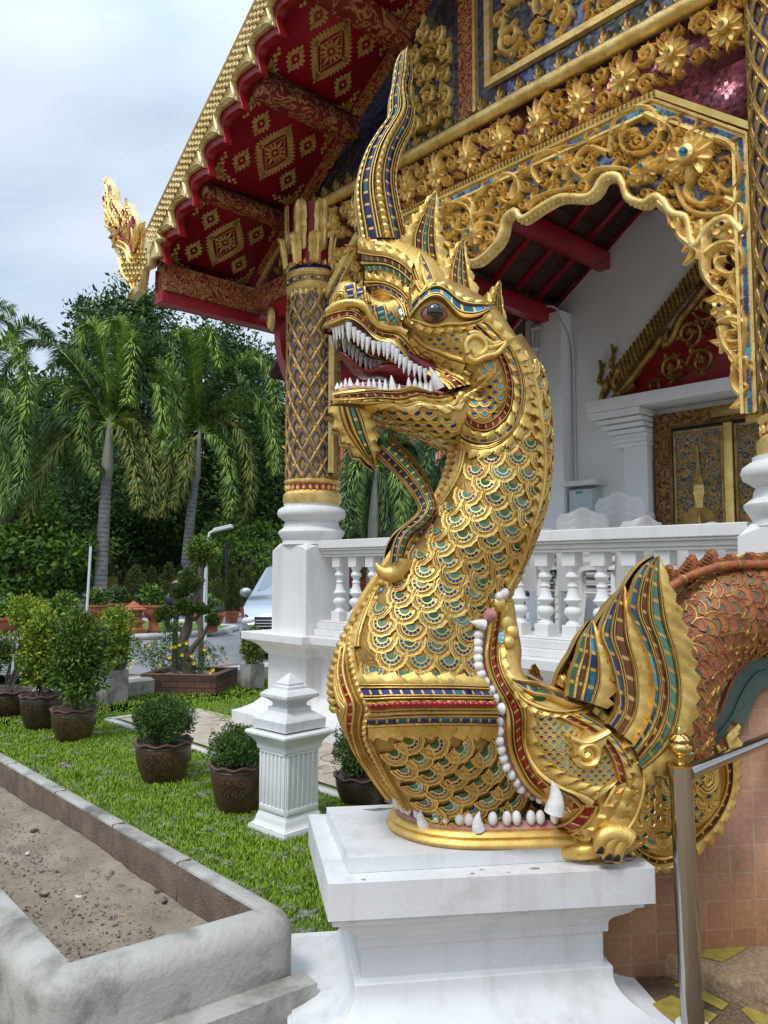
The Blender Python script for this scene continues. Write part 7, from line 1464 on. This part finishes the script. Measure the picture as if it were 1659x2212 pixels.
tr([(760, 1450), (700, 1250), (690, 1100), (740, 950), (760, 820), (820, 680), (850, 560), (880, 300)], .085, .03); tr([(740, 1300), (790, 1180), (900, 1050), (960, 940), (1000, 880)], .045, .02, -.05); tr([(730, 1000), (620, 960), (520, 940), (490, 850)], .04, .02, .04); tr([(770, 850), (760, 780), (720, 730)], .035, .02, -.1); tr([(820, 680), (700, 660), (640, 600)], .035, .02); tr([(770, 880), (840, 850), (880, 770)], .03, .02, -.05); tr([(600, 1400), (600, 1100), (610, 950)], .05, .03, .1)
mb.build('trunk', bt, smooth=60); PX = Yb / FPX
for x, y, r_, dy in ((770, 430, 145, 0), (650, 570, 85, -.05), (700, 730, 100, -.15), (480, 810, 105, .05), (885, 750, 62, -.1), (1010, 870, 66, -.1)):
    c = lb(C2((x, y)), Yb + dy); rr = r_ * .1979 * PX; cl = [tuple(c + q * rr * .62 * V3(1, 1, .85)) + (rr * .42,) * 3 for q in nrm(rng.normal(size=(26, 3)))]; crown('leaf_pad', bt, cl, 130, .03, [('leaf_mid', 4), ('leaf_olive', 3), ('leaf_dark', 2)], .6, shell=.5)
tpp = onp(437, 1300, 11.6); tpy = empty('ball_topiary', 'tall bare stemmed tree with a clipped ball crown behind the cloud pruned tree', 'tree', (tpp[0], 11.6, 0)); c = onp(437, 1192, 11.6) - V3(tpp[0], 11.6, 0); cl = [tuple(c + q * .14) + (.10,) * 3 for q in nrm(rng.normal(size=(30, 3)))]; crown('crown', tpy, cl, 110, .045, [('leaf_mid', 3), ('leaf_bright', 4), ('leaf_olive', 2)], .6, shell=.4); mb = MB(); branch(mb, (0, 0, 0), tuple(c), .05, .03, 'bark', .02, 8, 10); mb.build('trunk', tpy)
# ---------------------------------------------------------------- island beyond the road
isl = [(-40, 15), (-9, 17.0), (-6, 17.4), (-4.6, 18.2), (-3.75, 19.6), (-3.9, 20.6), (-5.2, 21.6), (-9, 23.5), (-40, 25)]
mb = MB(); mb.add([(x, y, .10) for x, y in isl], [tuple(range(len(isl)))], 'grass_base'); mb.add([(x, y, .10) for x, y in isl] + [(x, y, -.03) for x, y in isl], [(i, (i + 1) % 9, (i + 1) % 9 + 9, i + 9) for i in range(9)], 'kerb'); setting(mb.build('traffic_island', None, smooth=0), 'structure')
mb = MB(); mb.sweep(cr_spline([V3(x, y, .10) for x, y in isl], 60), [(-.07, -.1), (-.07, .03), (.07, .03), (.07, -.1)], 'kerb'); setting(mb.build('island_kerb', None, smooth=0), 'structure')
mb = MB(); mb.sweep([V3(-3.9, 25.2, 0), V3(3, 26, 0)], [(-.1, -.02), (-.1, .12), (.1, .12), (.1, -.02)], 'kerb'); mb.sweep([V3(-40, 29, 0), V3(-3.9, 26.2, 0)], [(-.1, -.02), (-.1, .12), (.1, .12), (.1, -.02)], 'kerb'); setting(mb.build('far_kerb', None, smooth=0), 'structure')
def terr(px, Y, label, zb=.1, first=[None]):
    p = onp(px, 1300, Y)
    if first[0] is None:
        o = empty('terracotta_lantern', label, 'garden lantern', (p[0], Y, zb), R(-30), 'terracotta lanterns on the island'); first[0] = o; o.scale = (.74, .74, .86)
        sqs('base', [(.27, 0), (.27, .12), (.25, .14), (.20, .17), (.18, .24), (.22, .28), (.25, .30), (.25, .34), (.19, .37), (.17, .42)], 'terracotta', o); mb = MB()
        for sx in (-1, 1):
            for sy in (-1, 1): mb.box(sx * .15 - .035, sx * .15 + .035, sy * .15 - .035, sy * .15 + .035, .42, .62, 'terracotta')
        for s in range(4): mb.prism([(-.115, .42), (-.115, .62), (.115, .62), (.115, .42), (.07, .42), (.07, .53), (0, .60), (-.07, .53), (-.07, .42)], lambda a, b, d, M=Matrix.Rotation(s * math.pi / 2, 4, 'Z'): V3(*(M @ Vector((a, -.15 - d, b)))), -.015, .015, 'terracotta')
        mb.box(-.1, .1, -.1, .1, .42, .425, 'dark'); mb.build('lantern_house', o, smooth=0); sqs('roof', [(.20, .62), (.28, .63), (.28, .66), (.20, .70), (.20, .72), (.12, .77), (.12, .785), (.05, .83), (.005, .88)], 'terracotta', o)
        return o
    return copy_thing(first[0], (p[0], Y, zb), R(-20), label)
terr(289, 17.9, 'terracotta lantern house with arched opening beside the palm trunk'); terr(77, 17.6, 'terracotta lantern house behind the pink flower at the left')
def ebowl(px, Y, label, r, zb=.1, ph=.35, lab2=None, sz=.35, pal=None, pieces=1, ped=True):
    p = onp(px, 1300, Y); o = empty('terracotta_bowl_plant', label, 'potted plant', (p[0], Y, zb), 0, 'terracotta bowls planted with roses'); mb = MB()
    mb.lathe([(r * .55, 0), (r * .6, .06), (r * .45, .12), (r * .4, ph - .05), (r * .55, ph)] if ped else [(r * .7, 0), (r * .7, .02)], 16, (0, 0, 0), 'terracotta'); mb.lathe([(r * .5, ph), (r * .8, ph + .08), (r * .95, ph + .2), (r * .93, ph + .26), (r * 1.08, ph + .28), (r * 1.08, ph + .33), (r * .9, ph + .33), (r * .85, ph + .28)], 24, (0, 0, 0), 'terracotta', wav=lambda k, a: 0); mb.build('bowl', o, smooth=40)
    crown('crown', o, subclumps((0, 0, ph + .33 + sz * .5), (r * .8, r * .8, sz * .55), 14, .15), 55, .10, pal or [('leaf_mid', 4), ('leaf_bright', 2), ('leaf_dark', 2)], .6, shell=.3); return o
ebowl(5, 17.2, 'rose bush with a pink bloom in a fluted terracotta bowl at the left edge', .42, ph=.10); ebowl(137, 17.8, 'rose bush in a wide terracotta bowl between the two palms and the lantern', .40, ph=.08, sz=.42); ebowl(333, 18.3, 'rose bush in a draped terracotta bowl on a stone foot right of the lantern house', .26, ph=.32, sz=.35); ebowl(452, 18.6, 'leafy bush in a terracotta bowl behind the cloud pruned tree', .36, ph=.10, sz=.40); ebowl(208, 21, 'small bush in a terracotta bowl just behind the nearer palm trunk', .28, ph=.2, sz=.3); ebowl(254, 22, 'grey green bush in a dark pot left of the small cypresses', .24, ph=.2, sz=.35, pal=[('leaf_grey', 3), ('leaf_mid', 2)])
c = onp(56, 1328, 17.0); mb = MB()
for _ in range(26): q = nrm(rng.normal(size=3)) * .07; mb.ball(c + q, .035, 'petal_pink', 5, 4)
tag(mb.build('pink_flower', None), 'bright pink rose bloom beside the left terracotta lantern', 'flower')
# cypresses in pots
CYPR = [(291, 1223, 1308, 24, 46, 'small rounded cypress in a pot left of the row'), (327, 1230, 1302, 14 + 12, 27, 'slim low cypress second in the row behind the road'), (363, 1222, 1305, 24, 30, 'pointed cypress just left of the stooping person'), (387, 1226, 1290, 28, 26, 'cypress half hidden by the cloud pruned tree'), (459, 1218, 1322, 22.5, 52, 'largest broad brownish cypress right of the cloud pruned tree'), (501, 1234, 1316, 23.5, 32, 'green cypress in a terracotta pot left of the car'), (533, 1235, 1310, 26, 32, 'brownish cypress above the car mirror'), (570, 1232, 1300, 27, 28, 'cypress behind the car roof')]
for i, (x, t_, b_, Y, wd, lab) in enumerate(CYPR):
    p = onp(x, b_, Y); top_ = onp(x, t_, Y); zb = 0.; H_ = top_[2]; rw = wd / FPX * Y / 2; o = empty('potted_cypress', lab, 'cypress', (p[0], Y, zb), 0, 'clipped cypresses beyond the road'); mb = MB(); mb.lathe([(.16, 0), (.22, .28), (.24, .28), (.24, .32), (.2, .32)], 16, (0, 0, 0), 'terracotta'); mb.tube([(0, 0, .2), (0, 0, .6)], .04, 'bark', 6); mb.build('pot', o, smooth=30)
    cl = []
    for k in range(60): u = random.random(); z = .38 + (H_ - .42) * u; rr = rw * min(1, 1.9 * (1 - u) ** .75, .75 + u) * .78; a = random.uniform(0, 6.28); cl.append((rr * math.cos(a), rr * math.sin(a), z, .09, .09, .13))
    crown('crown', o, cl, 60, .075, [('cypress', 4), ('leaf_olive', 2), ('leaf_dark', 1)], .35, shell=.3, up=1.2)
# lamp, poles, sign, person
lp = onp(470, 1150, 17); lo = empty('street_lamp', 'grey street lamp with a flat cantilevered head above the cloud pruned tree', 'street lamp', (lp[0] + .0, 17, 0)); mb = MB(); a = onp(447, 1175, 17) - V3(lp[0], 17, 0); b = onp(463, 1146, 17) - V3(lp[0], 17, 0); mb.tube([(a[0], 0, 0), a, a + (b - a) * .6 + V3(-.04, 0, .06), b], .03, 'pvc', 8, up=(0, 1, 0)); mb.build('pole', lo, smooth=40)
mb = MB(); c = onp(482, 1141, 17) - V3(lp[0], 17, 0); M = Matrix.Translation(tuple(c)) @ Matrix.Rotation(R(-13), 4, 'Y'); mb.box(-.2, .2, -.09, .09, -.035, .04, 'pvc', M); mb.box(-.12, .21, -.07, .07, -.055, -.036, 'lamp_glass', M); mb.build('lamp_head', lo, bevel=.01)
for x0, x1, y0, y1, Y, lab in ((196, 186, 1180, 1345, 16.5, 'thin leaning white pole beside the nearer palm trunk'), (445, 438, 1224, 1372, 15.5, 'thin leaning white pole rising through the cloud pruned tree'), (489, 490, 1165, 1290, 24, 'dark thin pole behind the street lamp')):
    a, b = onp(x0, y0, Y), onp(x1, y1, Y); b = b + (b - a) * (b[2] / max(1e-3, a[2] - b[2])); mb = MB(); mb.tube([a, b], .028 if Y < 20 else .05, 'pvc' if Y < 20 else 'dark', 8, up=(0, 1, 0)); tag(mb.build('pole', None, smooth=40), lab, 'pole')
sg = onp(238, 1262, 27); so_ = empty('notice_board', 'yellow notice board on two dark posts in the shade beyond the road', 'sign', (sg[0], 27, 0)); mat('sign_yellow', (.34, .27, .03), .5, var=(.26, .24, .08), vs=3); mb = MB(); mb.box(-.24, .24, -.02, .02, sg[2] - .25, sg[2] + .26, 'sign_yellow'); mb.build('board', so_); mb = MB(); mb.box(-.22, -.12, -.026, -.021, sg[2] - .2, sg[2] - .12, 'glass_blue'); mb.build('emblem', so_, smooth=0)
for s in (-.25, .25): mb = MB(); mb.tube([(s, .03, 0), (s, .03, sg[2] + .28)], .02, 'dark', 6); mb.build('leg', so_)
mat('cloth_navy', (.012, .014, .028), .9); mat('cloth_jean', (.03, .045, .07), .9); mat('skin', (.28, .14, .09), .6); mat('cap_lime', (.25, .35, .05), .7)
pc = onp(372, 1300, 18.9); pr_ = empty('person', 'person in dark shirt and lime patterned cap bending forward behind the cloud pruned tree', 'person', (pc[0], 18.9, .08))
def skin(name, V, E_, Rr, m, par):
    me = bpy.data.meshes.new(name); me.from_pydata(V, E_, []); o = bpy.data.objects.new(name, me); sc.collection.objects.link(o); o.parent = par; o.modifiers.new('s', 'SKIN')
    for i, r in enumerate(Rr): me.skin_vertices[0].data[i].radius = (r, r * .85)
    me.skin_vertices[0].data[0].use_root = True; ss = o.modifiers.new('u', 'SUBSURF'); ss.levels = ss.render_levels = 2; me.materials.append(MATS[m]); return o
bd_ = skin('body', [(0, 0, .78), (.04, 0, .92), (.10, 0, 1.08), (.15, 0, 1.17), (.19, 0, 1.23), (.22, 0, 1.30), (-.10, 0, .76), (-.11, .03, .42), (-.12, .05, .06), (.10, 0, .76), (.12, -.05, .42), (.10, -.04, .06), (.12, .19, 1.12), (.2, .22, .92), (.34, .2, .80), (.12, -.19, 1.12), (.2, -.22, .92), (.34, -.2, .80), (.24, 0, 1.33), (-.05, .05, .03), (.17, -.04, .03), (.38, .19, .77), (.38, -.19, .77)],
     [(0, 1), (1, 2), (2, 3), (3, 4), (4, 5), (5, 18), (0, 6), (6, 7), (7, 8), (8, 19), (0, 9), (9, 10), (10, 11), (11, 20), (3, 12), (12, 13), (13, 14), (14, 21), (3, 15), (15, 16), (16, 17), (17, 22)], [.13, .13, .15, .14, .06, .09, .09, .065, .045, .09, .065, .045, .06, .045, .035, .06, .045, .035, .095, .035, .035, .03, .03], 'skin', pr_)
skin('shirt', [(0, 0, .76), (.04, 0, .92), (.10, 0, 1.08), (.15, 0, 1.18), (.12, .19, 1.13), (.17, .22, 1.0), (.12, -.19, 1.13), (.17, -.22, 1.0)], [(0, 1), (1, 2), (2, 3), (3, 4), (4, 5), (3, 6), (6, 7)], [.15, .15, .17, .15, .08, .07, .08, .07], 'cloth_navy', pr_)
skin('trousers', [(0, 0, .78), (-.10, 0, .74), (-.11, .03, .42), (-.12, .05, .09), (.10, 0, .74), (.12, -.05, .42), (.10, -.04, .09)], [(0, 1), (1, 2), (2, 3), (0, 4), (4, 5), (5, 6)], [.14, .11, .085, .07, .11, .085, .07], 'cloth_jean', pr_)
mb = MB(); mb.ball((.235, 0, 1.38), (.115, .10, .07), 'cap_lime', 14, 8); mb.box(.28, .38, -.06, .06, 1.355, 1.367, 'cap_lime'); mb.build('cap', pr_)
# ---------------------------------------------------------------- silver car
mat('car_paint', (.34, .37, .41), .3, .7, coat=1.); mat('car_glass', (.10, .12, .15), .04, spec=1., coat=.5); mat('car_lamp', (.6, .6, .62), .08, .3, coat=.5); mat('car_black', (.012, .012, .014), .4)
car = empty('parked_car', 'silver people carrier parked nose first beside the temple plinth', 'car', (-1.62, 13.7, 0), R(0)); KX = .93
def rp(x, y, z): return (x, y, z)
CS = [(0.0, .22, .62, .60, .74), (.08, .20, .84, .80, .76), (.35, .20, .90, .94, .86), (.95, .20, .92, 1.06, .90), (1.25, .20, .92, 1.12, .90), (2.1, .20, .92, 1.62, .74), (2.8, .20, .92, 1.68, .72), (4.2, .20, .92, 1.66, .70), (4.75, .22, .90, 1.2, .78), (4.85, .3, .85, .8, .8)]
mb = MB(); G = []
for y, zb, wd, zt, wt in CS:
    zs = min(zt, 1.02); G.append([(-wd * .9, y, zb), (-wd, y, zb + .15), (-wd, y, zb + (zs - zb) * .6), (-wd * .97, y, zs - .02), (-wt, y, zt - .03), (-wt * .6, y, zt), (0, y, zt + .015), (wt * .6, y, zt), (wt, y, zt - .03), (wd * .97, y, zs - .02), (wd, y, zb + (zs - zb) * .6), (wd, y, zb + .15), (wd * .9, y, zb), (0, y, zb)])
mb.grid(G, 'car_paint', cv=True, flip=True); mb.add(G[0], [tuple(range(14))], 'car_paint'); mb.add(G[-1], [tuple(range(14))[::-1]], 'car_paint'); cb = mb.build('car_body', car, smooth=45)
mb = MB(); mb.grid([[(-.80, 1.34, 1.155), (0, 1.30, 1.17), (.80, 1.34, 1.155)], [(-.69, 2.06, 1.60), (0, 2.06, 1.635), (.69, 2.06, 1.60)]], 'car_glass'); mb.build('windscreen', cb)
for s in (-1, 1):
    mb = MB(); mb.grid([[(s * .905, 1.5, 1.05), (s * .905, 4.2, 1.05)], [(s * .765, 2.15, 1.55), (s * .745, 4.0, 1.57)]], 'car_glass'); mb.build('side_window', cb, smooth=0)
    mb = MB(); mb.ball((s * .72, .09, .66), (.15, .08, .08), 'car_lamp', 12, 8); mb.build('headlight', cb)
    mb = MB(); mb.ball((s * 1.04, 1.5, 1.12), (.12, .07, .09), 'car_paint', 12, 8); mb.box(min(s * .88, s * 1.0), max(s * .88, s * 1.0), 1.48, 1.53, 1.05, 1.09, 'car_black'); mb.build('wing_mirror', cb)
    for y in (.85, 3.9):
        mb = MB(); mb.lathe([(.18, -.11), (.31, -.11), (.33, -.08), (.33, .08), (.31, .11), (.18, .11)], 24, (0, 0, 0), 'rubber'); mb.V = [np.array([V3(s * .83 + p[2], y + p[0], .33 + p[1]) for p in v]) for v in mb.V]; tyre = mb.build('wheel', car, smooth=40); mb = MB(); mb.lathe([(.001, .115), (.18, .112), (.18, .1)], 16, (0, 0, 0), 'steel', cap=False); mb.V = [np.array([V3(s * .83 + s * p[2], y + p[0], .33 + p[1]) for p in v]) for v in mb.V]; mb.build('rim', tyre)
mb = MB(); mb.box(-.62, .62, -.02, .02, .52, .74, 'car_black'); mb.box(-.7, .7, -.015, .02, .26, .36, 'car_black')
for z in (.57, .62, .67): mb.box(-.6, .6, -.03, .0, z, z + .015, 'car_lamp')
mb.build('grille', cb, smooth=0)
for s in (-1, 1): mb = MB(); mb.tube([(s * .2, 1.42, 1.21), (s * .55, 1.36, 1.17)], .012, 'car_black', 6); mb.build('wiper', cb)
# ---------------------------------------------------------------- palms
def frond(V_, F_, M_, P, L0, nl=260, droop=.8, pal=(0, 1), wd=.022):
    P = cr_spline(P, 40); T_ = nrm(np.gradient(P, axis=0)); u = rng.random(nl) ** .85 * .97 + .03; j = u * 39; i0 = j.astype(int).clip(0, 38); f = (j - i0)[:, None]; p = P[i0] * (1 - f) + P[i0 + 1] * f; t = T_[i0]
    r = rng.normal(size=(nl, 3)); r = nrm(r - (r * t).sum(1, keepdims=True) * t); d = nrm(r + t * .62 + V3(0, 0, .05)); ln = L0 * (.55 + .45 * np.sin(np.clip(u, 0, 1) * 2.6 + .35)) * rng.uniform(.7, 1.15, nl); m1 = p + d * ln[:, None] * .5; e = p + d * ln[:, None] + V3(0, 0, -1) * ln[:, None] * droop * .30; s = nrm(np.cross(d, V3(.2, .1, 1.) + r * .6)) * wd
    b = sum(len(v) for v in V_); V = np.stack([p - s * .5, p + s * .5, m1 + s, m1 - s, e], 1).reshape(-1, 3); k = np.arange(nl)[:, None] * 5 + b; F_.append(np.concatenate([k + np.array([[0, 1, 2]]), k + np.array([[0, 2, 3]]), k + np.array([[3, 2, 4]])])); V_.append(V); M_.append(np.tile(rng.choice(pal, nl), 3))
PM = ['palm_leaf', 'palm_bright', 'palm_olive', 'palm_dark']
def palm(Y, base, cr0, fronds, label, L0=.55, r=.17, shaft=True, nl=300, trunk=True):
    b = onp(*base, Y); b = V3(b[0], Y, 0); c = onp(*cr0, Y); o = empty('foxtail_palm', label, 'palm', (b[0], Y, 0), 0, 'foxtail palms beyond the road')
    if trunk:
        mb = MB(); zc = c[2]; z1 = zc - 1.9; H_ = zc
        P = [V3(0, 0, 0) + (c - b) * V3(1, 1, 0) * (z / H_) ** 1.3 + V3(0, 0, z) for z in np.linspace(0, z1, 120)]
        mb.tube(P, lambda i: r * (1.12 - .28 * i / 119) * (1 + (.035 if i % 2 else 0)), lambda i, j: 'palm_ring' if i % 4 == 0 and (i * 7 + j * 3) % 5 else 'palm_bark', 14, up=(0, 1, 0)); mb.build('trunk', o, smooth=60)
        P2 = [P[-1] + (V3(*(c - b)[:2], zc + .1) - P[-1]) * t for t in np.linspace(0, 1, 14)]; mb = MB(); mb.tube(P2, lambda i: r * (.86, 1.0, 1.04, 1.0, .95, .9, .82, .75, .66, .6, .5, .42, .34, .25)[i], 'palm_shaft', 14, up=(0, 1, 0)); mb.build('crownshaft', o, smooth=60)
    V_, F_, M_ = [], [], []
    mb = MB()
    for k, (pts, pal) in enumerate(fronds):
        dy = random.uniform(-1, 1) * 1.1; n_ = len(pts); P = np.array([onp(*p, Y + dy * (i / (n_ - 1)) ** 1.0) - b for i, p in enumerate(pts)]); frond(V_, F_, M_, P, L0, nl, pal=pal, wd=.020 * Y / 25); Q = cr_spline(P, 16); mb.tube(Q, lambda i: .035 * (1 - i / 16) + .006, 'palm_bright', 5, up=(0, 1, .1))
    mb.build('frond_stalks', o); q = fastmesh('fronds', np.vstack(V_), np.vstack(F_), PM, np.concatenate(M_)); q.parent = o; return o
mat('palm_bark', (.30, .28, .27), .85, var=(.20, .185, .175), vs=4, bump=.4, bs=12); mat('palm_shaft', (.30, .28, .22), .6, var=(.22, .22, .16), vs=3)
lf, br, ol, dk = (0, 0, 1), (1, 1, 0), (2, 2, 0), (3, 3, 0)
palm(25, (214, 1335), (238, 905), [([(237, 905), (228, 800), (212, 720), (185, 700), (168, 760), (165, 830)], br), ([(240, 900), (258, 790), (265, 715), (250, 690), (225, 720)], br), ([(240, 905), (262, 800), (285, 730), (284, 800), (275, 870)], br), ([(235, 905), (170, 800), (100, 735), (40, 750), (5, 830)], dk), ([(235, 910), (160, 850), (110, 820), (70, 860), (60, 960)], lf),
     ([(235, 910), (190, 850), (150, 850), (130, 920), (150, 1020)], lf), ([(236, 915), (200, 870), (180, 900), (185, 980), (215, 1020)], lf), ([(240, 905), (290, 830), (330, 760), (370, 740), (395, 790)], dk), ([(240, 905), (300, 820), (345, 800), (380, 860), (385, 960)], lf), ([(242, 908), (290, 840), (340, 830), (350, 900), (345, 980)], br), ([(243, 915), (290, 905), (318, 960), (330, 1030), (325, 1110)], ol), ([(240, 915), (270, 930), (290, 1000), (300, 1090)], ol), ([(236, 915), (160, 930), (110, 990), (75, 1060), (60, 1130)], ol), ([(236, 915), (130, 900), (60, 930), (30, 1000)], dk), ([(236, 915), (200, 950), (165, 1010), (150, 1050)], dk), ([(240, 905), (215, 830), (150, 770), (110, 790)], lf), ([(240, 905), (270, 830), (310, 790), (300, 860)], dk), ([(235, 910), (190, 960), (120, 930), (70, 990), (55, 1060)], lf)],
     'tall foxtail palm with the straight grey ringed trunk in front, left of the roof finial', .52, .19, nl=900)
palm(29, (397, 1236), (432, 935), [([(432, 935), (425, 850), (430, 760), (452, 715), (475, 790)], br), ([(432, 935), (420, 830), (410, 740), (385, 720), (370, 790)], br), ([(432, 935), (400, 850), (350, 790), (305, 790), (290, 870)], lf), ([(435, 930), (480, 840), (530, 775), (580, 790), (600, 880)], lf), ([(435, 930), (500, 860), (550, 850), (585, 920), (600, 1020)], lf), ([(436, 930), (500, 880), (560, 870), (590, 930), (585, 1000)], br), ([(436, 935), (500, 910), (535, 980), (540, 1060), (525, 1120)], ol), ([(432, 935), (400, 900), (375, 960), (360, 1040), (355, 1110)], ol), ([(430, 940), (410, 960), (400, 1030), (375, 1090)], ol), ([(432, 930), (380, 890), (340, 930), (330, 1010)], lf), ([(436, 930), (470, 900), (500, 950), (505, 1030)], dk), ([(436, 930), (450, 860), (500, 800), (540, 820)], dk), ([(432, 930), (390, 860), (385, 830), (370, 900), (390, 990)], br), ([(436, 930), (480, 960), (500, 1040), (495, 1110)], lf)],
     'second foxtail palm standing further back between the nearer palm and the temple column', .54, .19, nl=900)
palm(23.5, (-150, 1350), (-90, 920), [([(-90, 920), (-60, 760), (0, 690), (40, 720)], br), ([(-90, 920), (-40, 800), (20, 740), (55, 790), (60, 900)], br), ([(-90, 920), (-30, 850), (30, 850), (50, 950), (45, 1060)], lf), ([(-90, 920), (0, 900), (50, 960), (30, 1080)], dk), ([(-90, 920), (-20, 780), (60, 700), (110, 730)], dk), ([(-90, 920), (-30, 700), (-10, 660), (30, 670)], br), ([(-90, 920), (-20, 930), (20, 1000), (10, 1100)], lf), ([(-90, 920), (-30, 860), (10, 890), (20, 970)], lf)], 'foxtail palm whose fronds reach in from the left edge', .54, .17, nl=750)
palm(21, (800, 1330), (812, 1010), [([(812, 1010), (790, 960), (760, 970), (745, 1040)], dk), ([(812, 1010), (780, 990), (765, 1050), (770, 1120)], lf), ([(812, 1010), (800, 1040), (790, 1100), (795, 1150)], dk), ([(812, 1010), (830, 1040), (835, 1100), (830, 1160)], dk), ([(812, 1010), (850, 1000), (865, 1060), (870, 1130)], lf), ([(812, 1010), (860, 960), (890, 960), (900, 1010)], dk), ([(812, 1010), (840, 950), (850, 900), (880, 930)], dk), ([(812, 1010), (770, 1020), (750, 1080), (755, 1140)], dk), ([(812, 1010), (830, 980), (800, 930), (770, 920)], dk)], 'dark foxtail palm seen under the naga jaw, above the balustrade', .45, .14, nl=900)
palm(26, (960, 1330), (985, 960), [([(985, 960), (950, 930), (915, 940), (900, 980)], dk), ([(985, 960), (940, 960), (920, 1010), (915, 1060)], dk), ([(985, 960), (960, 990), (940, 1040), (945, 1100)], dk), ([(985, 960), (930, 900), (900, 905)], dk), ([(985, 960), (990, 1000), (970, 1080)], dk)], 'dark foxtail palm half hidden behind the naga neck', .45, .14, nl=750)
# ---------------------------------------------------------------- background trees
def bgtree(Y, px0, px1, top, bot, label, pal, nc, per, leaf, trunkpx=None, seed=0, up=.3, cr_=.9, asp=.45, trunk=True, name='tree'):
    c = onp((px0 + px1) / 2, (top + bot) / 2, Y); rx = (px1 - px0) / 2 / FPX * Y; rz = (bot - top) / 2 / FPX * Y; o = empty(name, label, 'tree', (c[0], Y, 0), 0, 'trees beyond the road')
    cl = []
    for k in range(nc):
        q = nrm(rng.normal(size=3)); rr = .35 + .65 * rng.random() ** .5; s = cr_ * rng.uniform(.55, 1.3); cl.append((q[0] * rx * rr, (q[1] * min(rx, 4) * rr), max(c[2] + q[2] * rz * rr, .3), s, s, s * .7))
    crown('crown', o, cl, per, leaf, pal, asp, shell=.35, up=up)
    if trunk:
        mb = MB(); branch(mb, (0, 0, 0), (0, 0, c[2]), .35, .15, 'bark', .04, 10, 14)
        for _ in range(9): q = random.choice(cl); branch(mb, (0, 0, c[2] * random.uniform(.3, .9)), q[:3], .12, .03, 'bark', .08, 6, 8)
        mb.build('trunk', o, smooth=50)
    return o
DK = [('leaf_dark', 5), ('leaf_mid', 3), ('leaf_grey', 1)]
bgtree(38, 150, 420, 610, 1010, 'tall dark broadleaved tree with sparse top twigs left of the roof finial', [('leaf_mid', 4), ('leaf_dark', 3), ('leaf_grey', 3)], 210, 120, .26)
bgtree(40, 330, 640, 690, 1120, 'broad dark tree behind the second palm and the gilded column', DK, 240, 120, .27)
bgtree(34, 470, 660, 850, 1230, 'dark glossy leaved tree close behind the left temple column', DK, 150, 130, .24)
bgtree(36, -80, 200, 800, 1120, 'dark tree mass behind the left palms', DK, 170, 110, .26)
bgtree(27, -60, 110, 880, 1150, 'light green feathery tree at the left edge behind the palms', [('leaf_bright', 5), ('leaf_mid', 3)], 60, 110, .14, cr_=.7)
bgtree(33, 100, 420, 960, 1240, 'dark shaded tree between the two palm trunks', [('leaf_dark', 6), ('leaf_mid', 1)], 190, 110, .24)
bgtree(25.5, -40, 215, 1120, 1290, 'large leaved glossy shrub at the left with overlapping dark leaves', [('leaf_mid', 4), ('leaf_bright', 2), ('leaf_dark', 3)], 110, 90, .22, cr_=.55, asp=.55, up=-.1, name='broadleaf_shrub')
bgtree(30, 420, 640, 1120, 1300, 'low leafy bush behind the cypresses and the car', [('leaf_mid', 4), ('leaf_bright', 3), ('leaf_dark', 2)], 90, 90, .18, cr_=.55, name='bush')
bgtree(31, 690, 1000, 1000, 1230, 'dark bushes behind the balustrade under the naga jaw', DK, 150, 110, .22, cr_=.7, name='bush')
bgtree(45, -200, 760, 1000, 1260, 'dark belt of trees far behind the road', [('leaf_dark', 1)], 420, 90, .34, cr_=1.4)
mb = MB(); mb.box(-60, 25, 52, 53, 0, 6.5, 'leaf_dark'); hg = tag(mb.build('far_hedge', None), 'dark clipped hedge closing the grounds far behind the trees', 'hedge')
# orange building seen under the jaw
mat('orange_wall', (.72, .25, .13), .8, var=(.62, .20, .10), vs=.6); ob = onp(850, 1060, 36); o = empty('orange_building', 'orange rendered building with ribbed walls behind the palms under the naga jaw', 'building', (ob[0], 36, 0)); mb = MB(); mb.box(-3.1, 3.1, 0, 5, 0, 8.2, 'orange_wall'); wl_ = mb.build('wall', o, smooth=0); mb = MB()
for i in range(56): mb.box(-3.05 + .11 * i, -3.05 + .11 * i + .04, -.04, -.001, .2, 8.0, 'orange_wall')
mb.build('ribs', wl_, smooth=0); mb = MB(); mb.box(-3.4, 3.4, -.4, 5.4, 8.2, 8.4, 'white_wall'); mb.build('roof', o); mb = MB(); mb.box(.9, 2.0, -.06, -.045, 5.9, 7.2, 'white_wall'); mb.box(1.0, 1.9, -.07, -.061, 6.0, 7.1, 'dark'); mb.build('window', wl_, smooth=0)
mat('awning', (.03, .22, .15), .5); mb = MB(); c = onp(575, 1218, 30); mb.prism([(-1.2, 0), (0, .5), (1.2, 0)], lambda a, b, d: V3(c[0] + a, c[1] + d, c[2] - .2 + b), 0, 2, 'awning'); tag(mb.build('green_canopy', None, smooth=0), 'small green ribbed canopy roof above the cypresses behind the car', 'canopy')
